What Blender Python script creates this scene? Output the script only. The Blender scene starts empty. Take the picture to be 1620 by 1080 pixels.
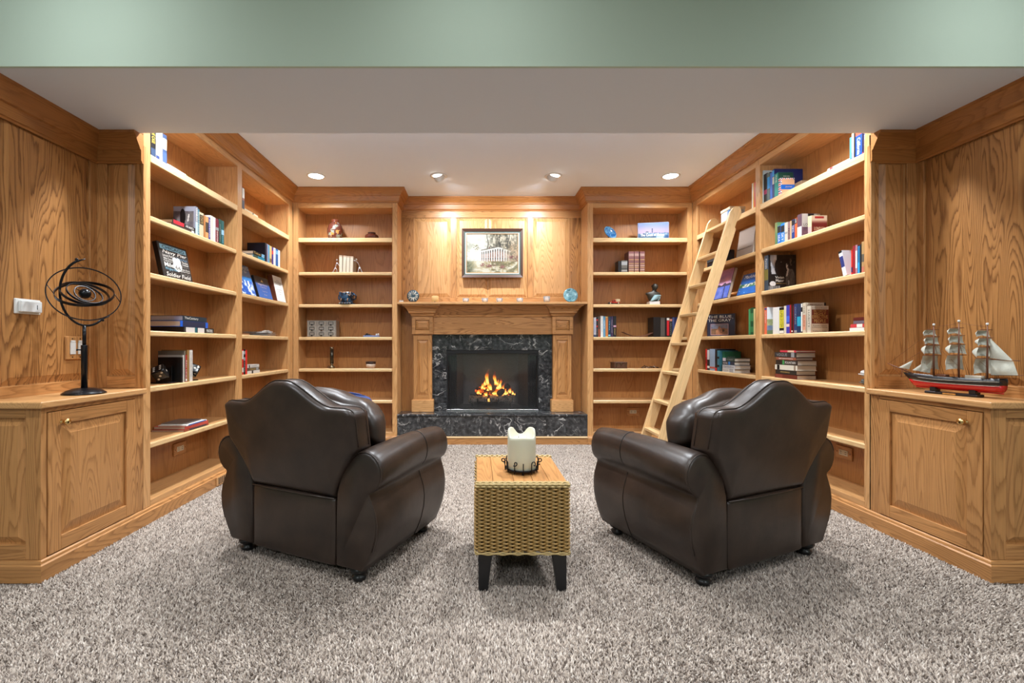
import bpy, bmesh, math, random
import numpy as np
from mathutils import Matrix, Vector, Euler
random.seed(7)
C = bpy.context.scene.collection
SC = bpy.context.scene
PI = math.pi

# ---------------------------------------------------------------- camera
CAMZ = 0.948
cd = bpy.data.cameras.new('camera'); cam = bpy.data.objects.new('camera', cd); C.objects.link(cam)
cam.location = (0, 0, CAMZ); cam.rotation_euler = (PI/2, 0, 0)
cd.sensor_width = 36; cd.lens = 16; cd.shift_x = 57/1620; cd.shift_y = 6/1620; cd.clip_start = 0.02
SC.camera = cam
# ---------------------------------------------------------------- world, exposure
w = bpy.data.worlds.new('world'); SC.world = w; w.use_nodes = True
w.node_tree.nodes['Background'].inputs[0].default_value = (1, 1, 1, 1)
w.node_tree.nodes['Background'].inputs[1].default_value = 0.25
SC.view_settings.view_transform = 'Standard'; SC.view_settings.look = 'None'
SC.view_settings.exposure = 0.3; SC.view_settings.gamma = 1.0; SC.view_settings.use_curve_mapping = False
# lamp strengths (watts): library downlights, aimed eyeball lamps, main-room downlights, added main-room fill panels
W_DOWN, W_EYE, W_MAIN, W_FILL = 17, 6.2, 8.5, 35

W_SOFFIT_FILL = 1.7   # unseen eyeball lamps added to brighten the soffit

# ---------------------------------------------------------------- measuring helpers (photo pixel + known depth -> metres)
def wx(px, Y): return (px-753)*Y/720
def wz(py, Y): return CAMZ+(546-py)*Y/720
def yl(px, X=-1.772): return X*720/(px-753)
def yr(px, X=2.092): return X*720/(px-753)

# ---------------------------------------------------------------- object helpers
STATIC = set(); W = {}
def srgb(r, g, b):
    f = lambda c: c/12.92 if c <= .04045 else ((c+.055)/1.055)**2.4
    return (f(r/255), f(g/255), f(b/255))
def props(o, label=None, cat=None, group=None, kind=None):
    if label: o['label'] = label
    if cat: o['category'] = cat
    if group: o['group'] = group
    if kind: o['kind'] = kind
    return o
def thing(name, label, cat, loc=(0, 0, 0), M=None, rz=0, group=None, static=False, kind=None):
    o = bpy.data.objects.new(name, None); C.objects.link(o); o.empty_display_size = .05
    if M is None: M = Matrix.Translation(loc) @ Matrix.Rotation(rz, 4, 'Z')
    o.matrix_world = M; o.matrix_basis = M
    W[o.name] = M.copy()
    if static: STATIC.add(o.name)
    return props(o, label, cat, group, kind)
def adopt(o, parent):
    if parent is None:
        W[o.name] = Matrix.Identity(4); return
    o.parent = parent
    if parent.name in STATIC:
        o.matrix_parent_inverse = W[parent.name].inverted(); W[o.name] = Matrix.Identity(4)
    else:
        W[o.name] = W[parent.name]
def obj(name, me, mat=None, parent=None, label=None):
    o = bpy.data.objects.new(name, me); C.objects.link(o)
    if mat is not None and not me.materials: me.materials.append(mat)
    adopt(o, parent)
    if label: o['label'] = label
    return o
def mesh(name, verts, faces, mat=None, parent=None, smooth=False, label=None, fix=True):
    me = bpy.data.meshes.new(name); me.from_pydata([tuple(v) for v in verts], [], faces)
    if fix:
        bm = bmesh.new(); bm.from_mesh(me); bmesh.ops.recalc_face_normals(bm, faces=bm.faces); bm.to_mesh(me); bm.free()
    if smooth: me.polygons.foreach_set('use_smooth', [True]*len(me.polygons))
    return obj(name, me, mat, parent, label)
BF = [(0, 3, 2, 1), (4, 5, 6, 7), (0, 1, 5, 4), (1, 2, 6, 5), (2, 3, 7, 6), (3, 0, 4, 7)]
def bverts(x0, x1, y0, y1, z0, z1):
    return [(x0, y0, z0), (x1, y0, z0), (x1, y1, z0), (x0, y1, z0), (x0, y0, z1), (x1, y0, z1), (x1, y1, z1), (x0, y1, z1)]
def box(name, x0, x1, y0, y1, z0, z1, mat, parent=None, bevel=.0015, label=None, seg=1):
    x0, x1 = min(x0, x1), max(x0, x1); y0, y1 = min(y0, y1), max(y0, y1); z0, z1 = min(z0, z1), max(z0, z1)
    me = bpy.data.meshes.new(name); bm = bmesh.new()
    vs = [bm.verts.new(v) for v in bverts(x0, x1, y0, y1, z0, z1)]
    for f in BF: bm.faces.new([vs[i] for i in f])
    if bevel:
        b = min(bevel, .3*min(x1-x0, y1-y0, z1-z0))
        bmesh.ops.bevel(bm, geom=bm.edges[:]+bm.verts[:], offset=b, segments=seg, profile=.5, affect='EDGES')
    bm.to_mesh(me); bm.free()
    return obj(name, me, mat, parent, label)
def boxes(name, lst, mat, parent=None, label=None):
    V, F = [], []
    for b in lst:
        n = len(V); V += bverts(*b); F += [tuple(i+n for i in f) for f in BF]
    return mesh(name, V, F, mat, parent, label=label)
def lathe(name, prof, mat, parent=None, n=24, at=(0, 0, 0), cap=True, label=None, rfun=None):
    V, F = [], []
    for r, z in prof:
        for k in range(n):
            a = 2*PI*k/n; rr = r*(rfun(a, z) if rfun else 1)
            V.append((at[0]+rr*math.cos(a), at[1]+rr*math.sin(a), at[2]+z))
    for i in range(len(prof)-1):
        for k in range(n):
            k2 = (k+1) % n; F.append((i*n+k, i*n+k2, (i+1)*n+k2, (i+1)*n+k))
    if cap:
        F.append(tuple(range(n-1, -1, -1))); F.append(tuple((len(prof)-1)*n+k for k in range(n)))
    return mesh(name, V, F, mat, parent, smooth=True, label=label)
def tube_geo(pts, r, n=6, closed=False):
    pts = [Vector(p) for p in pts]; m = len(pts); V, F = [], []
    rad = r if isinstance(r, (list, tuple)) else [r]*m
    up = None
    for i, p in enumerate(pts):
        a = pts[i-1] if (i > 0 or closed) else p
        b = pts[(i+1) % m] if (i < m-1 or closed) else p
        t = (b-a).normalized()
        if up is None:
            up = Vector((0, 0, 1)) if abs(t.z) < .9 else Vector((1, 0, 0))
        s = t.cross(up)
        if s.length < 1e-6: s = t.orthogonal()
        s.normalize(); up = s.cross(t).normalized()
        for k in range(n):
            an = 2*PI*k/n; V.append(p+(s*math.cos(an)+up*math.sin(an))*rad[i])
    for i in range(m if closed else m-1):
        j = (i+1) % m
        for k in range(n):
            k2 = (k+1) % n; F.append((i*n+k, i*n+k2, j*n+k2, j*n+k))
    if not closed:
        F.append(tuple(range(n-1, -1, -1))); F.append(tuple((m-1)*n+k for k in range(n)))
    return V, F
def tube(name, pts, r, mat, parent=None, n=6, closed=False, label=None):
    V, F = tube_geo(pts, r, n, closed); return mesh(name, V, F, mat, parent, smooth=True, label=label)
def rbox(name, sx, sy, sz, r, mat, parent=None, n=8, puff=0., c=(0, 0, 0), M=None, shape=None, label=None):
    """rounded, optionally puffed box; half sizes sx,sy,sz"""
    bm = bmesh.new(); bmesh.ops.create_cube(bm, size=2)
    bmesh.ops.subdivide_edges(bm, edges=bm.edges[:], cuts=n, use_grid_fill=True)
    for v in bm.verts:
        p = v.co.copy()
        # concentrate cuts towards edges
        q = Vector([math.copysign(1-(1-abs(a))**1.6, a) for a in p])
        w_ = Vector((q.x*sx, q.y*sy, q.z*sz))
        inn = Vector([max(-(s-r), min(s-r, a)) for a, s in zip(w_, (sx, sy, sz))])
        d = w_-inn
        if d.length > 1e-9: w_ = inn+d.normalized()*r
        if puff:
            fx, fy, fz = [(1-a*a) for a in q]
            if abs(p.x) > .999: w_.x += math.copysign(puff*fy*fz, p.x)
            if abs(p.y) > .999: w_.y += math.copysign(puff*fx*fz, p.y)
            if abs(p.z) > .999: w_.z += math.copysign(puff*fx*fy, p.z)
        if shape: w_ = shape(w_)
        w_ = w_+Vector(c)
        if M: w_ = M @ w_
        v.co = w_
    me = bpy.data.meshes.new(name); bm.to_mesh(me); bm.free()
    me.polygons.foreach_set('use_smooth', [True]*len(me.polygons))
    return obj(name, me, mat, parent, label)
def loft(name, secs, mat, parent=None, cap=True, smooth=True, label=None):
    n = len(secs[0]); V = [p for s in secs for p in s]; F = []
    for i in range(len(secs)-1):
        for k in range(n):
            k2 = (k+1) % n; F.append((i*n+k, i*n+k2, (i+1)*n+k2, (i+1)*n+k))
    if cap:
        F.append(tuple(range(n-1, -1, -1))); F.append(tuple((len(secs)-1)*n+k for k in range(n)))
    return mesh(name, V, F, mat, parent, smooth=smooth, label=label)
def dup(root, M, label=None):
    r = root.copy(); C.objects.link(r); r.matrix_world = M; r.matrix_basis = M; W[r.name] = M.copy()
    if label: r['label'] = label
    def rec(a, b):
        for ch in list(a.children):
            c = ch.copy(); C.objects.link(c); c.parent = b; rec(ch, c)
    rec(root, r); return r

# ---------------------------------------------------------------- materials
MATS = {}
def nt(name):
    m = bpy.data.materials.new(name); m.use_nodes = True
    t = m.node_tree; return m, t, t.nodes['Principled BSDF']
def N(t, typ, **kw):
    n = t.nodes.new(typ)
    for k, v in kw.items():
        if k.startswith('i_'): n.inputs[k[2:].replace('_', ' ')].default_value = v
        elif k[0] == 'n' and k[1:].isdigit(): n.inputs[int(k[1:])].default_value = v
        else: setattr(n, k, v)
    return n
def L(t, a, b): t.links.new(a, b)
def ramp(t, stops, interp='LINEAR'):
    n = t.nodes.new('ShaderNodeValToRGB'); cr = n.color_ramp; cr.interpolation = interp
    while len(cr.elements) < len(stops): cr.elements.new(.5)
    for e, (p, c) in zip(cr.elements, stops):
        e.position = p; e.color = (*c, 1) if len(c) == 3 else c
    return n
def plain(key, col, rough=.5, metal=0., spec=.5, bump=0., bscale=200, coat=0., vary=0.):
    k = ('plain', key)
    if k in MATS: return MATS[k]
    m, t, b = nt(key)
    b.inputs['Base Color'].default_value = (*col, 1); b.inputs['Roughness'].default_value = rough
    b.inputs['Metallic'].default_value = metal; b.inputs['Specular IOR Level'].default_value = spec
    if coat: b.inputs['Coat Weight'].default_value = coat
    tc = N(t, 'ShaderNodeTexCoord')
    nz = N(t, 'ShaderNodeTexNoise', i_Scale=bscale, i_Detail=3.); L(t, tc.outputs['Object'], nz.inputs['Vector'])
    if vary:
        hs = N(t, 'ShaderNodeHueSaturation'); hs.inputs['Color'].default_value = (*col, 1)
        mr = N(t, 'ShaderNodeMapRange', n3=1-vary, n4=1+vary); L(t, nz.outputs[0], mr.inputs[0])
        L(t, mr.outputs[0], hs.inputs['Value']); L(t, hs.outputs[0], b.inputs['Base Color'])
    if bump:
        bp = N(t, 'ShaderNodeBump', i_Strength=bump, i_Distance=.002); L(t, nz.outputs[0], bp.inputs['Height'])
        L(t, bp.outputs[0], b.inputs['Normal'])
    MATS[k] = m; return m
def col(r, g, b, rough=.5, **kw):
    return plain('paint_%d_%d_%d_%d' % (r, g, b, int(rough*100)), srgb(r, g, b), rough, **kw)
def oak(axis='z', tone='mid', con=.6, figure=1.):
    k = ('oak', axis, tone, con, figure)
    if k in MATS: return MATS[k]
    m, t, b = nt('oak_%s_%s' % (axis, tone))
    tc = N(t, 'ShaderNodeTexCoord'); oi = N(t, 'ShaderNodeObjectInfo')
    mu = N(t, 'ShaderNodeMath', operation='MULTIPLY', n1=53.); L(t, oi.outputs['Random'], mu.inputs[0])
    ad = N(t, 'ShaderNodeVectorMath', operation='ADD'); L(t, tc.outputs['Object'], ad.inputs[0]); L(t, mu.outputs[0], ad.inputs[1])
    def sc(al, ac):
        v = {'x': (al, ac, ac), 'y': (ac, al, ac), 'z': (ac, ac, al)}[axis]
        s = N(t, 'ShaderNodeVectorMath', operation='MULTIPLY'); s.inputs[1].default_value = v
        L(t, ad.outputs[0], s.inputs[0]); return s.outputs[0]
    n1 = N(t, 'ShaderNodeTexNoise', i_Scale=1., i_Detail=1.5, i_Roughness=.45, i_Distortion=.25)
    if tone == 'panel':      # glued-up boards: every 12 cm a different figure
        fl = N(t, 'ShaderNodeVectorMath', operation='SNAP'); fl.inputs[1].default_value = (.12, .12, 50.)
        L(t, tc.outputs['Object'], fl.inputs[0])
        fm = N(t, 'ShaderNodeVectorMath', operation='MULTIPLY'); fm.inputs[1].default_value = (61.3, 47.9, 0); L(t, fl.outputs[0], fm.inputs[0])
        fa = N(t, 'ShaderNodeVectorMath', operation='ADD'); L(t, sc(.95*figure, 9.*figure), fa.inputs[0]); L(t, fm.outputs[0], fa.inputs[1]); L(t, fa.outputs[0], n1.inputs['Vector'])
    else: L(t, sc(.85*figure, 8.*figure), n1.inputs['Vector'])
    k1 = N(t, 'ShaderNodeMath', operation='MULTIPLY', n1=34. if tone == 'panel' else 26.); L(t, n1.outputs[0], k1.inputs[0])
    # ragged edges of the growth rings
    n3 = N(t, 'ShaderNodeTexNoise', i_Scale=1., i_Detail=2.); L(t, sc(14, 150), n3.inputs['Vector'])
    k3 = N(t, 'ShaderNodeMath', operation='MULTIPLY_ADD', n1=.5); L(t, n3.outputs[0], k3.inputs[0]); L(t, k1.outputs[0], k3.inputs[2])
    fr = N(t, 'ShaderNodeMath', operation='FRACT'); L(t, k3.outputs[0], fr.inputs[0])
    rg = ramp(t, [(0, (1, 1, 1)), (.1, (.75,)*3), (.38, (.12,)*3), (.8, (0, 0, 0)), (.93, (.25,)*3), (1, (1, 1, 1))])
    L(t, fr.outputs[0], rg.inputs[0])
    n2 = N(t, 'ShaderNodeTexNoise', i_Scale=1., i_Detail=3., i_Roughness=.7); L(t, sc(5, 190), n2.inputs['Vector'])
    n4 = N(t, 'ShaderNodeTexNoise', i_Scale=1., i_Detail=1.); L(t, sc(.4, 3.), n4.inputs['Vector'])
    light, dark = {'mid': ((.55, .265, .092), (.23, .085, .020)),
                   'shelf': ((.62, .335, .135), (.37, .165, .050)),
                   'back': ((.46, .205, .064), (.27, .100, .026)),
                   'panel': ((.48, .225, .072), (.135, .044, .0105)),
                   'crown': ((.44, .180, .048), (.25, .085, .018)),
                   'pale': ((.74, .50, .25), (.56, .33, .13))}[tone]
    mx = N(t, 'ShaderNodeMix', data_type='RGBA'); mx.inputs[6].default_value = (*light, 1); mx.inputs[7].default_value = (*dark, 1)
    kc = N(t, 'ShaderNodeMath', operation='MULTIPLY', n1=con); L(t, rg.outputs[0], kc.inputs[0]); L(t, kc.outputs[0], mx.inputs[0])
    hs = N(t, 'ShaderNodeHueSaturation'); L(t, mx.outputs[2], hs.inputs['Color'])
    a1 = N(t, 'ShaderNodeMapRange', n1=.25, n2=.75, n3=.84, n4=1.12); L(t, n2.outputs[0], a1.inputs[0])
    a2 = N(t, 'ShaderNodeMapRange', n1=.3, n2=.7, n3=.9, n4=1.08); L(t, n4.outputs[0], a2.inputs[0])
    a3 = N(t, 'ShaderNodeMath', operation='MULTIPLY'); L(t, a1.outputs[0], a3.inputs[0]); L(t, a2.outputs[0], a3.inputs[1])
    L(t, a3.outputs[0], hs.inputs['Value']); L(t, hs.outputs[0], b.inputs['Base Color'])
    b.inputs['Roughness'].default_value = .36; b.inputs['Specular IOR Level'].default_value = .45
    bp = N(t, 'ShaderNodeBump', i_Strength=.08, i_Distance=.001); L(t, n2.outputs[0], bp.inputs['Height']); L(t, bp.outputs[0], b.inputs['Normal'])
    MATS[k] = m; return m
def leather():
    if 'leather' in MATS: return MATS['leather']
    m, t, b = nt('dark_brown_leather'); tc = N(t, 'ShaderNodeTexCoord')
    n1 = N(t, 'ShaderNodeTexNoise', i_Scale=9., i_Detail=4.); L(t, tc.outputs['Object'], n1.inputs['Vector'])
    r = ramp(t, [(.3, (.020, .0125, .0095)), (.72, (.043, .026, .018))]); L(t, n1.outputs[0], r.inputs[0]); L(t, r.outputs[0], b.inputs['Base Color'])
    n2 = N(t, 'ShaderNodeTexVoronoi', i_Scale=420.); L(t, tc.outputs['Object'], n2.inputs['Vector'])
    n3 = N(t, 'ShaderNodeTexNoise', i_Scale=26., i_Detail=3.); L(t, tc.outputs['Object'], n3.inputs['Vector'])
    bp = N(t, 'ShaderNodeBump', i_Strength=.12, i_Distance=.001); L(t, n2.outputs['Distance'], bp.inputs['Height'])
    b2 = N(t, 'ShaderNodeBump', i_Strength=.10, i_Distance=.006); L(t, n3.outputs[0], b2.inputs['Height']); L(t, bp.outputs[0], b2.inputs['Normal'])
    L(t, b2.outputs[0], b.inputs['Normal'])
    b.inputs['Roughness'].default_value = .36; b.inputs['Specular IOR Level'].default_value = .5
    MATS['leather'] = m; return m
def marble():
    if 'marble' in MATS: return MATS['marble']
    m, t, b = nt('black_veined_marble'); tc = N(t, 'ShaderNodeTexCoord'); oi = N(t, 'ShaderNodeObjectInfo')
    mu = N(t, 'ShaderNodeMath', operation='MULTIPLY', n1=19.); L(t, oi.outputs['Random'], mu.inputs[0])
    ad = N(t, 'ShaderNodeVectorMath', operation='ADD'); L(t, tc.outputs['Object'], ad.inputs[0]); L(t, mu.outputs[0], ad.inputs[1])
    n0 = N(t, 'ShaderNodeTexNoise', i_Scale=5., i_Detail=5.); L(t, ad.outputs[0], n0.inputs['Vector'])
    mi = N(t, 'ShaderNodeVectorMath', operation='MULTIPLY_ADD'); mi.inputs[1].default_value = (.22,)*3
    L(t, n0.outputs['Color'], mi.inputs[0]); L(t, ad.outputs[0], mi.inputs[2])
    def vein(scale, wid):
        v = N(t, 'ShaderNodeTexNoise', i_Scale=scale, i_Detail=4., i_Roughness=.55, i_Distortion=.6); L(t, ad.outputs[0], v.inputs['Vector'])
        q = N(t, 'ShaderNodeMath', operation='SUBTRACT', n1=.5); L(t, v.outputs[0], q.inputs[0]); u = N(t, 'ShaderNodeMath', operation='ABSOLUTE'); L(t, q.outputs[0], u.inputs[0])
        r = ramp(t, [(0, (1, 1, 1)), (wid, (.35,)*3), (wid*2.4, (0, 0, 0))]); L(t, u.outputs[0], r.inputs[0]); return r.outputs[0]
    n5 = N(t, 'ShaderNodeTexNoise', i_Scale=9., i_Detail=3.); L(t, ad.outputs[0], n5.inputs['Vector'])
    rk = ramp(t, [(.40, (0, 0, 0)), (.60, (1, 1, 1))]); L(t, n5.outputs[0], rk.inputs[0])
    s1 = N(t, 'ShaderNodeMath', operation='MULTIPLY'); L(t, vein(4.2, .0055), s1.inputs[0]); L(t, rk.outputs[0], s1.inputs[1])
    n6 = N(t, 'ShaderNodeTexNoise', i_Scale=16., i_Detail=3.); L(t, ad.outputs[0], n6.inputs['Vector'])
    rk2 = ramp(t, [(.52, (0, 0, 0)), (.68, (.5,)*3)]); L(t, n6.outputs[0], rk2.inputs[0])
    s2 = N(t, 'ShaderNodeMath', operation='MULTIPLY'); L(t, vein(12., .010), s2.inputs[0]); L(t, rk2.outputs[0], s2.inputs[1])
    su = N(t, 'ShaderNodeMath', operation='MAXIMUM'); L(t, s1.outputs[0], su.inputs[0]); L(t, s2.outputs[0], su.inputs[1])
    n7 = N(t, 'ShaderNodeTexNoise', i_Scale=30., i_Detail=5.); L(t, ad.outputs[0], n7.inputs['Vector'])
    base = ramp(t, [(.35, (.018, .018, .019)), (.55, (.046, .047, .049)), (.75, (.10, .102, .105))]); L(t, n7.outputs[0], base.inputs[0])
    mx = N(t, 'ShaderNodeMix', data_type='RGBA'); L(t, su.outputs[0], mx.inputs[0]); L(t, base.outputs[0], mx.inputs[6]); mx.inputs[7].default_value = (.62, .6, .57, 1)
    L(t, mx.outputs[2], b.inputs['Base Color']); b.inputs['Roughness'].default_value = .16
    MATS['marble'] = m; return m
def printmat(rough=.45):
    k = ('print', rough)
    if k in MATS: return MATS[k]
    m, t, b = nt('printed_paper'); a = N(t, 'ShaderNodeAttribute', attribute_name='Col'); L(t, a.outputs['Color'], b.inputs['Base Color'])
    b.inputs['Roughness'].default_value = rough; MATS[k] = m; return m
def glass(name='clear_glass', tint=(1, 1, 1), rough=.02, mix=.88):
    k = ('glass', name)
    if k in MATS: return MATS[k]
    m, t, b = nt(name); out = t.nodes['Material Output']
    tr = N(t, 'ShaderNodeBsdfTransparent'); tr.inputs[0].default_value = (*tint, 1)
    gl = N(t, 'ShaderNodeBsdfGlossy'); gl.inputs['Roughness'].default_value = rough
    fr = N(t, 'ShaderNodeFresnel', i_IOR=1.5); ms = N(t, 'ShaderNodeMixShader')
    L(t, fr.outputs[0], ms.inputs[0]); L(t, tr.outputs[0], ms.inputs[1]); L(t, gl.outputs[0], ms.inputs[2])
    df = N(t, 'ShaderNodeBsdfDiffuse'); df.inputs[0].default_value = (.9, .9, .9, 1)
    m2 = N(t, 'ShaderNodeMixShader', n0=1-mix); L(t, ms.outputs[0], m2.inputs[1]); L(t, df.outputs[0], m2.inputs[2])
    L(t, m2.outputs[0], out.inputs[0]); MATS[k] = m; return m
def emit(name, colr, s):
    k = ('emit', name)
    if k in MATS: return MATS[k]
    m, t, b = nt(name); b.inputs['Base Color'].default_value = (*colr, 1)
    b.inputs['Emission Color'].default_value = (*colr, 1); b.inputs['Emission Strength'].default_value = s
    MATS[k] = m; return m
def painted(name, c, bump=.15):
    k = ('painted', name)
    if k in MATS: return MATS[k]
    m, t, b = nt(name); b.inputs['Base Color'].default_value = (*c, 1); b.inputs['Roughness'].default_value = .85
    tc = N(t, 'ShaderNodeTexCoord'); nz = N(t, 'ShaderNodeTexNoise', i_Scale=140., i_Detail=3.); L(t, tc.outputs['Object'], nz.inputs['Vector'])
    bp = N(t, 'ShaderNodeBump', i_Strength=bump, i_Distance=.001); L(t, nz.outputs[0], bp.inputs['Height']); L(t, bp.outputs[0], b.inputs['Normal'])
    MATS[k] = m; return m
BLACKMETAL = plain('black_iron', (.012, .012, .014), .38, .6, bump=.05)
BRASS = plain('polished_brass', (.75, .52, .22), .18, 1.)
WHITEPL = plain('white_plastic', (.72, .72, .69), .4)
CHROME = plain('bright_steel', (.7, .7, .72), .2, 1.)
PAGES = plain('book_pages', (.60, .52, .42), .85, bump=.3, bscale=500, vary=.12)
BLACKWOOD = plain('black_lacquer', (.008, .008, .009), .35, bump=.05, bscale=60)
WAX = plain('ivory_wax', (.62, .60, .46), .42)
WAX.node_tree.nodes['Principled BSDF'].inputs['Subsurface Weight'].default_value = .35
WAX.node_tree.nodes['Principled BSDF'].inputs['Subsurface Radius'].default_value = (.02, .015, .008)

# ---------------------------------------------------------------- print and lettering helpers
def h2(i, j, s=0):
    n = (int(i)*374761393+int(j)*668265263+s*974711) & 0xffffffff
    n = ((n ^ (n >> 13))*1274126177) & 0xffffffff
    return ((n ^ (n >> 16)) & 0xffff)/65535
def vn(x, y, s=0):
    i, j = math.floor(x), math.floor(y); f, g = x-i, y-j; f = f*f*(3-2*f); g = g*g*(3-2*g)
    return (h2(i, j, s)*(1-f)+h2(i+1, j, s)*f)*(1-g)+(h2(i, j+1, s)*(1-f)+h2(i+1, j+1, s)*f)*g
def fbm(x, y, s=0, o=3):
    a, t_, k = .5, 0, 0
    for i in range(o): t_ += a*vn(x*2**i, y*2**i, s+i); k += a; a *= .5
    return t_/k
def lerp(a, b, t_):
    t_ = max(0, min(1, t_)); return tuple(p+(q-p)*t_ for p, q in zip(a, b))
def picture(name, o, u, v, w_, h_, nx, ny, f, parent, rough=.45, label=None):
    """flat printed picture: a fine grid whose cells carry printed colours. f(s,t)->sRGB 0-255"""
    o, u, v = Vector(o), Vector(u), Vector(v); V, F, cols = [], [], []
    for j in range(ny+1):
        for i in range(nx+1): V.append(o+u*(w_*i/nx)+v*(h_*j/ny))
    for j in range(ny):
        for i in range(nx):
            a = j*(nx+1)+i; F.append((a, a+1, a+nx+2, a+nx+1)); c = srgb(*f((i+.5)/nx, (j+.5)/ny)); cols += [(*c, 1)]*4
    me = bpy.data.meshes.new(name); me.from_pydata([tuple(p) for p in V], [], F)
    at = me.color_attributes.new('Col', 'FLOAT_COLOR', 'CORNER'); at.data.foreach_set('color', np.array(cols, dtype=np.float32).ravel())
    return obj(name, me, printmat(rough), parent, label)
def lettering(s, o, u, v, w_, h_, mat, parent, name='lettering', shear=0., bold=0.):
    """text laid into the rectangle o + u*w + v*h (stretched to fill it)"""
    cu = bpy.data.curves.new('t', 'FONT'); cu.body = s; cu.resolution_u = 2; cu.shear = shear; cu.offset = bold
    ob = bpy.data.objects.new('t', cu); C.objects.link(ob)
    me = bpy.data.meshes.new_from_object(ob); bpy.data.objects.remove(ob); bpy.data.curves.remove(cu)
    P = np.array([x.co[:] for x in me.vertices])
    if len(P) == 0: return None
    mn, mx = P.min(0), P.max(0); o, u, v = Vector(o), Vector(u), Vector(v)
    for x in me.vertices:
        a = (x.co.x-mn[0])/max(1e-6, mx[0]-mn[0]); b = (x.co.y-mn[1])/max(1e-6, mx[1]-mn[1])
        x.co = o+u*(a*w_)+v*(b*h_)
    me.name = name; me.materials.clear()
    return obj(name, me, mat, parent)
# ================================================================ THE SETTING
XL, XR, WL, WR = -1.75, 2.07, -1.995, 2.315       # bookcase faces and panelled walls, left and right
YF, YB = 4.35, 4.62                                # faces of the rear bookcases, rear panelled wall
YE, YN = 2.395, 1.83                               # bookcase end panels, near ends of the base cabinets
ZC, ZS, ZT = 2.436, 2.052, 0.722                   # ceiling, soffit, cabinet countertops
SHELF = [1.975, 1.648, 1.340, 1.027, .724, .421]
WHITE = painted('white_ceiling_paint', (.75, .81, .89)); SAGE = painted('sage_green_paint', (.56, .67, .55))
def struct(o, label): return props(o, label, None, None, 'structure')

# carpet --------------------------------------------------------
def carpet_mat():
    m, t, b = nt('greige_carpet'); a = N(t, 'ShaderNodeAttribute', attribute_name='Col'); L(t, a.outputs['Color'], b.inputs['Base Color'])
    b.inputs['Roughness'].default_value = .95; b.inputs['Specular IOR Level'].default_value = .1
    b.inputs['Sheen Weight'].default_value = .2; return m
def floor_mat():
    m, t, b = nt('carpet_backing'); tc = N(t, 'ShaderNodeTexCoord')
    n = N(t, 'ShaderNodeTexNoise', i_Scale=140., i_Detail=3.); L(t, tc.outputs['Object'], n.inputs['Vector'])
    r = ramp(t, [(.3, (.15, .12, .10)), (.6, (.42, .36, .32))]); L(t, n.outputs[0], r.inputs[0]); L(t, r.outputs[0], b.inputs['Base Color'])
    b.inputs['Roughness'].default_value = .95
    bp = N(t, 'ShaderNodeBump', i_Strength=1., i_Distance=.01); L(t, n.outputs[0], bp.inputs['Height']); L(t, bp.outputs[0], b.inputs['Normal'])
    return m
struct(box('floor', -4.2, 4.5, -3.6, 5.2, -.1, -.004, floor_mat(), bevel=0), 'carpet backing that covers the whole floor')
def carpet():
    rng = np.random.default_rng(3)
    pts = []
    for (x0, x1, y0, y1) in ((-3.3, 3.6, .75, YN-.02), (XL-.02, XR+.02, YN-.02, YF+.02)):
        s = .0064
        nx, ny = int((x1-x0)/s), int((y1-y0)/s)
        gx, gy = np.meshgrid(np.arange(nx), np.arange(ny))
        p = np.stack([x0+(gx+.5*(gy % 2))*s, y0+gy*s], -1).reshape(-1, 2)
        pts.append(p+rng.normal(0, s*.33, p.shape))
    P = np.concatenate(pts); n = len(P)
    # pile direction drifts across the floor (vacuum tracks)
    fld = np.sin(P[:, 0]*5.1+np.sin(P[:, 1]*2.3)*1.1+P[:, 1]*1.2)*.6+np.sin(P[:, 0]*2.2-P[:, 1]*3.4)*.4
    ang = rng.uniform(0, 2*np.pi, n)
    lean = np.stack([np.cos(ang), np.sin(ang)], -1)*rng.uniform(.001, .0065, (n, 1))
    lean[:, 1] += .0042*fld
    hgt = rng.uniform(.006, .0125, n); r = rng.uniform(.0030, .0046, n)
    V = np.zeros((n, 4, 3))
    for k in range(3):
        a = ang+k*2*np.pi/3
        V[:, k, 0] = P[:, 0]+r*np.cos(a); V[:, k, 1] = P[:, 1]+r*np.sin(a); V[:, k, 2] = -.003
    V[:, 3, 0] = P[:, 0]+lean[:, 0]; V[:, 3, 1] = P[:, 1]+lean[:, 1]; V[:, 3, 2] = hgt-.003
    base = np.arange(n)*4
    F = np.stack([np.stack([base, base+1, base+3], -1), np.stack([base+1, base+2, base+3], -1), np.stack([base+2, base, base+3], -1)], 1).reshape(-1, 3)
    me = bpy.data.meshes.new('carpet'); me.vertices.add(n*4); me.vertices.foreach_set('co', V.astype(np.float32).ravel())
    m = len(F); me.loops.add(m*3); me.polygons.add(m)
    me.loops.foreach_set('vertex_index', F.astype(np.int32).ravel())
    me.polygons.foreach_set('loop_start', np.arange(m, dtype=np.int32)*3); me.polygons.foreach_set('loop_total', np.full(m, 3, dtype=np.int32))
    me.update(calc_edges=True)
    pal = np.array([srgb(184, 170, 157), srgb(162, 148, 135), srgb(132, 118, 107), srgb(88, 75, 65), srgb(206, 194, 182)])
    ci = rng.choice(5, n, p=[.30, .28, .20, .12, .10])
    c = pal[ci]*rng.uniform(.85, 1.12, (n, 1))
    cc = np.ones((n, 4, 4)); cc[:, :, :3] = c[:, None, :]
    at = me.color_attributes.new('Col', 'FLOAT_COLOR', 'POINT'); at.data.foreach_set('color', cc.astype(np.float32).ravel())
    o = obj('carpet', me, carpet_mat()); props(o, 'speckled greige cut-pile carpet across the library floor', 'carpet', None, 'stuff')
carpet()

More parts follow.
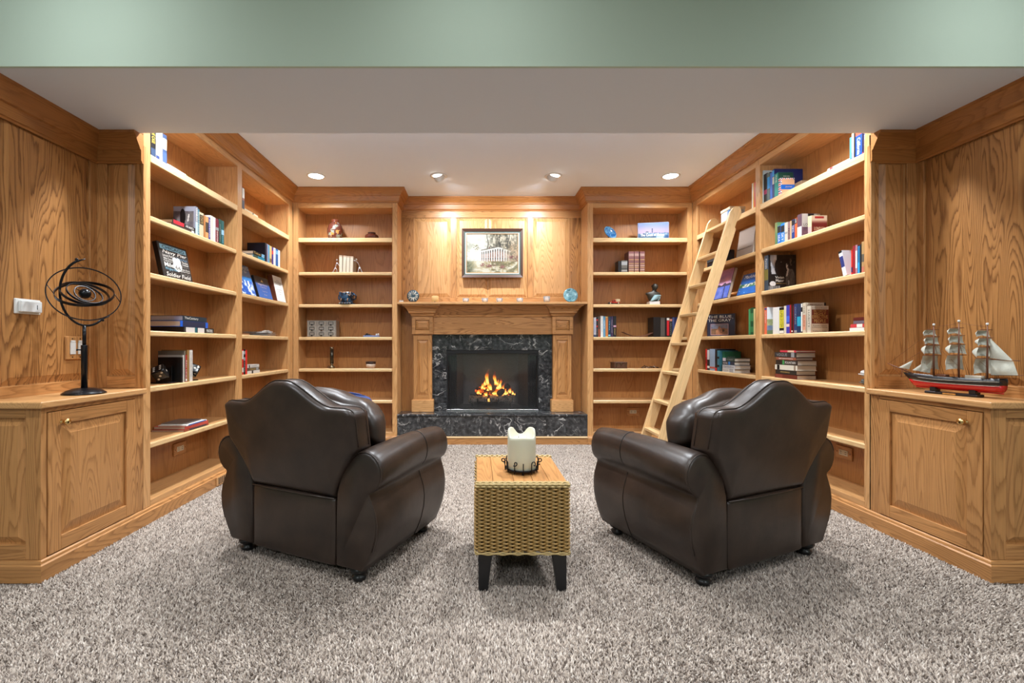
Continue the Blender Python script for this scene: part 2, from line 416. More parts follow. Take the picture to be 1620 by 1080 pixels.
# room shell ----------------------------------------------------
struct(box('ceiling', -4.2, 4.5, -3.6, 1.815, ZC, ZC+.1, WHITE, bevel=0), 'white ceiling of the main room before the soffit')
struct(box('ceiling_library', WL-.1, WR+.1, 2.37, 4.75, ZC, ZC+.1, WHITE, bevel=0), 'white library ceiling with recessed downlights')
struct(box('ceiling_soffit', -4.2, 4.5, 1.815, 2.37, ZS, ZC+.1, WHITE, bevel=0), 'white underside of the dropped soffit across the opening')
struct(box('wall_soffit', -4.2, 4.5, 1.803, 1.8149, ZS+.0005, ZC-.0005, SAGE, bevel=0), 'pale green painted face of the soffit beam')
struct(box('wall_front_left', -4.2, WL-.1, YN, YN+.12, 0, ZS, SAGE, bevel=0), 'green wall left of the library opening')
struct(box('wall_front_right', WR+.1, 4.5, YN, YN+.12, 0, ZS, SAGE, bevel=0), 'green wall right of the library opening')
struct(box('wall_room_left', -4.3, -4.2, -3.6, 1.95, 0, ZC, SAGE, bevel=0), 'green left wall of the main room')
struct(box('wall_room_right', 4.5, 4.6, -3.6, 1.95, 0, ZC, SAGE, bevel=0), 'green right wall of the main room')
struct(box('wall_room_rear', -4.3, 4.6, -3.7, -3.6, 0, ZC, SAGE, bevel=0), 'green wall behind the camera')
OZ, OX, OY = oak('z'), oak('x'), oak('y')
PZ = oak('z', 'panel', .85); CRX, CRY = oak('x', 'crown', .5), oak('y', 'crown', .5)

# frames of reference: T(a along the face, b into it, z) -> world
def TL(a, b, z): return (XL-b, a, z)
def TB(a, b, z): return (a, YF+b, z)
def TR(a, b, z): return (XR+b, a, z)
def tbox(T, name, a0, a1, b0, b1, z0, z1, mat, parent, bevel=.0015, label=None):
    p, q = T(a0, b0, z0), T(a1, b1, z1)
    return box(name, p[0], q[0], p[1], q[1], z0, z1, mat, parent, bevel, label)
def raised(T, name, a0, a1, z0, z1, b, mat, parent, rec=.012, wid=.045, lip=.006):
    """raised-and-fielded panel: groove at the frame, sloped margin, flat field"""
    s = 1 if a1 > a0 else -1; rings = []
    for ins, d in ((0, rec), (lip, rec), (wid, .001), (wid+.002, 0)):
        rings.append([T(a0+s*ins, b+d, z0+ins), T(a1-s*ins, b+d, z0+ins), T(a1-s*ins, b+d, z1-ins), T(a0+s*ins, b+d, z1-ins)])
    V = [p for r in rings for p in r]; F = []
    for i in range(3):
        for k in range(4): F.append((i*4+k, i*4+(k+1) % 4, (i+1)*4+(k+1) % 4, (i+1)*4+k))
    F.append((12, 13, 14, 15))
    n = len(V); V += [T(a0, b+rec+.012, z0), T(a1, b+rec+.012, z0), T(a1, b+rec+.012, z1), T(a0, b+rec+.012, z1)]
    for k in range(4): F.append((k, (k+1) % 4, n+(k+1) % 4, n+k))
    F.append((n, n+1, n+2, n+3))
    return mesh(name, V, F, mat, parent)

# panelled walls -------------------------------------------------
def TWL(a, b, z): return (WL-b, a, z)
def TWR(a, b, z): return (WR+b, a, z)
def TWB(a, b, z): return (a, YB+b, z)
def side_wall(T, name, label):
    r = struct(thing(name, label, None, (T(0, 0, 0)[0], 2.1, 0), static=True), label)
    tbox(T, 'wall_core', 1.83, 4.72, .016, .11, 0, ZC, SAGE, r, 0)
    tbox(T, 'panel_stile', YN, 1.905, 0, .016, ZT-.02, ZS, OZ, r); tbox(T, 'panel_stile', 2.352, YE+.012, 0, .016, ZT-.02, ZS, OZ, r)
    tbox(T, 'panel_rail', 1.905, 2.352, 0, .016, ZT-.02, .772, OY, r); tbox(T, 'panel_rail', 1.905, 2.352, 0, .016, 1.93, ZS, OY, r)
    raised(T, 'raised_panel', 1.905, 2.352, .772, 1.93, .0, oak('z', 'panel', .8, .8), r, rec=.011, wid=.035)
side_wall(TWL, 'wall_left', 'oak panelled wall above the left countertop')
side_wall(TWR, 'wall_right', 'oak panelled wall above the right countertop')
wb = struct(thing('wall_back', 'oak panelled wall above and beside the fireplace mantel', None, (.16, YB, 0), static=True), 'oak panelled wall above and beside the fireplace mantel')
tbox(TWB, 'wall_core', WL, -.33, .02, .12, 0, ZC, WHITE, wb, 0); tbox(TWB, 'wall_core', .66, WR, .02, .12, 0, ZC, WHITE, wb, 0)
tbox(TWB, 'wall_core', -.33, .66, .02, .12, .93, ZC, WHITE, wb, 0)
for a0, a1, m_ in ((-.753, -.631, PZ), (-.2515, -.2, OZ), (.524, .576, OZ), (.947, 1.066, PZ)):
    tbox(TWB, 'panel_stile', a0, a1, 0, .02, 1.30 if a0 in (-.753, .947) else 1.431, 2.242, m_, wb)
tbox(TWB, 'panel_stile', -.753, -.55, 0, .02, 0, 1.30, oak('z', 'back', .4), wb); tbox(TWB, 'panel_stile', .86, 1.066, 0, .02, 0, 1.30, oak('z', 'back', .4), wb)
tbox(TWB, 'panel_rail', -.753, 1.066, 0, .02, 2.242, ZC, OX, wb); tbox(TWB, 'panel_rail', -.631, .947, 0, .02, 1.30, 1.431, OX, wb)
for a0, a1 in ((-.631, -.2515), (.576, .947)):
    raised(TWB, 'raised_panel', a0, a1, 1.431, 2.242, 0, oak('z', 'shelf', .75, .9), wb, wid=.04)
# the centre panel is two boards with a seam between them
for a0, a1 in ((-.2, .1205), (.1225, .524)):
    raised(TWB, 'raised_panel', a0, a1, 1.431, 2.242, 0, oak('z', 'shelf', .75, .9), wb, wid=.02 if 0 else .0301)
# flush middle strip so that the two boards read as one fielded panel
# crown mouldings ------------------------------------------------
def sweep(name, path, prof, zt, mats, label, m0=None, m1=None):
    """one mitred length of moulding per path segment; prof = (out, down) points, out to the right-hand side of travel"""
    P = [Vector((p[0], p[1])) for p in path]; n = len(P)
    def nrm(i): d = (P[i+1]-P[i]).normalized(); return Vector((d.y, -d.x))
    def off(i, o):
        if i == 0: return P[0]+nrm(0)*o
        if i == n-1: return P[-1]+nrm(n-2)*o
        a, b = nrm(i-1), nrm(i); m_ = (a+b); return P[i]+m_*(o*2/m_.length_squared) if m_.length > 1e-6 else P[i]+a*o
    for i in range(n-1):
        s0 = [(*off(i, o), zt-d) for o, d in prof]; s1 = [(*off(i+1, o), zt-d) for o, d in prof]
        dx = abs(P[i+1].x-P[i].x) > abs(P[i+1].y-P[i].y)
        o = loft(name+'_%d' % (sweep.k), [s0, s1], mats[0] if dx else mats[1], None, smooth=False)
        sweep.k += 1; struct(o, label % (i+1) if '%d' in label else label)
sweep.k = 1
CROWN = [(0, .128), (.010, .128), (.012, .120), (.020, .116), (.022, .112), (.030, .070), (.040, .064), (.042, .056), (.050, .044), (.066, .028), (.074, .014), (.080, .012), (.080, 0), (0, 0)]
CROWN2 = [(0, .15), (.008, .15), (.010, .142), (.016, .138), (.016, .084), (.024, .080), (.026, .072), (.036, .056), (.052, .030), (.060, .014), (.066, .012), (.066, 0), (0, 0)]
names = ['left bookcases', 'bookcase left of the fireplace', 'left return beside the fireplace', 'over-mantel panelling', 'right return beside the fireplace', 'bookcase right of the fireplace', 'right bookcases']
lib = [(XL, 2.372), (XL, YF), (-.753, YF), (-.753, YB), (1.066, YB), (1.066, YF), (XR, YF), (XR, 2.372)]
def crown_run(path, prof, zt, labs):
    P = path
    k0 = sweep.k
    sweep('trim', P, prof, zt, (CRX, CRY), 'x')
    for i, lb in enumerate(labs):
        bpy.data.objects['trim_%d' % (k0+i)]['label'] = lb
crown_run(lib, CROWN, ZC, ['oak crown moulding over the '+s for s in names])
crown_run([(WL, YN), (WL, YE), (XL, YE)], CROWN2, ZS, ['dark oak crown over the left wall panel', 'dark oak crown over the left bookcase end'])
crown_run([(XR, YE), (WR, YE), (WR, YN)], CROWN2, ZS, ['dark oak crown over the right bookcase end', 'dark oak crown over the right wall panel'])
# baseboards ------------------------------------------------------
BASE = [(0, .085), (.004, .085), (.010, .081), (.012, .075), (.012, .071), (.018, .066), (.018, 0), (0, 0)]
def base_run(path, mat, label, name):
    P = [Vector(p) for p in path]
    k0 = sweep.k; sweep('trim', path, [(o, .085-d) for o, d in BASE], .085, (OX, OY), 'x'); out = []
    for i in range(len(path)-1):
        o = bpy.data.objects['trim_%d' % (k0+i)]; o.name = name[i]; o['label'] = label[i]
base_run([(WL-.1, YN), (XL, YN), (XL, YF), (-.753, YF)], OX, ['oak baseboard on the end of the left cabinet', 'oak baseboard along the left bookcases', 'oak baseboard under the bookcase left of the hearth'],
         ['baseboard_left_end', 'baseboard_left', 'baseboard_back_left'])
base_run([(1.066, YF), (XR, YF), (XR, YN), (WR+.1, YN)], OX, ['oak baseboard under the bookcase right of the hearth', 'oak baseboard along the right bookcases', 'oak baseboard on the end of the right cabinet'],
         ['baseboard_back_right', 'baseboard_right', 'baseboard_right_end'])

# ================================================================ DOWNLIGHTS
LENS = emit('lit_lamp_lens', (1, .97, .92), 14.)
def lamp(parent, loc, rot, power, size=.11, colr=(.90, .95, 1), spread=2.4, name='lamp_light'):
    ld = bpy.data.lights.new(name, 'AREA'); ld.shape = 'DISK'; ld.size = size; ld.energy = power; ld.color = colr; ld.spread = spread
    o = bpy.data.objects.new(name, ld); C.objects.link(o); o.location = loc; o.rotation_euler = rot; o.parent = parent; return o
def downlight(x, y, label, power, group, z=ZC):
    t = thing('recessed_downlight', label, 'downlight', (x, y, z), group=group)
    lathe('trim_ring', [(.062, -.001), (.066, -.006), (.078, -.006), (.080, -.001), (.080, .0)], WHITEPL, t, 28, cap=False)
    lathe('lens', [(.061, -.003), (.03, -.006), (.001, -.007)], LENS, t, 24)
    lamp(t, (0, 0, -.012), (0, 0, 0), power)
    return t
def eyeball(x, y, label, power, aim, group='eyeball lamps aimed at the mantel', spread=2.0):
    t = thing('eyeball_downlight', label, 'downlight', (x, y, ZC), group=group)
    lathe('trim_ring', [(.05, -.002), (.056, -.007), (.074, -.006), (.076, -.001), (.076, 0)], WHITEPL, t, 28, cap=False)
    d = (Vector(aim)-Vector((x, y, ZC))).normalized(); q = d.to_track_quat('-Z', 'Y'); M = q.to_matrix().to_4x4()
    b = lathe('eyeball', [(.050, .012), (.05, -.002), (.047, -.022), (.043, -.038), (.040, -.04), (.038, -.03)], WHITEPL, t, 28, cap=False)
    for v in b.data.vertices: v.co = M @ v.co
    l_ = lathe('lens', [(.039, -.034), (.02, -.036), (.001, -.037)], LENS, t, 20)
    for v in l_.data.vertices: v.co = M @ v.co
    lamp(t, tuple(d*.048), q.to_euler(), power, .045, spread=spread)
downlight(-1.405, 4.0, 'glowing downlight above the bookcase left of the fireplace', W_DOWN*.75, 'library downlights')
downlight(1.711, 4.0, 'glowing downlight above the bookcase right of the fireplace', W_DOWN*.75, 'library downlights')
for x_, lb in ((-1.405, 'leftmost'), (-.33, 'second from left'), (.68, 'third from left'), (1.71, 'rightmost')):
    downlight(x_, 2.62, 'downlight hidden behind the soffit, %s of its row' % lb, W_DOWN, 'library downlights')
eyeball(-.327, 4.0, 'left eyeball lamp above the mantel, tilted to the painting', W_EYE, (-.05, YB, 1.72))
eyeball(.678, 4.0, 'right eyeball lamp above the mantel, tilted to the painting', W_EYE, (.40, YB, 1.72))
for x_, lb in ((-1.5, 'left'), (.16, 'middle'), (1.85, 'right')):
    downlight(x_, .9, 'main room downlight in the second row from the soffit, %s of three' % lb, W_MAIN, 'main room downlights')
for x_, lb, k_ in ((-1.5, 'left', 1.), (.0, 'middle', .55), (2.0, 'right', .9)):  # unseen lamps put in to light the soffit face
    eyeball(x_, 1.12, 'added eyeball lamp brightening the green soffit, %s of three' % lb, W_SOFFIT_FILL*k_, (x_, 1.81, 1.86), 'added lamps brightening the soffit', 2.5)
for x_, y_, lb in ((-1.6, -1.4, 'rear left'), (2.0, -1.4, 'rear right')):  # unseen panels added behind the camera as soft fill light
    t = thing('ceiling_panel_light', 'unseen square fill panel added overhead, %s of the main room' % lb, 'fill light', (x_, y_, ZC), group='added fill panels of the main room')
    boxes('frame', [(-.32, .32, -.32, -.30, -.02, 0), (-.32, .32, .30, .32, -.02, 0), (-.32, -.30, -.30, .30, -.02, 0), (.30, .32, -.30, .30, -.02, 0)], WHITEPL, t)
    box('diffuser', -.30, .30, -.30, .30, -.012, -.002, emit('panel_diffuser', (1, .97, .93), 3.), t, 0)
    ld = bpy.data.lights.new('panel_light', 'AREA'); ld.shape = 'SQUARE'; ld.size = .58; ld.energy = W_FILL; ld.color = (.90, .95, 1)
    o = bpy.data.objects.new('panel_light', ld); C.objects.link(o); o.location = (0, 0, -.022); o.parent = t
# ================================================================ BUILT-IN BOOKCASES
SH = {ax: oak(ax, 'shelf', .45) for ax in 'xyz'}; BK = oak('z', 'back', .55, .8); BKD = oak('z', 'back', .45, .9)
def bookcase(T, ax, label, bays, ends, stiles, end_panel=None):
    """bays = (a0,a1) openings; ends = outer limits; stiles = vertical members of the face frame"""
    lo, hi = ends; p = T((lo+hi)/2, .12, 0)
    r = thing('bookcase', label, 'bookcase', p, static=True)
    for s0, s1 in stiles: tbox(T, 'stile', s0, s1, 0, .02, .085, 2.33, oak('z', 'shelf', .55), r)
    for i, (a0, a1) in enumerate(bays):
        tbox(T, 'top_rail', a0, a1, 0, .02, 2.262, 2.33, SH[ax], r)
        tbox(T, 'bottom_rail', a0, a1, 0, .02, .075, .117, SH[ax], r)
        tbox(T, 'deck', a0-.008, a1+.008, .02, .225, .095, .115, SH[ax], r)
        tbox(T, 'top_board', a0-.008, a1+.008, .02, .225, 2.262, 2.28, SH[ax], r)
        tbox(T, 'back_panel', a0-.02, a1+.02, .225, .235, .08, 2.30, BK, r, 0)
        for d0, d1 in ((a0-.024, a0-.006), (a1+.006, a1+.024)):
            tbox(T, 'side_panel', d0, d1, .02, .225, .085, 2.30, SH['z'], r, 0)
        for k, z in enumerate(SHELF):
            th = .042 if k == 0 else .03
            b0 = .0 if k == 0 else .006
            sh = tbox(T, 'shelf', a0-.005, a1+.005, b0+.018, .224, z-.022, z, SH[ax], r)
            tbox(T, 'nosing', a0+.0005, a1-.0005, b0, b0+.018, z-th, z, oak(ax, 'pale', .5), sh, .003 if k == 0 else .006)
    return r
bL = bookcase(TL, 'y', 'two-bay oak bookcase built along the left wall', [(2.447, 3.342), (3.405, 4.264)], (2.395, 4.35), [(2.395, 2.447), (3.342, 3.405), (4.264, 4.349)])
bBL = bookcase(TB, 'x', 'oak bookcase left of the fireplace', [(-1.70, -.80)], (-1.75, -.753), [(-1.7495, -1.70), (-.80, -.754)])
bBR = bookcase(TB, 'x', 'oak bookcase right of the fireplace', [(1.12, 2.023)], (1.066, 2.07), [(1.067, 1.12), (2.023, 2.0695)])
bR = bookcase(TR, 'y', 'two-bay oak bookcase built along the right wall, behind the ladder', [(2.425, 3.318), (3.372, 4.266)], (2.385, 4.35), [(2.385, 2.425), (3.318, 3.372), (4.266, 4.349)])
# side returns of the rear bookcases towards the chimney breast
box('side_return', -.776, -.7532, YF+.0205, YB, .085, 2.33, oak('z', 'shelf', .5), bBL); box('side_return', 1.0662, 1.089, YF+.0205, YB, .085, 2.33, oak('z', 'shelf', .5), bBR)
# panelled ends of the side bookcases, facing the main room
def end_panel(b, x0, x1, y):
    s = 1 if x1 > x0 else -1
    T = lambda a, d, z: (a, y+d, z)
    tbox(T, 'end_stile', x0, x0+s*.046, -.001, .018, ZT, 2.0, oak('z', 'mid', .8), b); tbox(T, 'end_stile', x1-s*.052, x1, -.001, .018, ZT, 2.0, OZ, b)
    tbox(T, 'end_rail', x0+s*.046, x1-s*.052, -.001, .018, ZT, .786, OX, b); tbox(T, 'end_rail', x0+s*.046, x1-s*.052, -.001, .018, 1.93, 2.0, OX, b)
    raised(T, 'raised_panel', x0+s*.046, x1-s*.052, .786, 1.93, 0, oak('z', 'mid', .6, 1.1), b, rec=.012, wid=.034)
    tbox(T, 'end_core', x0+s*.012, x1, .0305, .05, .0, 2.05, OZ, b, 0)
end_panel(bL, XL+.001, WL, YE); end_panel(bR, XR-.001, WR, YE-.005)

# ================================================================ BASE CABINETS AND COUNTERTOPS
def cabinet(T, xf, xw, label, clab):
    s = 1 if xf < xw else -1
    r = thing('base_cabinet', label, 'cabinet', ((xf+xw)/2, 2.1, 0), static=True)
    box('body', xf+s*.021, xw-s*.001, YN+.021, YE-.002, 0, ZT-.03, OZ, r, 0)
    # face frame
    tbox(T, 'face_stile', YN, 1.856, 0, .02, .085, ZT-.029, OZ, r); tbox(T, 'face_stile', 2.335, YE-.001, 0, .02, .085, ZT-.029, oak('z', 'mid', .9), r)
    tbox(T, 'face_rail', 1.856, 2.335, 0, .02, .675, ZT-.029, OY, r)
    # door: frame, raised panel, knob
    a0, a1, z0, z1 = 1.859, 2.332, .089, .672
    door = tbox(T, 'door', a0, a0+.058, -.004, .016, z0, z1, OZ, r)
    tbox(T, 'door_stile', a1-.058, a1, -.004, .016, z0, z1, OZ, door)
    tbox(T, 'door_rail', a0+.058, a1-.058, -.004, .016, z0, z0+.06, OY, door); tbox(T, 'door_rail', a0+.058, a1-.058, -.004, .016, z1-.055, z1, OY, door)
    raised(T, 'raised_panel', a0+.058, a1-.058, z0+.06, z1-.055, -.003, oak('z', 'mid', .5, 1.15), door, rec=.011, wid=.042)
    p = T(1.918, -.004, .6265); q = T(1.918, -.005, .6265); dirx = -s
    k = lathe('knob', [(.0095, 0), (.0095, .002), (.005, .005), (.005, .012), (.011, .017), (.0145, .023), (.0135, .029), (.007, .033), (.001, .034)], BRASS, door, 20)
    for v in k.data.vertices: v.co = (p[0]+dirx*v.co.z, p[1]+v.co.x, p[2]+v.co.y)
    # near end facing the main room
    T2 = lambda a, b_, z: (a, YN+b_, z)
    x1 = xw+s*.03
    tbox(T2, 'end_stile', xf+s*.0205, xf+s*.062, 0, .02, .085, ZT-.029, OZ, r); tbox(T2, 'end_stile', xw-s*.042, xw-s*.001, 0, .02, .085, ZT-.029, OZ, r)
    tbox(T2, 'end_rail', xf+s*.062, xw-s*.042, 0, .02, .085, .145, OX, r); tbox(T2, 'end_rail', xf+s*.062, xw-s*.042, 0, .02, .655, ZT-.029, OX, r)
    raised(T2, 'raised_panel', xf+s*.062, xw-s*.042, .145, .655,   .002, oak('z', 'mid', .55, 1.15), r, rec=.011, wid=.03)
    c = box('countertop', xf-s*.022, xw-s*.0005, YN-.022, YE-.0015, ZT-.028, ZT, oak('y', 'shelf', .5), None, .006, seg=3)
    props(c, clab, 'countertop')
cabinet(TL, XL, WL, 'oak base cabinet with brass knob under the armillary', 'oak countertop under the black armillary sphere')
cabinet(TR, XR, WR, 'oak base cabinet with brass knob under the model ship', 'oak countertop under the model ship')

# ================================================================ OUTLETS, SWITCHES, REGISTER
PLATE = oak('y', 'mid', .5); IVORY = plain('ivory_plastic', (.66, .58, .42), .4)
def outlet(T, a, b, z, label, ax):
    """oak cover plate lying sideways with an ivory duplex receptacle"""
    r = thing('wall_outlet', label, 'outlet', T(a, b, z), static=True, group='outlets at the foot of the bookcases')
    tbox(T, 'cover_plate', a-.062, a+.062, b-.010, b, z-.041, z+.041, oak(ax, 'mid', .5), r, .004)
    tbox(T, 'receptacle', a-.034, a+.034, b-.012, b-.0095, z-.017, z+.017, IVORY, r, .002)
    for q in (-.018, .018):
        for d in (-.006, .006): tbox(T, 'slot', a+q-.006, a+q+.006, b-.0125, b-.0118, z+d-.0015, z+d+.0015, BLACKWOOD, r, 0)
    for q in (-.05, .05): tbox(T, 'screw', a+q-.003, a+q+.003, b-.0108, b-.0099, z-.003, z+.003, BLACKWOOD, r, 0)
outlet(TL, 3.025, .225, .263, 'wooden outlet plate low in the near left bay', 'y')
outlet(TB, -1.04, .225, .281, 'wooden outlet plate low in the bookcase left of the fireplace', 'x')
outlet(TB, 1.576, .225, .281, 'wooden outlet plate low in the bookcase right of the fireplace', 'x')
outlet(TR, 2.83, .225, .28, 'wooden outlet plate low in the near right bay', 'y')
r = thing('light_switch', 'wide white rocker control on the left panelled wall', 'switch', (WL, 2.02, 1.119), static=True)
tbox(TWL, 'switch_plate', 1.962, 2.078, -.008, 0, 1.086, 1.152, WHITEPL, r, .003); tbox(TWL, 'rocker', 1.975, 2.072, -.022, -.0075, 1.094, 1.144, plain('white_plastic_gloss', (.74, .75, .74), .25), r, .003)
tbox(TWL, 'indicator', 2.046, 2.049, -.0225, -.0218, 1.108, 1.128, BLACKWOOD, r, 0)
r = thing('double_switch', 'oak plate with two white paddle switches behind the armillary', 'switch', (WL, 2.262, .935), static=True)
tbox(TWL, 'switch_plate', 2.205, 2.318, -.009, 0, .878, .992, oak('z', 'mid', .5), r, .004)
for a in (2.24, 2.284):
    p_ = tbox(TWL, 'paddle', a-.015, a+.015, -.015, -.0085, .903, .962, WHITEPL, r, .003); tbox(TWL, 'paddle_tip', a-.012, a+.012, -.016, -.0085, .962, .972, WHITEPL, p_, .002)
    for z in (.890, .980): tbox(TWL, 'screw', a-.003, a+.003, -.0098, -.0088, z-.003, z+.003, BLACKWOOD, r, 0)
r = thing('floor_register', 'small oak vent grille in the left baseboard', 'vent', (XL, 3.2, .045), static=True)
tbox(TL, 'grille_frame', 3.03, 3.33, -.026, -.0182, .008, .066, oak('y', 'shelf', .4), r, .003)
for k in range(12): tbox(TL, 'slot', 3.05+.021*k, 3.06+.021*k, -.0268, -.0255, .016, .058, BLACKWOOD, r, 0)

# ================================================================ FIREPLACE
MB_ = marble(); DARK = plain('firebox_steel', (.012, .012, .013), .5, .3); FX = .163
fs = thing('fireplace_surround', 'black veined marble slip around the fireplace opening', 'fireplace', (FX, 4.57, .29), static=True)
ox0, ox1, oz1 = -.294, .628, .899
y0, y1 = 4.57, 4.62
def tile(x0, x1, z0, z1, y0=y0, y1=y1, parent=fs): return box('tile', x0+.0006, x1-.0006, y0, y1, z0+.0006, z1-.0006, MB_, parent, .0012)
for z0, z1 in ((.29, .37), (.37, .425), (.425, .71), (.71, oz1)): tile(-.45, ox0, z0, z1); tile(ox1, .78, z0, z1)
tile(-.45, -.245, oz1, 1.07); tile(-.245, .16, oz1, 1.07); tile(.16, .57, oz1, 1.07); tile(.57, .78, oz1, 1.07)
he = thing('hearth', 'raised black marble hearth with white veins', 'hearth', (FX, 4.46, 0), static=True)
xs = [-.7525, -.5, -.245, .06, .365, .67, .86, 1.0655]
for a, b in zip(xs, xs[1:]): tile(a, b, .078, .270, YF, YF+.02, he)
for a, b in zip(xs[::2]+[1.0655], xs[2::2]+[1.0655]):
    if b-a > .01: box('slab', a+.0004, b-.0004, YF-.012, YB-.05, .2705, .29, MB_, he, .004, seg=2)
box('core', -.75, 1.063, YF+.0205, YB-.002, 0, .2700, plain('mortar', (.1, .1, .1), .9), he, 0)
box('kick_board', -.7525, 1.0655, YF-.016, YF+.02, 0, .062, OX, he, .002); box('kick_cap', -.7525, 1.0655, YF-.024, YF+.02, .0622, .0775, oak('x', 'pale', .4), he, .004)
# firebox
fb = thing('firebox', 'black steel firebox with slanted side walls', 'fireplace insert', (FX, 4.8, .29), static=True)
REFR = plain('grey_firebrick', (.105, .105, .108), .75, bump=.4, bscale=40, vary=.25)
def quad(name, pts, mat, parent, th=(0, .01, 0)):
    V = [Vector(p) for p in pts]; V += [p+Vector(th) for p in V]
    return mesh(name, V, [(0, 1, 2, 3), (7, 6, 5, 4), (0, 4, 5, 1), (1, 5, 6, 2), (2, 6, 7, 3), (3, 7, 4, 0)], mat, parent)
BX0, BX1, BY = -.14, .462, 4.98
quad('back_wall', [(BX0, BY, .285), (BX1, BY, .285), (BX1, BY, .93), (BX0, BY, .93)], REFR, fb)
quad('side_wall', [(ox0, 4.622, .285), (BX0, BY, .285), (BX0, BY, .93), (ox0, 4.622, .93)], REFR, fb, (-.012, 0, 0))
quad('side_wall', [(ox1, 4.622, .285), (BX1, BY, .285), (BX1, BY, .93), (ox1, 4.622, .93)], REFR, fb, (.012, 0, 0))
box('top_wall', ox0-.01, ox1+.01, 4.61, 5.0, .90, .93, DARK, fb, 0); box('bottom_plate', ox0-.01, ox1+.01, 4.61, 5.0, .2905, .306, DARK, fb, 0)
box('top_louvre', ox0, ox1, 4.575, 4.60, .865, .898, DARK, fb, .002)
box('jamb', ox0, ox0+.012, 4.576, 4.625, .306, .897, DARK, fb, .001); box('jamb', ox1-.012, ox1, 4.576, 4.625, .306, .897, DARK, fb, .001)
box('sill', ox0, ox1, 4.572, 4.612, .2905, .305, CHROME, fb, .002)
box('screen_rod_cover', ox0+.012, ox0+.09, 4.58, 4.62, .845, .866, DARK, fb, .001); box('screen_rod_cover', ox1-.09, ox1-.012, 4.58, 4.62, .845, .866, DARK, fb, .001)
gp = box('glass_pane', ox0+.013, ox1-.013, 4.604, 4.607, .307, .863, glass('smoked_fire_glass', (.90, .90, .91), .05, .985), fb, 0)
# mesh screen curtains gathered at both sides: one pleated sheet each
SCR = plain('steel_mesh_curtain', (.03, .03, .032), .45, .7, bump=.5, bscale=900)
for xa, xb in ((ox0+.014, ox0+.10), (ox1-.10, ox1-.014)):
    n_ = 48; V = []
    for i in range(n_+1):
        x = xa+(xb-xa)*i/n_; yy = 4.632+.007*math.sin(i*1.05)
        V += [(x, yy, .307), (x, yy, .86), (x, yy+.0015, .307), (x, yy+.0015, .86)]
    F = [(4*i, 4*i+4, 4*i+5, 4*i+1) for i in range(n_)]+[(4*i+2, 4*i+3, 4*i+7, 4*i+6) for i in range(n_)]
    mesh('screen_curtain', V, F, SCR, fb, smooth=True)
# grate, logs, flames
gr = thing('fire_grate', 'black iron grate holding the burning logs', 'grate', (.16, 4.78, .306), static=True)
for k in range(7):
    x = -.055+.072*k; tube('bar', [(x, 4.70, .40), (x, 4.705, .365), (x, 4.73, .355), (x, 4.86, .355), (x, 4.89, .39)], .006, BLACKMETAL, gr)
for y in (4.74, 4.85): tube('rail', [(-.07, y, .348), (.39, y, .348)], .006, BLACKMETAL, gr)
for x in (-.04, .36):
    for y in (4.74, 4.85): tube('leg', [(x, y, .348), (x, y, .307)], .006, BLACKMETAL, gr)
def bark(name, c1, c2, glow=0.):
    m, t, b = nt(name); tc = N(t, 'ShaderNodeTexCoord'); n = N(t, 'ShaderNodeTexNoise', i_Scale=38., i_Detail=5.); L(t, tc.outputs['Object'], n.inputs['Vector'])
    rr = ramp(t, [(.35, c1), (.65, c2)]); L(t, n.outputs[0], rr.inputs[0]); L(t, rr.outputs[0], b.inputs['Base Color']); b.inputs['Roughness'].default_value = .9
    bp = N(t, 'ShaderNodeBump', i_Strength=.8, i_Distance=.006); L(t, n.outputs[0], bp.inputs['Height']); L(t, bp.outputs[0], b.inputs['Normal'])
    if glow:
        r2 = ramp(t, [(.52, (0, 0, 0)), (.62, (1, .12, .01)), (.75, (1, .45, .08))]); n2 = N(t, 'ShaderNodeTexNoise', i_Scale=22., i_Detail=3.); L(t, tc.outputs['Object'], n2.inputs['Vector'])
        L(t, n2.outputs[0], r2.inputs[0]); L(t, r2.outputs[0], b.inputs['Emission Color']); b.inputs['Emission Strength'].default_value = glow
    return m
ASH = bark('charred_pale_bark', (.06, .045, .035), (.30, .24, .19)); CHAR = bark('charred_bark', (.006, .005, .005), (.03, .02, .016)); EMB = bark('glowing_ember_bark', (.01, .005, .004), (.05, .02, .012), 2.2)
def log(p, q, r, mat, label, seed):
    p, q = Vector(p), Vector(q); rnd = random.Random(seed); n_ = 12; pts = []; rad = []
    for i in range(n_+1):
        pts.append(p.lerp(q, i/n_)+Vector((0, rnd.uniform(-.004, .004), rnd.uniform(-.004, .004)))); rad.append(r*rnd.uniform(.88, 1.1))
    o = tube('fire_log', pts, rad, mat, None, 12); props(o, label, 'log', 'logs in the fireplace')
log((-.075, 4.735, .392), (.115, 4.735, .390), .034, ASH, 'pale front log at the left of the grate', 1)
log((.15, 4.735, .393), (.40, 4.735, .398), .036, ASH, 'pale front log at the right of the grate', 2)
log((-.06, 4.84, .40), (.40, 4.85, .405), .038, CHAR, 'long charred log at the back of the grate', 3)
log((.0, 4.775, .462), (.26, 4.80, .455), .032, EMB, 'glowing log lying across the middle of the fire', 4)
log((.24, 4.70, .448), (.345, 4.87, .515), .030, CHAR, 'charred log slanting up at the right of the fire', 5)
log((-.005, 4.81, .475), (.14, 4.83, .515), .022, EMB, 'small glowing log on top left of the fire', 6)
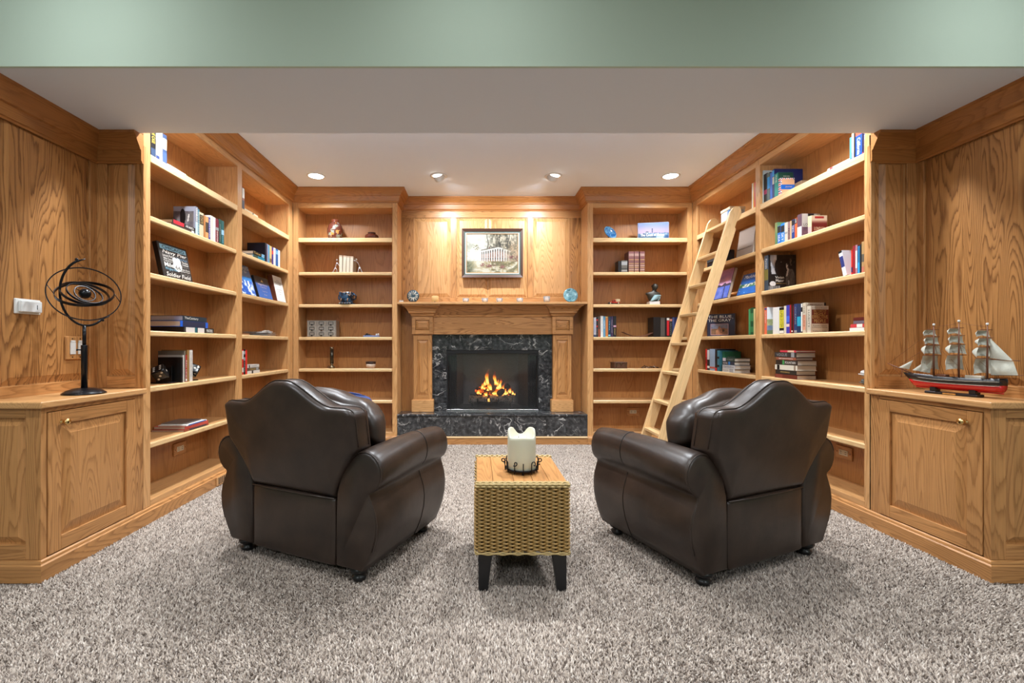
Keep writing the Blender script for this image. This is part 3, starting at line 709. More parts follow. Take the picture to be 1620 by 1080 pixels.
def flamemat():
    m, t, b = nt('orange_flame'); out = t.nodes['Material Output']; tc = N(t, 'ShaderNodeTexCoord')
    sp = N(t, 'ShaderNodeSeparateXYZ'); L(t, tc.outputs['Generated'], sp.inputs[0])
    n = N(t, 'ShaderNodeTexNoise', i_Scale=24., i_Detail=3.); L(t, tc.outputs['Object'], n.inputs['Vector'])
    ad = N(t, 'ShaderNodeMath', operation='MULTIPLY_ADD', n1=.45); L(t, n.outputs[0], ad.inputs[0]); L(t, sp.outputs['Z'], ad.inputs[2])
    r = ramp(t, [(.15, (1, .20, .02)), (.42, (1, .55, .12)), (.70, (1, .30, .03)), (1., (.85, .07, .006))]); L(t, ad.outputs[0], r.inputs[0])
    st = ramp(t, [(.15, (.45,)*3), (.45, (1, 1, 1)), (.8, (.5,)*3), (1.2, (.1,)*3)]); L(t, ad.outputs[0], st.inputs[0])
    e = N(t, 'ShaderNodeEmission'); mu = N(t, 'ShaderNodeMath', operation='MULTIPLY', n1=3.2); L(t, st.outputs[0], mu.inputs[0]); L(t, r.outputs[0], e.inputs[0]); L(t, mu.outputs[0], e.inputs[1])
    tr = N(t, 'ShaderNodeBsdfTransparent'); al = ramp(t, [(.2, (.7,)*3), (.7, (.62,)*3), (1., (.15,)*3)]); L(t, ad.outputs[0], al.inputs[0])
    ms = N(t, 'ShaderNodeMixShader'); L(t, al.outputs[0], ms.inputs[0]); L(t, tr.outputs[0], ms.inputs[1]); L(t, e.outputs[0], ms.inputs[2]); L(t, ms.outputs[0], out.inputs[0])
    return m
FL = flamemat()
fi = thing('fire', 'orange flames licking up between the logs', 'fire', (.16, 4.78, .42), static=True)
def flame(x, y, z, h, w_, seed):
    rnd = random.Random(seed); n_ = 18; na = 10; secs = []; ph = rnd.uniform(0, 6); cur = rnd.uniform(-.5, .5); fork = rnd.uniform(.6, 1.1)
    for i in range(n_+1):
        s = i/n_; rr = w_*(.55+.45*math.sin(PI*min(1, s*1.9)*.5+.2))*(1-s)**.62*(1+.28*math.sin(ph*2+s*9*fork))+.0004
        cx = x+w_*(cur*s*s*2.2+.42*math.sin(ph+s*6.5)*s); cy = y+.3*w_*math.cos(ph+s*5)*s
        secs.append([(cx+rr*(1+.22*math.sin(3*a*2*PI/na+ph+s*7))*math.cos(a*2*PI/na), cy+.6*rr*math.sin(a*2*PI/na), z+h*s) for a in range(na)])
    loft('flame', secs, FL, fi)
FLAMES = [(771, 604, .150, .022), (784, 604, .135, .020), (791, 610, .115, .018), (763, 610, .075, .018), (776, 612, .085, .022), (796, 615, .095, .016), (807, 617, .070, .014), (757, 618, .055, .015), (800, 620, .065, .016), (783, 620, .060, .022),
          (769, 622, .055, .020), (811, 619, .055, .011), (788, 624, .050, .020), (762, 626, .040, .020), (777, 627, .040, .024), (794, 625, .045, .018), (803, 624, .040, .014), (770, 629, .030, .022), (785, 629, .030, .022)]
for i, (px, py, h, w_) in enumerate(FLAMES):
    yy = 4.725+.016*(i % 3); flame(wx(px, yy), yy, wz(py+5, yy), h*1.12, w_*1.05, i+3)
    yy = 4.735+.016*(i % 2); flame(wx(px+(3.5 if i % 2 else -4), yy), yy, wz(py+6, yy), h*.62, w_*.6, i+33)
ld = bpy.data.lights.new('fire_glow', 'POINT'); ld.energy = .8; ld.color = (1, .45, .14); ld.shadow_soft_size = .06
o = bpy.data.objects.new('fire_glow', ld); C.objects.link(o); o.location = (.0, -.06, .08); o.parent = fi

# mantel ---------------------------------------------------------------
mt = thing('fireplace_mantel', 'oak fireplace mantel with panelled pilasters and flared capitals', 'mantel', (FX, 4.5, .29), static=True)
MX = oak('x', 'mid', .75); MC = oak('x', 'crown', .7)
box('mantel_shelf', -.7525, 1.0655, YF-.004, YB, 1.340, 1.362, oak('x', 'shelf', .5), mt, .004, seg=2)
yp = 4.50
box('frieze_board', FX-.60, FX+.60, yp+.012, 4.57, 1.056, 1.232, oak('x', 'mid', .9), mt, .002)
# sloping cornice between the capitals
loft('cornice', [[(x_, yp+.012-o, z) for o, z in ((0, 1.228), (.010, 1.232), (.012, 1.245), (.05, 1.29), (.085, 1.325), (.10, 1.330), (.10, 1.3398), (-.05, 1.3398), (-.05, 1.228))] for x_ in (FX-.60, FX+.60)], MX, mt, smooth=False)
for s in (-1, 1):
    cx = FX+s*.69; T = lambda a, b, z: (cx+a, yp+b, z)
    pil = box('pilaster', cx-.09, cx+.09, yp+.012, 4.57, .29, 1.056, OZ, mt, .002)
    for a0, a1 in ((-.09, -.054), (.054, .09)): tbox(T, 'pilaster_stile', a0, a1, 0, .012, .412, 1.054, OZ, pil)
    tbox(T, 'pilaster_rail', -.054, .054, 0, .012, .412, .455, OX, pil); tbox(T, 'pilaster_rail', -.054, .054, 0, .012, 1.0, 1.054, OX, pil)
    raised(T, 'raised_panel', -.054, .054, .455, 1.0, .0, OZ, pil, rec=.011, wid=.028, lip=.004)
    box('plinth', cx-.108, cx+.108, yp-.016, 4.57, .2905, .405, oak('x', 'shelf', .6), mt, .003); 
    loft('plinth_cap', [[(cx-.108+q, yp-.016+q, z), (cx+.108-q, yp-.016+q, z), (cx+.108-q, 4.57, z), (cx-.108+q, 4.57, z)] for q, z in ((0, .4052), (.004, .409), (.016, .413))], OX, mt, smooth=False)
    blk = box('capital_block', cx-.103, cx+.103, yp-.012, 4.57, 1.056, 1.232, OX, mt, .002)
    T3 = lambda a, b, z: (cx+a, yp-.024+b, z)
    for a0, a1, z0, z1 in ((-.103, -.068, 1.058, 1.230), (.068, .103, 1.058, 1.230), (-.068, .068, 1.058, 1.098), (-.068, .068, 1.196, 1.230)): tbox(T3, 'block_frame', a0, a1, 0, .012, z0, z1, OX, blk)
    raised(T3, 'raised_panel', -.068, .068, 1.098, 1.196, .002, oak('x', 'mid', .9), blk, rec=.01, wid=.024, lip=.003)
    secs = []
    for o, z in ((0, 1.232), (.008, 1.236), (.012, 1.248), (.014, 1.256), (.026, 1.262), (.030, 1.268), (.030, 1.276), (.034, 1.284), (.046, 1.303), (.066, 1.324), (.078, 1.330), (.078, 1.3398)):
        secs.append([(cx-.103-o, yp-.024-o*1.45, z), (cx+.103+o, yp-.024-o*1.45, z), (cx+.103+o, 4.6, z), (cx-.103-o, 4.6, z)])
    loft('capital_cornice', secs, oak('x', 'mid', .8), mt, smooth=False)
# ================================================================ ARMCHAIRS
LE = leather(); SEAM = plain('dark_piping', (.012, .008, .006), .4)
def smoothstep(a, b, x):
    x = max(0, min(1, (x-a)/(b-a))); return x*x*(3-2*x)
def chair():
    t = thing('armchair', 'dark brown leather armchair', 'armchair', group='pair of leather armchairs')
    # --- arms: one profile swept from rear to front
    def profile():
        P = [(.238, .055), (.238, .16), (.240, .27), (.243, .35), (.262, .42), (.288, .468)]
        c, r = (.385, .452), .083
        for k in range(14):
            a = math.radians(155-k*17.5); P.append((c[0]+r*math.cos(a), c[1]+r*math.sin(a)))
        P += [(.408, .362), (.418, .338), (.438, .295), (.447, .25), (.442, .20), (.424, .145), (.398, .095), (.372, .055)]
        return P
    P0 = profile(); cu = sum(p[0] for p in P0)/len(P0); cz = sum(p[1] for p in P0)/len(P0)
    def taper(u, v): return u-(max(0, u-.30))*.30*smoothstep(0, .6, v)
    for s in (-1, 1):
        secs = []
        for v, k in ((-.004, .90), (.000, .945), (.006, .975), (.018, .995), (.05, 1), (.12, 1), (.2, 1), (.3, 1), (.4, 1), (.5, 1), (.56, 1), (.60, .99), (.618, .965), (.628, .92), (.632, .86)):
            ring = []
            for (u, z) in P0:
                uu, zz = cu+(u-cu)*k, cz+(z-cz)*(k if z > .2 else (1-(1-k)*.5))
                zz += .012*math.sin(PI*max(0, min(1, v/.62)))*(1 if z > .38 else 0)
                uu = taper(uu, v); ring.append((s*uu, v, zz))
            secs.append(ring if s > 0 else ring[::-1])
        a = loft('arm', secs, LE, t)
        # welt round the rear face of the arm and a stitched band across the roll
        rim = [(s*(cu+(u-cu)*.975), .001, cz+(z-cz)*(.975 if z > .2 else .99)) for u, z in P0]
        tube('piping', rim[4:-2], .0028, LE, a, 6)
        band = [(s*taper(u+.001*(u-cu)/.1, .40), .40, z+.0118) for u, z in P0[4:21]]
        tube('seam', band, .0018, SEAM, a, 5)
        tube('seam', [(s*taper(u+.0015, .40), .40, z) for u, z in P0[20:]], .0012, SEAM, a, 5)
    # --- camel back
    H = .366
    def top(u):
        a = abs(u)
        if a > H-.035: return .700-.030*(1-math.sqrt(max(0, 1-((a-(H-.035))/.035)**2)))
        return .702+.100*(1-smoothstep(.02, .255, a)) if a > .02 else .802
    def bot(u):
        a = abs(u)
        if a < .236: return .325
        return .325+.215*((a-.236)/(H-.236))**.72
    nu, nz = 64, 26; thick = .115
    us = [H*math.sin(-PI/2+PI*i/nu)*.35+H*(-1+2*i/nu)*.65 for i in range(nu+1)]
    V, F = [], []; idx = {}
    def lean(z): return -(z-.325)*.155
    for side in (0, 1):
        for i, u in enumerate(us):
            b, tp = bot(u), top(u)
            for j in range(nz+1):
                q = j/nz; q = q*.6+.4*(.5-.5*math.cos(PI*q)); z = b+(tp-b)*q
                d = min(H-abs(u), (tp-z)*.93, (z-b)*.9); d = max(0, d); r = .026
                off = 0 if d >= r else r-math.sqrt(max(0, r*r-(r-d)**2))
                bulge = .012*min(1, d/.15)
                v = lean(z)+(off-bulge if side == 0 else thick-off+bulge*.5)
                idx[side, i, j] = len(V); V.append((u, v, z))
    for side in (0, 1):
        for i in range(nu):
            for j in range(nz):
                f = (idx[side, i, j], idx[side, i+1, j], idx[side, i+1, j+1], idx[side, i, j+1]); F.append(f if side == 0 else f[::-1])
    per = [(i, 0) for i in range(nu)]+[(nu, j) for j in range(nz)]+[(i, nz) for i in range(nu, 0, -1)]+[(0, j) for j in range(nz, 0, -1)]
    for k in range(len(per)):
        a, b = per[k], per[(k+1) % len(per)]; F.append((idx[0, a[0], a[1]], idx[1, a[0], a[1]], idx[1, b[0], b[1]], idx[0, b[0], b[1]]))
    bk = mesh('back', V, F, LE, t, smooth=True)
    def edge(dv):
        e = [(H*1.0, bot(H)+.01), (H, .60), (H, .655)]+[(u, top(u)) for u in us[::-1][1:-1]]+[(-H, .655), (-H, .60), (-H, bot(H)+.01)]
        return [(u*(.999), lean(z)+dv, z+.0005) for u, z in e]
    tube('piping', edge(.024), .0026, LE, bk, 6); tube('piping', edge(.088), .0026, LE, bk, 6)
    # --- lower back panel, seat deck
    rbox('lower_back_panel', .236, .03, .137, .012, LE, t, 8, .006, c=(0, .028, .190))
    tube('welt', [(-.236, -.001, .3275), (-.1, -.007, .327), (.1, -.007, .327), (.236, -.001, .3275)], .0035, LE, t, 6)
    rbox('seat_base', .25, .27, .09, .015, LE, t, 4, c=(0, .335, .15))
    rbox('front_apron', .25, .012, .095, .01, LE, t, 4, c=(0, .612, .16))
    sc_ = rbox('seat_cushion', .246, .275, .080, .045, LE, t, 9, .022, c=(0, .375, .325))
    # --- loose back cushion with soft creases
    rnd = random.Random(5)
    def crease(p):
        n = (fbm(p.x*9+3, p.z*8+p.y*5+9, 2, 3)-.5)*1.5+.5*math.sin(p.x*38+p.z*16+4*fbm(p.x*6, p.z*6, 5))*smoothstep(.05, .2, abs(p.x)+.3*abs(p.z))*.6
        k = 1+.10*smoothstep(.0, .2, p.z)
        return Vector((p.x*(1+.03*math.sin(p.z*9)), p.y*k+n*.020, p.z+n*.012-.05*(p.x/.32)**2*(1 if p.z > 0 else 0)))
    M = Matrix.Translation((0, .160, .550)) @ Matrix.Rotation(math.radians(-9), 4, 'X')
    bc = rbox('back_cushion', .322, .078, .175, .06, LE, t, 12, .030, M=M, shape=crease)
    ring = []
    for k in range(60):
        a = 2*PI*k/60; ca, sa = math.cos(a), math.sin(a); e = 4.2
        u = .322*math.copysign(abs(ca)**(2/e), ca); z = .176*math.copysign(abs(sa)**(2/e), sa)
        p = crease(Vector((u, .0, z))); ring.append(M @ Vector((p.x, .005, p.z)))
    tube('piping', ring, .0045, LE, bc, 6, closed=True)
    # --- bun feet
    for u, v in ((-.325, .045), (.325, .045), (-.30, .565), (.30, .565)):
        lathe('foot', [(.018, 0), (.026, .004), (.030, .014), (.028, .022), (.020, .027), (.024, .031), (.036, .040), (.040, .050), (.036, .058)], BLACKWOOD, t, 20, (u, v, 0))
    return t
ch = chair()
M1 = Matrix.Translation((-.785, 1.939, 0)) @ Matrix.Rotation(math.radians(-25), 4, 'Z')
M2 = Matrix.Translation((1.2165, 1.899, 0)) @ Matrix.Rotation(math.radians(24), 4, 'Z')
ch.matrix_world = M1; ch.matrix_basis = M1; ch['label'] = 'dark brown leather armchair holding a blue pillow, left of the wicker table'
ch2 = dup(ch, M2, 'dark brown leather armchair without pillow, right of the wicker table')
# blue pillow in the left chair
VELVET = plain('blue_velvet', (.008, .030, .155), .7, bump=.3, bscale=300, vary=.2)
MP = M1 @ Matrix.Translation((.005, .305, .553)) @ Matrix.Rotation(math.radians(-20), 4, 'X') @ Matrix.Rotation(math.radians(4), 4, 'Y')
pl = thing('throw_pillow', 'royal blue velvet throw pillow leaning in the left armchair', 'pillow', M=MP)
rbox('cover', .15, .045, .15, .04, VELVET, pl, 9, .03, shape=lambda p: Vector((p.x*(1-.04*(1-(p.z/.15)**2)), p.y*(1-.55*max(abs(p.x)/.15, abs(p.z)/.15)**5), p.z*(1-.04*(1-(p.x/.15)**2)))))
ring = [(.15*math.copysign(abs(math.cos(a))**.35, math.cos(a)), 0, .15*math.copysign(abs(math.sin(a))**.35, math.sin(a))) for a in [2*PI*k/48 for k in range(48)]]
tube('piping', ring, .004, VELVET, pl, 6, closed=True)

# ================================================================ WICKER TABLE
tb = thing('wicker_table', 'small wicker side table with wooden top and black legs', 'table', (.1795, 1.97, 0))
HX, Y0, Y1, Z0, Z1 = .177, -.222, .222, .150, .402
RAT = plain('golden_rattan', (.38, .225, .07), .45, bump=.3, bscale=90, vary=.35); RAT2 = plain('pale_rattan', (.50, .36, .15), .45, bump=.3, bscale=90, vary=.3)
DARKIN = plain('weave_gap_shade', (.012, .009, .006), .9)  # near-black inner boxes put the shade of the weave gaps into colour
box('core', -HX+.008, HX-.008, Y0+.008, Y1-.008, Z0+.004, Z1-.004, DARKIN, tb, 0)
nf, ns = 15, 19
def perim():
    pts = []   # (x, y, nx, ny) stations, one at each stake and one between
    for i in range(nf*2): pts.append((-HX+2*HX*(i+.5)/(nf*2)*1.0, Y0, 0, -1))
    for i in range(ns*2): pts.append((HX, Y0+(Y1-Y0)*(i+.5)/(ns*2), 1, 0))
    for i in range(nf*2): pts.append((HX-2*HX*(i+.5)/(nf*2), Y1, 0, 1))
    for i in range(ns*2): pts.append((-HX, Y1-(Y1-Y0)*(i+.5)/(ns*2), -1, 0))
    return pts
ST = perim(); nst = len(ST)
def weaver_mesh(phase):
    pts = []
    # over two stations, under two: bump centred on each stake of this phase
    for i, (x, y, ax_, ay_) in enumerate(ST):
        for sub in (0, .5):
            q = (i+sub)*PI/2+phase*PI-.0; o = .0062*math.sin(q)
            nx2, ny2 = ST[(i+1) % nst][:2]
            if math.hypot(nx2-x, ny2-y) > .03: nx2, ny2 = x, y
            pts.append((x+(nx2-x)*sub+ax_*o, y+(ny2-y)*sub+ay_*o, .0008*math.sin(q)))
    V, F = tube_geo(pts, [.0034*(1+.22*math.sin(k*PI/4+phase*PI)) for k in range(len(pts))], 6, True); me = bpy.data.meshes.new('weaver'); me.from_pydata([tuple(v) for v in V], [], F)
    me.polygons.foreach_set('use_smooth', [True]*len(me.polygons)); me.materials.append(RAT); return me
wm = [weaver_mesh(0), weaver_mesh(1)]
NR = 35
for k in range(NR):
    o = obj('weaver', wm[k % 2], None, tb); o.location = (0, 0, Z0+.009+(Z1-Z0-.016)*k/(NR-1))
vs_, fs_ = [], []
stk = bpy.data.meshes.new('stake')
for dx in (-.0022, .0022):
    V, F = tube_geo([(dx, 0, Z0+.002), (dx, 0, Z1)], .0021, 5); n0 = len(vs_); vs_ += [tuple(v) for v in V]; fs_ += [tuple(i+n0 for i in f) for f in F]
stk.from_pydata(vs_, [], fs_); stk.materials.append(RAT2)
for i in range(0, nst, 2):
    x, y, ax_, ay_ = ST[i]; x2, y2 = ST[i+1][:2]; o = obj('stake', stk, None, tb); o.location = ((x+x2)/2, (y+y2)/2, 0); o.rotation_euler = (0, 0, math.atan2(ax_, -ay_))
# braided foot rim and the raised woven rims at the two ends of the top
for z, r_, dz in ((Z0+.002, .0032, .002), (Z0-.002, .0032, -.002)):
    pts = []
    for cx_, cy_, a0 in ((HX-.01, Y0+.01, -90), (HX-.01, Y1-.01, 0), (-HX+.01, Y1-.01, 90), (-HX+.01, Y0+.01, 180)):
        for k in range(6): a = math.radians(a0+k*18); pts.append((cx_+.016*math.cos(a), cy_+.016*math.sin(a), z))
    dense = []
    for i in range(len(pts)):
        a, b = Vector(pts[i]), Vector(pts[(i+1) % len(pts)]); m_ = max(1, int((b-a).length/.008))
        for k in range(m_): dense.append(a.lerp(b, k/m_))
    dense = [(p.x, p.y, p.z+dz*math.sin(i*.9)) for i, p in enumerate(dense)]
    tube('foot_rim', dense, r_, RAT2, tb, 6, closed=True)
for ye, sg in ((Y0, -1), (Y1, 1)):
    rim = box('top_rim', -HX-.001, HX+.001, ye-.004 if sg < 0 else ye-.018, ye+.018 if sg < 0 else ye+.004, Z1, Z1+.014, DARKIN, tb, .004)
    for row, (yo, zo) in enumerate(((ye+sg*.0045, Z1+.004), (ye+sg*.0035, Z1+.012), (ye-sg*.007, Z1+.0155), (ye-sg*.016, Z1+.013))):
        pts = [(-HX-.004+(2*HX+.008)*i/120, yo+sg*.0026*math.sin(i*PI*15/60+row*PI)*(1 if row < 2 else 0), zo+.0028*math.sin(i*PI*15/60+row*PI)*(1 if row > 1 else 0)) for i in range(121)]
        tube('rim_weaver', pts, .0042, RAT2, rim, 6)
xs_ = [-HX, -.112, -.03, .045, .108, HX]
for a, b in zip(xs_, xs_[1:]): box('plank', a+.0006, b-.0006, Y0+.019, Y1-.019, Z1+.001, Z1+.013, oak('y', 'mid', .5), tb, .001)
for sx in (-1, 1):
    for sy in (-1, 1):
        x0 = sx*.170; y0_ = sy*.214; secs = []
        for z, w_ in ((0, .036), (.148, .054)):
            secs.append([(x0, y0_, z), (x0-sx*w_, y0_, z), (x0-sx*w_, y0_-sy*w_, z), (x0, y0_-sy*w_, z)])
        loft('leg', secs, BLACKWOOD, tb, smooth=False)
# ---- candle and its iron holder
TZ = Z1+.013
CXY = (.193, 1.925)
hd = thing('candle_holder', 'black iron scrollwork candle holder on the wicker table', 'candle holder', (*CXY, TZ))
lathe('dish', [(.056, .010), (.066, .010), (.068, .014), (.068, .020), (.066, .020), (.064, .0145), (.056, .013)], BLACKMETAL, hd, 40, cap=False)
for k in range(3):
    a = math.radians(30+120*k); lathe('foot', [(.003, 0), (.0045, .003), (.0045, .011)], BLACKMETAL, hd, 10, (.062*math.cos(a), .062*math.sin(a), 0))
for k in range(12):
    a = 2*PI*k/12+math.radians(-90); c_, s_ = math.cos(a), math.sin(a); sg = 1 if k % 2 else -1
    pts = []
    for (rad, tang, z) in ((.069, 0, .006), (.070, 0, .03), (.0705, 0, .046)): pts.append((rad, tang, z))
    for q in range(14):
        an = q*.42; rr = .0105-.0005*q
        if k % 6 == 0: pts.append((.0705+(.002 if q < 2 else .004)*0, 0, .046+.0012*q*(q < 4)))
        elif k % 3 == 0: pts.append((.0705+rr*(1-math.cos(an))*1.0, 0, .046+rr*math.sin(an)))
        else: pts.append((.0705+.001*q, sg*rr*(1-math.cos(an)), .046+rr*math.sin(an)))
    tube('scroll', [(r_*c_-t_*s_, r_*s_+t_*c_, z) for r_, t_, z in pts], .0024, BLACKMETAL, hd, 6)
cn = thing('pillar_candle', 'thick ivory candle with a melted two-eared rim, on the wicker table', 'candle', (*CXY, TZ+.0145))
def cand():
    n = 48; V, F = [], []; R = .0595
    def hh(a):
        g = lambda c, w_: math.exp(-((math.atan2(math.sin(a-c), math.cos(a-c)))/w_)**4)
        return .136+.030*g(math.radians(152), .72)+.030*g(math.radians(28), .72)+.002*math.sin(3*a)
    rows = [(R*.97, lambda a: 0), (R, lambda a: .004), (R, lambda a: .05), (R*.995, lambda a: .10), (R*.99, lambda a: hh(a)-.012), (R*.965, lambda a: hh(a)-.003), (R*.90, lambda a: hh(a)), (R*.82, lambda a: hh(a)-.004), (R*.72, lambda a: min(hh(a)-.016, .13)), (R*.4, lambda a: .122), (.001, lambda a: .120)]
    for r_, zf in rows:
        for k in range(n): a = 2*PI*k/n; V.append((r_*math.cos(a), r_*math.sin(a), zf(a)))
    for i in range(len(rows)-1):
        for k in range(n): k2 = (k+1) % n; F.append((i*n+k, i*n+k2, (i+1)*n+k2, (i+1)*n+k))
    F.append(tuple(range(n-1, -1, -1)))
    return mesh('wax', V, F, WAX, cn, smooth=True)
cand()
for k in range(3):
    a = 2*PI*k/3; tube('wick', [(.02*math.cos(a), .02*math.sin(a), .118), (.021*math.cos(a), .02*math.sin(a), .130)], .0012, BLACKWOOD, cn, 6)

# ================================================================ LIBRARY LADDER
th = math.atan2(.559, 1.772)
ML = Matrix.Translation((1.369, 3.66, 0)) @ Matrix.Rotation(th, 4, 'Y')
la = thing('library_ladder', 'pale oak library ladder leaning on the right bookcase', 'ladder', M=ML)
PALE = oak('z', 'pale', .45); LEN = 2.115
for y in (-.177, .152):
    hw = .041; n_ = 12; prof = [(-hw, .02), (hw, .02)]
    prof = [(-hw, .012), (hw, -.012)]
    out = [(-hw, .0), (hw, .0), (hw, LEN-.175), (hw-.012, LEN-.165), (hw-.012, LEN-.115), (hw+.004, LEN-.10)]+[(.004+(hw)*math.cos(PI*k/n_), LEN-.06+.055*math.sin(PI*k/n_)) for k in range(n_+1)]
    out[-1] = (-hw, LEN-.06)
    z0b = .0
    V = [(x, y, z) for x, z in out]+[(x, y+.025, z) for x, z in out]; m_ = len(out)
    # cut the foot level with the floor
    V = [(x, yy, (-x*math.tan(-th) if z == 0 else z)) for x, yy, z in V]
    F = [tuple(range(m_)), tuple(range(2*m_-1, m_-1, -1))]+[(k, (k+1) % m_, m_+(k+1) % m_, m_+k) for k in range(m_)]
    st = mesh('stile', V, F, PALE, la)
    md = st.modifiers.new('edge', 'BEVEL'); md.width = .003; md.segments = 2; md.limit_method = 'ANGLE'
for i in range(8):
    zf = (.252+.2355*i-.0)/math.cos(th)
    tr = box('tread', -.040, .040, -.152, .152, -.011, .011, oak('y', 'pale', .4), la, .003)
    tr.location = (0, 0, zf); tr.rotation_euler = (0, -th, 0)

# ================================================================ PAINTING
tilt = math.radians(1.0)
MPn = Matrix.Translation((.164, 4.566, 1.871)) @ Matrix.Rotation(tilt, 4, 'X')
pa = thing('framed_painting', 'framed painting of a white columned mansion above the mantel', 'painting', M=MPn)
FW, FH = .306, .243
WAL = plain('walnut_frame', (.075, .034, .022), .4, bump=.1, vary=.2); GRN = plain('grey_green_liner', (.055, .085, .072), .6); LIN = plain('linen_liner', (.72, .70, .64), .7); GLD = plain('dull_gold_fillet', (.30, .19, .08), .45, .3)
def frame_ring(name, w0, h0, w1, h1, d0, d1, mat):
    V = [(-w0, d0, -h0), (w0, d0, -h0), (w0, d0, h0), (-w0, d0, h0), (-w1, d1, -h1), (w1, d1, -h1), (w1, d1, h1), (-w1, d1, h1)]
    V += [(x, .018, z) for x, y, z in V]
    F = [(k, (k+1) % 4, 4+(k+1) % 4, 4+k) for k in range(4)]+[(8+k, 12+k, 12+(k+1) % 4, 8+(k+1) % 4) for k in range(4)]
    F += [(k, 8+k, 8+(k+1) % 4, (k+1) % 4) for k in range(4)]+[(4+k, 4+(k+1) % 4, 12+(k+1) % 4, 12+k) for k in range(4)]
    return mesh(name, V, F, mat, pa)
frame_ring('outer_frame', FW, FH, FW-.022, FH-.026, -.018, -.002, WAL)
frame_ring('green_liner', FW-.0225, FH-.0265, FW-.036, FH-.038, .0, .003, GRN)
frame_ring('linen_liner', FW-.0362, FH-.0382, FW-.043, FH-.044, .0, .004, LIN)
frame_ring('gold_fillet', FW-.0432, FH-.0442, FW-.052, FH-.053, .002, .008, GLD)
pw, ph = 2*(FW-.052), 2*(FH-.053)
def mansion(u, v):
    br = fbm(u*34, v*26, 44, 2)-.5                       # brush marks
    moss = fbm(u*34, v*7, 47, 3)
    c = lerp((228, 227, 214), (252, 251, 246), fbm(u*5, v*5, 1)+br*.5)
    c = lerp(c, (176, 178, 162), .6*smoothstep(.45, .72, fbm(u*6+4, v*7, 4))*smoothstep(.40, .0, u))
    # moss-hung trees filling the upper right
    dens = smoothstep(.30, .60, u+.10*(fbm(u*8, v*8, 6)-.5))*smoothstep(.46, .70, v+.12*(moss-.5))
    if dens > 0: c = lerp(c, lerp((104, 100, 84), (222, 214, 196), moss*1.9-.45+br), dens*.95)
    for tx, tw, ln in ((.40, .010, .02), (.66, .016, -.04), (.80, .012, .05), (.56, .006, .03)):
        if abs(u-tx-ln*(v-.5)-.015*math.sin(v*14+tx*9)) < tw*(.7+.6*(1-v)) and v > .46 and fbm(u*30, v*10, 3) > .30: c = lerp(c, (88, 82, 72), .7)
    if abs(v-.70-.10*math.sin(u*7)) < .010 and .45 < u < .9: c = lerp(c, (110, 104, 92), .6)
    if u > .68: c = lerp(c, lerp((140, 130, 104), (214, 182, 150), fbm(u*16, v*16, 9)+br), .75*smoothstep(.68, .9, u)*smoothstep(.18, .3, v)*smoothstep(.95, .6, v))
    if u > .82 and .20 < v < .46 and fbm(u*26, v*26, 12) > .54: c = lerp(c, (150, 98, 100), .75)
    # white columned house
    roof = .565+.10*max(0, min(1, (u-.27)/.36)) if u < .63 else .665-.10*(u-.63)/.24
    if .27 < u < .86:
        if .29+.02*br < v < roof-.035:
            k = (u-.27)/.6; fr = (k**.9*13) % 1
            hc = (250, 248, 242) if fr < .46 else lerp((160, 124, 112), (206, 172, 158), vn(u*40, v*9, 2)+br)
            if fr > .46 and (v > roof-.10 or .34 < v < .38): hc = (112, 98, 90)
            c = lerp(c, hc, .92 if u < .64 else .92-.75*smoothstep(.64, .86, u))
        elif roof-.035 <= v < roof: c = lerp(c, (244, 242, 234), .9 if u < .7 else .5)
        elif roof <= v < roof+.03 and u < .70: c = lerp(c, (150, 142, 132), .8)
    if abs(u-.44) < .008 and .62 < v < .68: c = (150, 76, 70)
    # garden
    if v < .29+.03*br:
        g = fbm(u*8, v*14, 21, 4)+br*.8; c = lerp((246, 242, 228), (198, 186, 150), g*1.7-.55)
        if u > .48: c = lerp(c, (140, 132, 98), .65*smoothstep(.42, .62, fbm(u*10+3, v*16, 31)))
        for bx, by, bw in ((.30, .205, .05), (.44, .17, .07), (.55, .18, .035), (.70, .15, .05)):
            if ((u-bx)/bw)**2+((v-by)/.045)**2 < .7+1.6*(vn(u*70, v*60)-.35) and vn(u*90, v*80, 8) > .35: c = lerp((150, 100, 98), (214, 176, 166), vn(u*70, v*70, 4))
    if u < .2: c = lerp(c, lerp((96, 102, 78), (190, 190, 166), fbm(u*26, v*26, 15)+br), .85*smoothstep(.19, .04, u)*smoothstep(.38, .2, v))
    if ((u-.2)/.08)**2+((v-.66)/.07)**2 < 1 and vn(u*60, v*60, 6) > .60: c = (160, 152, 106)
    return tuple(max(0, min(255, q+26*br)) for q in c)
picture('canvas', (-pw/2, .0085, -ph/2), (1, 0, 0), (0, 0, 1), pw, ph, 210, 156, lambda u, v: tuple(255*(q/255)**1.6*.74 for q in mansion(u, v)), pa, .4)
box('stretcher', -FW+.03, FW-.03, .0095, .018, -FH+.03, FH-.03, WAL, pa, 0)
for x_ in (-.2, .2): box('hanger', x_-.01, x_+.01, .018, .050, FH-.06, FH-.045, BLACKMETAL, pa, .001)

# ================================================================ THINGS ON THE MANTEL
MZ = 1.362; YM = 4.44
t = thing('small_box', 'tiny white box at the far left end of the mantel', 'box', (-.725, YM-.02, MZ))
box('body', -.02, .02, -.012, .012, 0, .018, WHITEPL, t, .003); box('lid', -.021, .021, -.013, .013, .0182, .023, WHITEPL, t, .002)
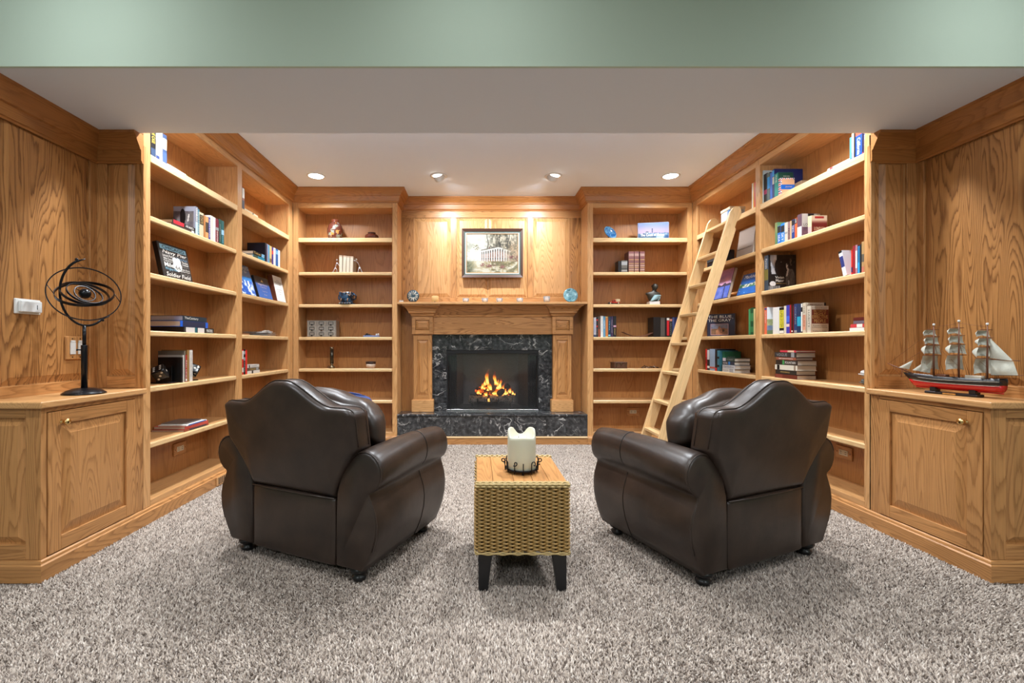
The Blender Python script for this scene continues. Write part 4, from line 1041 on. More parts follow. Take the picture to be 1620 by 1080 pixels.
# carved disc on a stand
def disc_mat():
    m, t_, b = nt('carved_blue_disc'); tc = N(t_, 'ShaderNodeTexCoord'); n = N(t_, 'ShaderNodeTexVoronoi', i_Scale=42., feature='DISTANCE_TO_EDGE'); L(t_, tc.outputs['Object'], n.inputs['Vector'])
    r = ramp(t_, [(0, (.62, .62, .55)), (.12, (.5, .52, .48)), (.2, (.05, .09, .12)), (1, (.10, .16, .19))]); L(t_, n.outputs['Distance'], r.inputs[0]); L(t_, r.outputs[0], b.inputs['Base Color']); return m
t = thing('carved_disc', 'round blue and white carved disc on a stand, left end of mantel', 'ornament', (-.614, YM, MZ))
DK = plain('teal_glaze', (.035, .075, .10), .25); IV = plain('ivory_inlay', (.62, .62, .56), .4)
d = lathe('disc', [(.001, -.008), (.05, -.008), (.058, -.004), (.060, 0), (.058, .004), (.05, .007), (.001, .008)], DK, t, 40, cap=False)
for v in d.data.vertices: v.co = (v.co.x, v.co.z*-1, v.co.y+.066)
rnd = random.Random(2)
for k in range(26):
    a = 2*PI*k/26+rnd.uniform(-.06, .06); r0 = rnd.uniform(.012, .03); r1 = rnd.uniform(.045, .054); bend = rnd.uniform(-.25, .25)
    pts = [((r0+(r1-r0)*q)*math.cos(a+bend*q), -.0085 if q < .8 else -.0065, .066+(r0+(r1-r0)*q)*math.sin(a+bend*q)) for q in (0, .25, .5, .75, 1)]
    tube('ray', pts, .0022, IV, d, 5)
boxes('stand', [(-.03, .03, -.022, -.016, 0, .012), (-.03, -.022, -.016, .03, 0, .006), (.022, .03, -.016, .03, 0, .006), (-.03, .03, .012, .018, 0, .05)], plain('dark_stand', (.05, .022, .012), .5), t)
t = thing('small_candle', 'honey coloured pillar candle on a dark foot, left side of mantel', 'candle', (-.399, YM, MZ))
boxes('stand', [(-.04, .04, -.006, .006, .004, .008), (-.006, .006, -.04, .04, .004, .008), (-.04, -.034, -.005, .005, 0, .006), (.034, .04, -.005, .005, 0, .006), (-.005, .005, -.04, -.034, 0, .006), (-.005, .005, .034, .04, 0, .006)], BLACKMETAL, t)
lathe('wax', [(.031, .0085), (.034, .011), (.034, .062), (.031, .066), (.024, .063), (.001, .062)], plain('honey_wax', (.62, .40, .16), .5), t, 28)
GL = glass('votive_glass', (1, 1, 1), .02, .80)
def votive(x, label, wax=False):
    t = thing('votive_glass', label, 'votive', (x, YM, MZ), group='votive glasses on the mantel')
    h = .062 if wax else .044
    lathe('glass_cup', [(.022, .0005), (.027, .006), (.031, .022), (.033, h), (.0315, h), (.029, .022), (.025, .009), (.001, .007)], GL, t, 28, cap=False)
    lathe('tealight', [(.019, .0075), (.020, .010), (.020, .026 if wax else .016), (.001, .027 if wax else .0155)], plain('honey_wax', (.62, .40, .16), .5) if wax else WAX, t, 20)
for x_, lb in ((-.1, 'clear glass votive below the left edge of the painting'), (.087, 'clear glass votive on mantel, second from left of the four clear ones'), (.229, 'clear glass votive on mantel, third from left of the four clear ones'), (.427, 'clear glass votive below the right edge of the painting')): votive(x_, lb)
votive(.69, 'tall frosted glass votive with candle beside the blue plate', True)
def plate_mat(name, c1, c2, sc_=30.):
    m, t_, b = nt(name); tc = N(t_, 'ShaderNodeTexCoord'); n = N(t_, 'ShaderNodeTexNoise', i_Scale=sc_, i_Detail=3., i_Distortion=1.); L(t_, tc.outputs['Object'], n.inputs['Vector'])
    r = ramp(t_, [(.38, c1), (.62, c2)]); L(t_, n.outputs[0], r.inputs[0]); L(t_, r.outputs[0], b.inputs['Base Color']); b.inputs['Roughness'].default_value = .2; return m
t = thing('decorative_plate', 'round mottled blue plate standing at the right end of the mantel', 'plate', (.922, YM, MZ))
d = lathe('plate', [(.001, .004), (.045, .004), (.06, .001), (.070, -.006), (.070, -.009), (.058, -.004), (.04, 0), (.001, 0)], plate_mat('blue_mottled_glaze', (.055, .17, .22), (.22, .42, .47)), t, 40, cap=False)
for v in d.data.vertices: v.co = (v.co.x, v.co.z+(v.co.y)*.2, v.co.y+.073)
boxes('stand', [(-.03, .03, -.022, -.018, 0, .012), (-.03, -.025, -.018, .04, 0, .005), (.025, .03, -.018, .04, 0, .005), (-.004, .004, .028, .032, 0, .06)], BLACKMETAL, t)

# ================================================================ ARMILLARY SPHERE
AR = plain('gunmetal_black', (.010, .011, .014), .28, .5)
t = thing('armillary_sphere', 'black metal armillary sphere on a stand, left countertop', 'armillary sphere', (-1.822, 2.117, ZT))
lathe('base', [(.078, .0005), (.082, .002), (.083, .005), (.078, .009), (.065, .018), (.042, .026), (.02, .029)], AR, t, 40)
lathe('pole_sleeve', [(.0125, .026), (.0125, .225), (.012, .227)], AR, t, 16); lathe('pole', [(.0075, .22), (.0075, .317)], AR, t, 12)
kn = tube('set_screw', [(-.012, -.004, .205), (-.020, -.008, .205), (-.026, -.011, .205)], [.003, .003, .006], AR, t, 10)
# axes facing the viewer: r = screen right, f = towards the room, u = up
vd = Vector((-1.822, 2.117, .2)).normalized(); rr_ = vd.cross(Vector((0, 0, 1))).normalized(); uu_ = rr_.cross(vd).normalized(); ff_ = -vd
cc_ = Vector((.003, 0, .466))
def ring3(name, R, ratio, tiltd, r_, flat=0., parent=t, c=cc_):
    """circle whose outline, seen from the room, is an ellipse of that ratio with the long axis turned tiltd degrees"""
    a = math.radians(tiltd); maj = rr_*math.cos(a)+uu_*math.sin(a); mi = (uu_*math.cos(a)-rr_*math.sin(a))
    mi3 = mi*ratio+ff_*math.sqrt(1-ratio*ratio)*(-1)
    pts = [c+(maj*math.cos(q)+mi3*math.sin(q))*R for q in [2*PI*k/72 for k in range(72)]]
    n = maj.cross(mi3).normalized(); V, F = [], []
    w2 = flat if flat else r_
    for k, p in enumerate(pts):
        o_ = (p-c).normalized()
        V += [p+o_*r_+n*w2, p-o_*r_+n*w2, p-o_*r_-n*w2, p+o_*r_-n*w2]
    m_ = len(pts)
    for k in range(m_):
        j = (k+1) % m_
        for e in range(4): F.append((4*k+e, 4*k+(e+1) % 4, 4*j+(e+1) % 4, 4*j+e))
    mesh(name, V, F, AR, parent, smooth=False); return maj, mi3
m0, i0 = ring3('outer_ring', .134, .90, -14, .0022)
m1, i1 = ring3('wide_ring', .107, .50, 5, .0016, .0065)
m2, i2 = ring3('middle_ring', .090, .52, -14, .0016, .0055)
m3, i3 = ring3('inner_ring', .068, .54, -24, .0016, .0042)
m4, i4 = ring3('small_ring', .041, .72, -34, .0016, .003)
b = lathe('globe', [(.001, -.024), (.010, -.0215), (.0175, -.016), (.0225, -.008), (.024, 0), (.0225, .008), (.0175, .016), (.010, .0215), (.001, .024)], AR, t, 24)
for v in b.data.vertices: v.co = v.co+cc_
for s in (-1, 1):
    tube('pin', [cc_+m0*s*.134, cc_+m1*s*.106], .0018, AR, t); tube('pin', [cc_+m4*s*.041, cc_+m4*s*.023], .0018, AR, t); tube('pin', [cc_+i4*s*.041, cc_+i4*s*.023], .0018, AR, t)
arc = []
for k in range(25):
    a = math.radians(78+k*(330-78)/24*0.86); arc.append(cc_+(rr_*(.128*math.cos(a)-.005)+uu_*(.158*math.sin(a))+ff_*(-.03*math.sin(a)+.055*max(0, -math.cos(a)))))
# the carrying arc runs from the upper pin round the left to the lower pin above the pole
top_p, low_p = cc_+rr_*-.055+uu_*.150+ff_*.06, cc_+rr_*.10+uu_*-.118-ff_*.06
arc = []
for k in range(25):
    q = k/24; a = math.radians(112+q*(310-112)); arc.append(cc_+rr_*(.092*math.cos(a)+.006)+uu_*(.152*math.sin(a)+.002)+ff_*(.05*(1-2*q)))
ea, eb = arc[0], arc[-1]
arc = [ea+(rr_*.030+uu_*.014)]+arc+[eb+(rr_*.026+uu_*.012)]
tube('carrying_arc', arc, [.002]+[.0052]*25+[.002], AR, t, 8)
for p in (ea, eb):
    k_ = lathe('thumb_nut', [(.001, -.007), (.006, -.004), (.007, 0), (.006, .004), (.001, .007)], AR, t, 12)
    for v in k_.data.vertices: v.co = v.co+p+uu_*(.008 if p is ea else -.008)

# ================================================================ MODEL SHIP
bow, stern = Vector((2.135, 2.238, ZT)), Vector((2.195, 1.893, ZT))
ax_ = (bow-stern).normalized(); ang_ = math.atan2(ax_.y, ax_.x)
SL = (bow-stern).length
MS = Matrix.Translation((bow+stern)/2) @ Matrix.Rotation(ang_, 4, 'Z')
sh = thing('model_ship', 'three-masted model clipper with red and black hull, right countertop', 'model ship', M=MS)
HB = plain('hull_black', (.010, .010, .012), .35); HR = plain('hull_red', (.50, .012, .012), .35); SP = plain('spar_brown', (.17, .06, .03), .5); SAIL = plain('grey_sailcloth', (.54, .54, .46), .8, bump=.2, vary=.12); CREAM = plain('cream_trim', (.55, .48, .38), .5)
hs = SL/2
def hullsec(s, z0, z1, k0, k1):
    """half breadth by station s (-1 stern .. 1 bow)"""
    bm_ = .030*(1-max(0, s)**2.6)*(1-.25*max(0, -s)**3)
    return bm_
def hull(name, zs, mat):
    secs = []
    for i in range(21):
        s = -1+2*i/20; sheer = .010*abs(s)**2+.010*max(0, s)**2; b_ = hullsec(s, 0, 0, 0, 0)+.0008
        ring = []
        for z, k in zs: ring.append((s*hs+.034*max(0,s)**4*(z-.045)/.04, -b_*k, z+sheer*(.5 if z > .05 else .25)))
        for z, k in zs[::-1]: ring.append((s*hs+.034*max(0,s)**4*(z-.045)/.04, b_*k, z+sheer*(.5 if z > .05 else .25)))
        secs.append(ring)
    return loft(name, secs, mat, sh)
hull('red_bottom', [(.026, .10), (.030, .45), (.040, .80), (.052, .97)], HR); hl = hull('black_topsides', [(.0521, .985), (.066, 1.0), (.082, .96), (.082, .86), (.076, .84)], HB)
for z in (.053, .068): 
    for s in (-1, 1):
        tube('gold_line', [(q*hs, s*(hullsec(q, 0, 0, 0, 0)+.0015), z+.010*abs(q)**2*(.25 if z < .06 else .5)+.010*max(0, q)**2*.4) for q in [-1+.1*i for i in range(20)]], .0009, CREAM, hl, 4)
box('deck_house', -.11, -.05, -.012, .012, .078, .094, CREAM, sh, .002); box('deck_house', .02, .06, -.011, .011, .078, .092, SP, sh, .002)
tube('keel', [(-hs, 0, .024), (hs*.85, 0, .026)], .003, HR, sh, 5)
bs = [(hs*.93, 0, .088), (hs+.075, 0, .122), (hs+.105, 0, .134)]; tube('bowsprit', bs, [.0035, .0025, .0015], SP, sh, 6)
tube('dolphin_striker', [(hs+.035, 0, .108), (hs+.04, 0, .066)], .0015, SP, sh, 5)
box('stand', -.10, .10, -.022, .022, .0005, .012, HB, sh, .003)
for s in (-.078, .070): box('cradle', s-.012, s+.012, -.016, .016, .012, .031, HB, sh, .002)
pl_ = box('name_plate', -.025, .025, .0222, .0232, .003, .010, BRASS, sh, 0)
box('name_plate', -.025, .025, -.0232, -.0222, .003, .010, BRASS, sh, 0)
def sail_mesh(cx, z0, z1, w0, w1, belly, lab='sail', yaw=.0):
    n, m_ = 10, 8; V, F = [], []
    for layer in (0, .0006):
        for j in range(m_+1):
            v = j/m_; w_ = w0+(w1-w0)*v
            for i in range(n+1):
                u = -1+2*i/n
                V.append((cx+belly*(1-u*u*.85)*math.sin(PI*(.15+.7*v))+layer+.006*math.sin(u*3+z0*40), u*w_, z0+(z1-z0)*v+.006*(1-u*u)*(1-v)))
    q = (n+1)*(m_+1)
    for j in range(m_):
        for i in range(n):
            a = j*(n+1)+i; F += [(a, a+1, a+n+2, a+n+1), (q+a, q+a+n+1, q+a+n+2, q+a+1)]
    return mesh(lab, V, F, SAIL, sh, smooth=True)
for mi_, (sx, zt) in enumerate(((.075, .318), (-.022, .330), (-.122, .312))):
    tube('mast', [(sx, 0, .075), (sx, 0, .2), (sx, 0, zt)], [.0038, .003, .0018], SP, sh, 8)
    lathe('mast_top', [(.003, 0), (.0045, .002), (.0045, .009), (.001, .010)], WHITEPL, sh, 10, (sx, 0, zt))
    levels = [(.128, .060), (.178, .056), (.226, .050), (.266, .044), (.300, .038)]
    for k, (z, w_) in enumerate(levels):
        if k > 0 or mi_ < 3:
            z_ = z-(.008 if mi_ == 2 else 0)+(.004 if mi_ == 1 else 0)
            if k > 0: tube('yard', [(sx+.004, -w_*.9, z_), (sx+.005, 0, z_+.001), (sx+.004, w_*.9, z_)], [.0013, .0022, .0013], SP, sh, 6)
    for k in range(4):
        z0_, w0_ = levels[k]; z1_, w1_ = levels[k+1]; dz = (-.008 if mi_ == 2 else 0)+(.004 if mi_ == 1 else 0)
        sail_mesh(sx+.006, z0_+dz+(.004 if k else -.018), z1_+dz-.002, w0_*.86, w1_*.78, .034)
    for s in (-1, 1):
        tube('shroud', [(sx-.012, s*.030, .080), (sx, s*.003, .235)], .0007, SP, sh, 4); tube('shroud', [(sx-.022, s*.030, .080), (sx, s*.003, .235)], .0007, SP, sh, 4)
def tri(name, a, b, c, bulge=.006, d=None):
    a, b, c = Vector(a), Vector(b), Vector(c); n = 6; V, F = [], []
    nr = Vector((0, 1, 0))
    for lay in (0, .0006):
        for j in range(n+1):
            for i in range(n+1):
                u, v = i/n, j/n
                if d is None: p = a.lerp(b, u).lerp(c, v)
                else: p = a.lerp(b, u).lerp(Vector(d).lerp(c, u), v)
                V.append(p+nr*(bulge*math.sin(PI*u)*math.sin(PI*min(1, v+.2))+lay))
    q = (n+1)**2
    for j in range(n):
        for i in range(n): k = j*(n+1)+i; F += [(k, k+1, k+n+2, k+n+1), (q+k, q+k+n+1, q+k+n+2, q+k+1)]
    mesh(name, V, F, SAIL, sh, smooth=True)
tri('jib', (hs+.05, 0, .116), (hs+.005, 0, .108), (hs-.02, .008, .155)); tri('jib', (hs-.01, 0, .105), (hs-.055, 0, .10), (hs-.075, .008, .152)); tri('jib', (hs-.04, 0, .10), (hs-.085, 0, .095), (hs-.10, .008, .155))
tri('spanker', (-.134, 0, .100), (-hs-.045, 0, .104), (-hs-.030, 0, .160), .012, (-.134, 0, .165)); tri('gaff_topsail', (-.130, 0, .172), (-hs-.030, 0, .162), (-.132, 0, .255), .008)
tube('boom', [(-.128, 0, .099), (-hs-.06, 0, .104)], .0016, SP, sh, 5); tube('gaff', [(-.128, 0, .166), (-hs-.05, 0, .163)], .0016, SP, sh, 5)
for a, b in (((hs+.10, 0, .132), (.075, 0, .30)), ((hs+.06, 0, .118), (.075, 0, .235)), ((.075, 0, .31), (-.022, 0, .325)), ((-.022, 0, .325), (-.122, 0, .305)), ((-.122, 0, .30), (-hs, 0, .095)), ((.075, 0, .235), (-.022, 0, .13)), ((-.022, 0, .235), (-.122, 0, .13)), ((hs+.04, 0, .07), (hs-.005, 0, .075)), ((hs+.04, 0, .07), (hs+.085, 0, .126))):
    tube('rigging', [a, b], .0006, SP, sh, 4)
# ================================================================ BOOKS
INK = {'w': col(236, 232, 222), 'k': col(18, 18, 18), 'y': col(226, 190, 70), 'g': col(198, 164, 96), 'r': col(200, 40, 38), 'b': col(40, 90, 170), 'c': col(120, 190, 215), 't': col(210, 180, 150), 'e': col(150, 150, 150), 'G': col(60, 150, 80)}
def axes(where, lie=False, flip=False):
    """thickness, depth and height directions of a book whose spine faces the room"""
    y = {'L': Vector((-1, 0, 0)), 'R': Vector((1, 0, 0)), 'B': Vector((0, 1, 0))}[where]
    if lie: x = Vector((0, 0, 1)); z = x.cross(y)
    else: z = Vector((0, 0, 1)); x = y.cross(z)
    return x, y, z
def mat4(o, x, y, z):
    return Matrix(((x[0], y[0], z[0], o[0]), (x[1], y[1], z[1], o[1]), (x[2], y[2], z[2], o[2]), (0, 0, 0, 1)))
GRP = {'L': 'books in the left bookcase', 'R': 'books in the right bookcase', 'B': 'books beside the fireplace'}
def book(M, t, h, d, c, label, bands=(), title=None, group=None, name='book', soft=False, pages=PAGES, cat='book', rough=.4):
    """x thickness (0..t, front board at t), y depth from the spine, z height"""
    r = thing(name, label, cat, M=M, group=group)
    cm = c if not isinstance(c, tuple) else col(*c, rough)
    bt = min(.0022, t*.18)
    boxes('cover', [(0, bt, 0, d, 0, h), (t-bt, t, 0, d, 0, h), (bt, t-bt, 0, .0025, 0, h)], cm, r)
    e = 0.0008 if soft else .0035
    box('pages', bt+.0001, t-bt-.0001, .0026, d-e, e, h-e, pages, r, 0)
    for z0, z1, k in bands:
        box('spine_band', .0006, t-.0006, -.0005, .0003, z0*h, z1*h, INK[k] if isinstance(k, str) else col(*k), r, 0)
    if title:
        s, k, z0, z1 = title[:4]; fr = title[4] if len(title) > 4 else .62
        # reads from head to tail: letters stand towards the front board
        lettering(s, (t*(.5-fr/2), -.0008, z1*h), (0, 0, -1), (1, 0, 0), (z1-z0)*h, t*fr, INK[k], r, 'spine_title')
    return r
PLACE = {'L1': ('L', 'near left bay', -1.772), 'L2': ('L', 'far left bay', -1.772), 'R1': ('R', 'near right bay', 2.092), 'R2': ('R', 'far right bay', 2.092), 'BL': ('B', 'bookcase left of fireplace', 4.39), 'BR': ('B', 'bookcase right of fireplace', 4.39)}
ORD = ['top', 'second', 'third', 'fourth', 'fifth', 'sixth']
def place_text(bay, s): return '%s shelf, %s' % (ORD[s], PLACE[bay][1])
def upright(bay, s, p0, p1, h, c, desc, bands=(), title=None, d=.15, back=0., soft=False, tilt=0., pages=PAGES):
    """standing book between two measured marks along the shelf"""
    wh, _, f = PLACE[bay]; x, y, z = axes(wh); g = .0006
    if wh == 'L': a0, a1 = yl(p0), yl(p1); o = Vector((f-back, a0, SHELF[s])); t = a1-a0
    elif wh == 'R': a0, a1 = yr(p0), yr(p1); o = Vector((f+back, max(a0, a1), SHELF[s])); t = abs(a1-a0)
    else: a0, a1 = wx(p0, 4.39), wx(p1, 4.39); o = Vector((a0, f+back, SHELF[s])); t = a1-a0
    o += x*g
    M = mat4(o, x, y, z)
    if tilt: M = M @ Matrix.Rotation(math.radians(tilt), 4, 'Y')
    return book(M, t-2*g, h, d, c, '%s, %s' % (desc, place_text(bay, s)), bands, title, GRP[wh], soft=soft, pages=pages)
def lying(bay, s, p0, p1, z0, t, c, desc, bands=(), title=None, d=.15, back=0., soft=False, yaw=0., pages=PAGES):
    wh, _, f = PLACE[bay]; x, y, z = axes(wh, True)
    if wh == 'L': a0, a1 = sorted((yl(p0), yl(p1))); o = Vector((f-back, a1, SHELF[s]+z0+.0005)); h = a1-a0      # height runs towards -Y
    else: a0, a1 = sorted((yr(p0), yr(p1))); o = Vector((f+back, a0, SHELF[s]+z0+.0005)); h = a1-a0
    M = mat4(o, x, y, z)
    if yaw: M = M @ Matrix.Rotation(math.radians(yaw), 4, 'X')
    return book(M, t-.0008, h, d, c, '%s, %s' % (desc, place_text(bay, s)), bands, title, GRP[wh], soft=soft, pages=pages)
def front_picture(r, t, h, d, nx, ny, f, side=1, name='cover_picture'):
    """picture on the front board (x=t) or back board (x=0), spine at its left or right edge"""
    if side: return picture(name, (t+.0006, .001, .001), (0, 1, 0), (0, 0, 1), d-.002, h-.002, nx, ny, f, r)
    return picture(name, (-.0006, d-.001, .001), (0, -1, 0), (0, 0, 1), d-.002, h-.002, nx, ny, f, r)
def thk(r):  # thickness, height, depth of a book from its cover
    v = np.array([p.co[:] for p in r.children[0].data.vertices]); return v[:, 0].max(), v[:, 2].max(), v[:, 1].max()

# ---------------- near left bay
upright('L1', 0, 238.6, 246.6, .215, (22, 22, 26), 'black book with gold spine letters', [(.05, .25, (40, 60, 90))], ('THE CASE', 'y', .38, .72))
upright('L1', 0, 246.8, 252.5, .21, (226, 218, 200), 'cream book with blue and red spine lettering', [(.02, .14, (40, 60, 110))], ('HISTORY', 'b', .3, .85))
upright('L1', 0, 252.7, 257.2, .205, (212, 206, 194), 'pale grey book with faint lettering', (), ('LAST LINE', 'e', .1, .8))
upright('L1', 0, 257.4, 264, .172, (52, 70, 104), 'dark blue paperback with cream band', [(.5, .86, (232, 220, 170)), (.0, .4, (60, 84, 130))], None)
lying('L1', 0, 264.8, 296, 0, .017, (230, 226, 214), 'flat white book with green end', [(.0, .07, (96, 120, 70))], ('A GARDEN BOOK', 'e', .3, .8), d=.13)
lying('L1', 1, 271.5, 307, 0, .016, (60, 50, 44), 'thin brown book under the red-banded one', [(.0, .12, 'w')], None, d=.15)
lying('L1', 1, 273, 309, .0162, .022, (26, 26, 30), 'black flat book with red spine band', [(.52, .96, (210, 30, 44))], ('ATLANTA', 'w', .08, .45), d=.15)
r = upright('L1', 1, 309.3, 313.2, .178, (120, 122, 132), 'grey book with a black-and-white photo cover', [(.02, .45, (170, 196, 206))], ('CASABLANCA', 'w', .4, .95), d=.14)
def noir(u, v):
    c = lerp((70, 62, 64), (150, 142, 146), fbm(u*5, v*6, 40))
    if v > .84 or u > .93: c = (150, 150, 162)
    if ((u-.42)/.13)**2+((v-.62)/.30)**2 < 1: c = (14, 12, 12)
    if .55 < u < .9 and .45 < v < .75: c = lerp(c, (112, 104, 96), .6)
    if abs(u-.66-.2*(v-.5)) < .03 and .45 < v < .72: c = (214, 206, 196)
    if v < .32 and u < .45: c = lerp(c, (96, 88, 84), .7)
    return c
t_, h_, d_ = thk(r); front_picture(r, t_, h_, d_, 40, 48, noir, 0)
upright('L1', 1, 313.4, 315.6, .168, (70, 120, 132), 'slim teal book with white letters', (), ('NORTHERN', 'w', .1, .9, .5))
upright('L1', 1, 315.8, 322, .156, (188, 178, 146), 'cream book with black title block', [(.5, .9, 'k')], ('STATE', 'g', .54, .86))
upright('L1', 1, 322.2, 325, .148, (168, 110, 62), 'thin tan book next to the black-blocked one', (), None)
upright('L1', 1, 325.2, 330, .146, (196, 148, 92), 'tan book with dark centre block', [(.3, .75, (50, 42, 36))], None)
upright('L1', 1, 330.2, 332.8, .15, (52, 52, 130), 'thin violet-blue book with white letters', (), ('MEMOIR', 'w', .1, .9, .5))
upright('L1', 1, 333, 337, .168, (206, 200, 190), 'white book beside the violet one', (), None)
upright('L1', 1, 337.2, 341, .166, (222, 216, 208), 'plain white book beside the maroon one', (), None)
upright('L1', 1, 341.2, 346, .165, (116, 26, 48), 'maroon book with silver lettering', [(.52, .64, 'e')], ('WINTER', 'w', .05, .5, .4))
upright('L1', 1, 346.2, 350, .172, (16, 70, 62), 'dark green book with thin white marks', (), ('EVERGREEN', 'e', .1, .8, .35))
upright('L1', 1, 350.2, 354.4, .17, (24, 92, 92), 'teal book with pale blue square', [(.42, .62, (150, 196, 226))], ('RIVER', 'c', .08, .38, .4))
# Chicago sign
Ms = Matrix.Translation((-1.782, 2.735, 1.3405)) @ Matrix.Rotation(math.radians(90), 4, 'Z') @ Matrix.Rotation(math.radians(-12), 4, 'X')
sg = thing('city_sign', 'black framed word-art sign leaning on the third shelf, near left bay', 'sign', M=Ms)
SW, SHh = .132, .213
box('frame', -SW, SW, .0, .03, .004, SHh, plain('sign_black', (.012, .009, .008), .45), sg, .002)
fc = -.0008
def slet(s, x0, x1, z0, z1, k, **kw): lettering(s, (x0, fc-.0004, z0), (1, 0, 0), (0, 0, 1), x1-x0, z1-z0, INK[k] if isinstance(k, str) else k, sg, 'lettering', **kw)
box('blue_banner', -.118, .118, fc, .0005, .172, .200, col(140, 190, 210), sg, 0)
lettering('CHICAGO', (-.100, fc-.0006, .176), (1, 0, 0), (0, 0, 1), .200, .020, INK['k'], sg, 'lettering', bold=.01)
slet('Navy Pier', -.105, .118, .142, .170, 'w', shear=.25, bold=.01)
slet('Lincoln Park', -.108, -.022, .128, .142, 'w'); slet('Grant Park', .012, .114, .126, .141, col(96, 132, 156))
slet('Willis Tower', -.108, -.028, .110, .123, 'w'); slet('The Art', .056, .116, .110, .124, 'w'); slet('Institute', .060, .116, .098, .108, 'w')
slet('Magnificent', -.108, -.032, .097, .107, 'w'); slet('Mile', -.108, -.028, .068, .094, 'w', bold=.008); slet('Michigan Avenue', .050, .118, .082, .093, col(120, 116, 110))
slet('Wrigley Field', -.108, .006, .044, .064, col(130, 180, 200)); slet('Lake Shore', .046, .118, .066, .076, 'w'); slet('Magnificent Theatre', .022, .118, .052, .063, 'w')
slet('Soldier Field', -.108, .114, .012, .036, 'w', shear=.2); slet('Lincoln Zoo', .030, .118, .038, .048, col(120, 116, 110))
shp = [(-.030, .132), (-.018, .138), (0, .132), (.018, .138), (.030, .132), (.037, .118), (.034, .102), (.040, .086), (.036, .070), (.022, .058), (0, .050), (-.022, .058), (-.036, .070), (-.040, .086), (-.034, .102), (-.037, .118)]
mesh('route_shield', [(x+.010, fc-.0003, z) for x, z in shp]+[(x+.010, 0, z) for x, z in shp], [tuple(range(16)), tuple(range(31, 15, -1))]+[(k, (k+1) % 16, 16+(k+1) % 16, 16+k) for k in range(16)], INK['w'], sg)
lettering('ROUTE', (-.010, fc-.001, .108), (1, 0, 0), (0, 0, 1), .040, .012, col(110, 104, 98), sg); lettering('US', (.002, fc-.001, .092), (1, 0, 0), (0, 0, 1), .016, .008, INK['k'], sg); lettering('66', (-.014, fc-.001, .062), (1, 0, 0), (0, 0, 1), .048, .026, INK['k'], sg, bold=.01)
# fourth shelf: three big flat books
lying('L1', 3, 291, 338, 0, .033, (44, 42, 42), 'black flat picture book at the bottom of the stack', [(.66, .94, (206, 200, 196)), (.58, .66, (30, 90, 100)), (.34, .56, (214, 206, 200))], ('MATRIX', 'w', .04, .26), d=.2, pages=plain('dark_pages', (.05, .035, .025), .9))
lying('L1', 3, 285.4, 329, .0335, .036, (28, 92, 196), 'bright blue flat book in the middle of the stack', [(.10, .92, (36, 40, 66))], None, d=.2)
lying('L1', 3, 289.5, 327, .070, .032, (34, 48, 58), 'dark slate flat book on top of the stack', (), ('TheCentury', 'w', .38, .94, .6), d=.2)
# fifth shelf: books between two dice bookends
upright('L1', 4, 286.6, 289.2, .152, (14, 14, 15), 'black book with plain black cover, beside the left dice', (), None, d=.14)
upright('L1', 4, 289.4, 291.4, .165, (196, 190, 182), 'thin white book beside the black-covered book', (), None, d=.15)
upright('L1', 4, 291.6, 293.4, .19, (120, 112, 100), 'thin grey book among the dice bookends', (), None, d=.16)
upright('L1', 4, 293.6, 296, .165, (170, 46, 42), 'thin red book among the dice bookends', [(.03, .12, 'w')], ('RED LINE', 'w', .15, .8, .5), d=.15)
upright('L1', 4, 296.2, 299.4, .196, (150, 114, 66), 'tall tan book among the dice bookends', (), None, d=.16)
upright('L1', 4, 300, 304.8, .194, (214, 206, 196), 'tall white book beside the right dice', (), ('LETTERS AND NOTES', 'e', .15, .92, .45), d=.15)
DB = plain('dice_black', (.012, .011, .011), .25); PIP = plain('dice_pip', (.62, .55, .46), .4)
def dice_bookend(label, base, c, rot, flipx, s=.034):
    r = thing('dice_bookend', label, 'bookend', base, group='dice bookends')
    b = Vector(base)
    box('base', -.075, .055, -.065 if not flipx else -.012, .012 if not flipx else .065, 0, .006, DB, r, .001)
    box('upright', -.075, .02, .008 if not flipx else -.012, .012 if not flipx else -.008, .006, .10, DB, r, .001)
    M = Matrix.Translation(c) @ Euler(rot).to_matrix().to_4x4()
    dc = rbox('die', s, s, s, .006, DB, r, 3, M=M)
    pips = {0: [(-.5, -.5), (-.5, 0), (-.5, .5), (.5, -.5), (.5, 0), (.5, .5)], 1: [(-.5, -.5), (0, 0), (.5, .5)], 2: [(0, 0)], 3: [(-.5, -.5), (.5, .5)], 4: [(-.5, -.5), (-.5, .5), (.5, -.5), (.5, .5)], 5: [(-.5, -.5), (-.5, .5), (.5, -.5), (.5, .5), (0, 0)]}
    fr = [(Vector((0, 0, 1)), Vector((1, 0, 0))), (Vector((0, -1, 0)), Vector((1, 0, 0))), (Vector((1, 0, 0)), Vector((0, 1, 0))), (Vector((-1, 0, 0)), Vector((0, 1, 0))), (Vector((0, 1, 0)), Vector((1, 0, 0))), (Vector((0, 0, -1)), Vector((1, 0, 0)))]
    for k, (n, u) in enumerate(fr):
        v = n.cross(u)
        for a, q in pips[k]:
            cc = n*(s+.0004)+u*(a*s)+v*(q*s); V = [M @ (cc+(u*math.cos(w_*PI/5)+v*math.sin(w_*PI/5))*.0062) for w_ in range(10)]
            V += [M @ (cc-n*.001+(u*math.cos(w_*PI/5)+v*math.sin(w_*PI/5))*.0062) for w_ in range(10)]
            mesh('pip', V, [tuple(range(10)), tuple(range(19, 9, -1))]+[(i, (i+1) % 10, 10+(i+1) % 10, 10+i) for i in range(10)], PIP, dc)
dice_bookend('large black dice bookend left of the books, fifth shelf, near left bay', (-1.84, 2.715, SHELF[4]+.0003), (.0, -.062, .064), (math.radians(35), math.radians(-24), math.radians(18)), False)
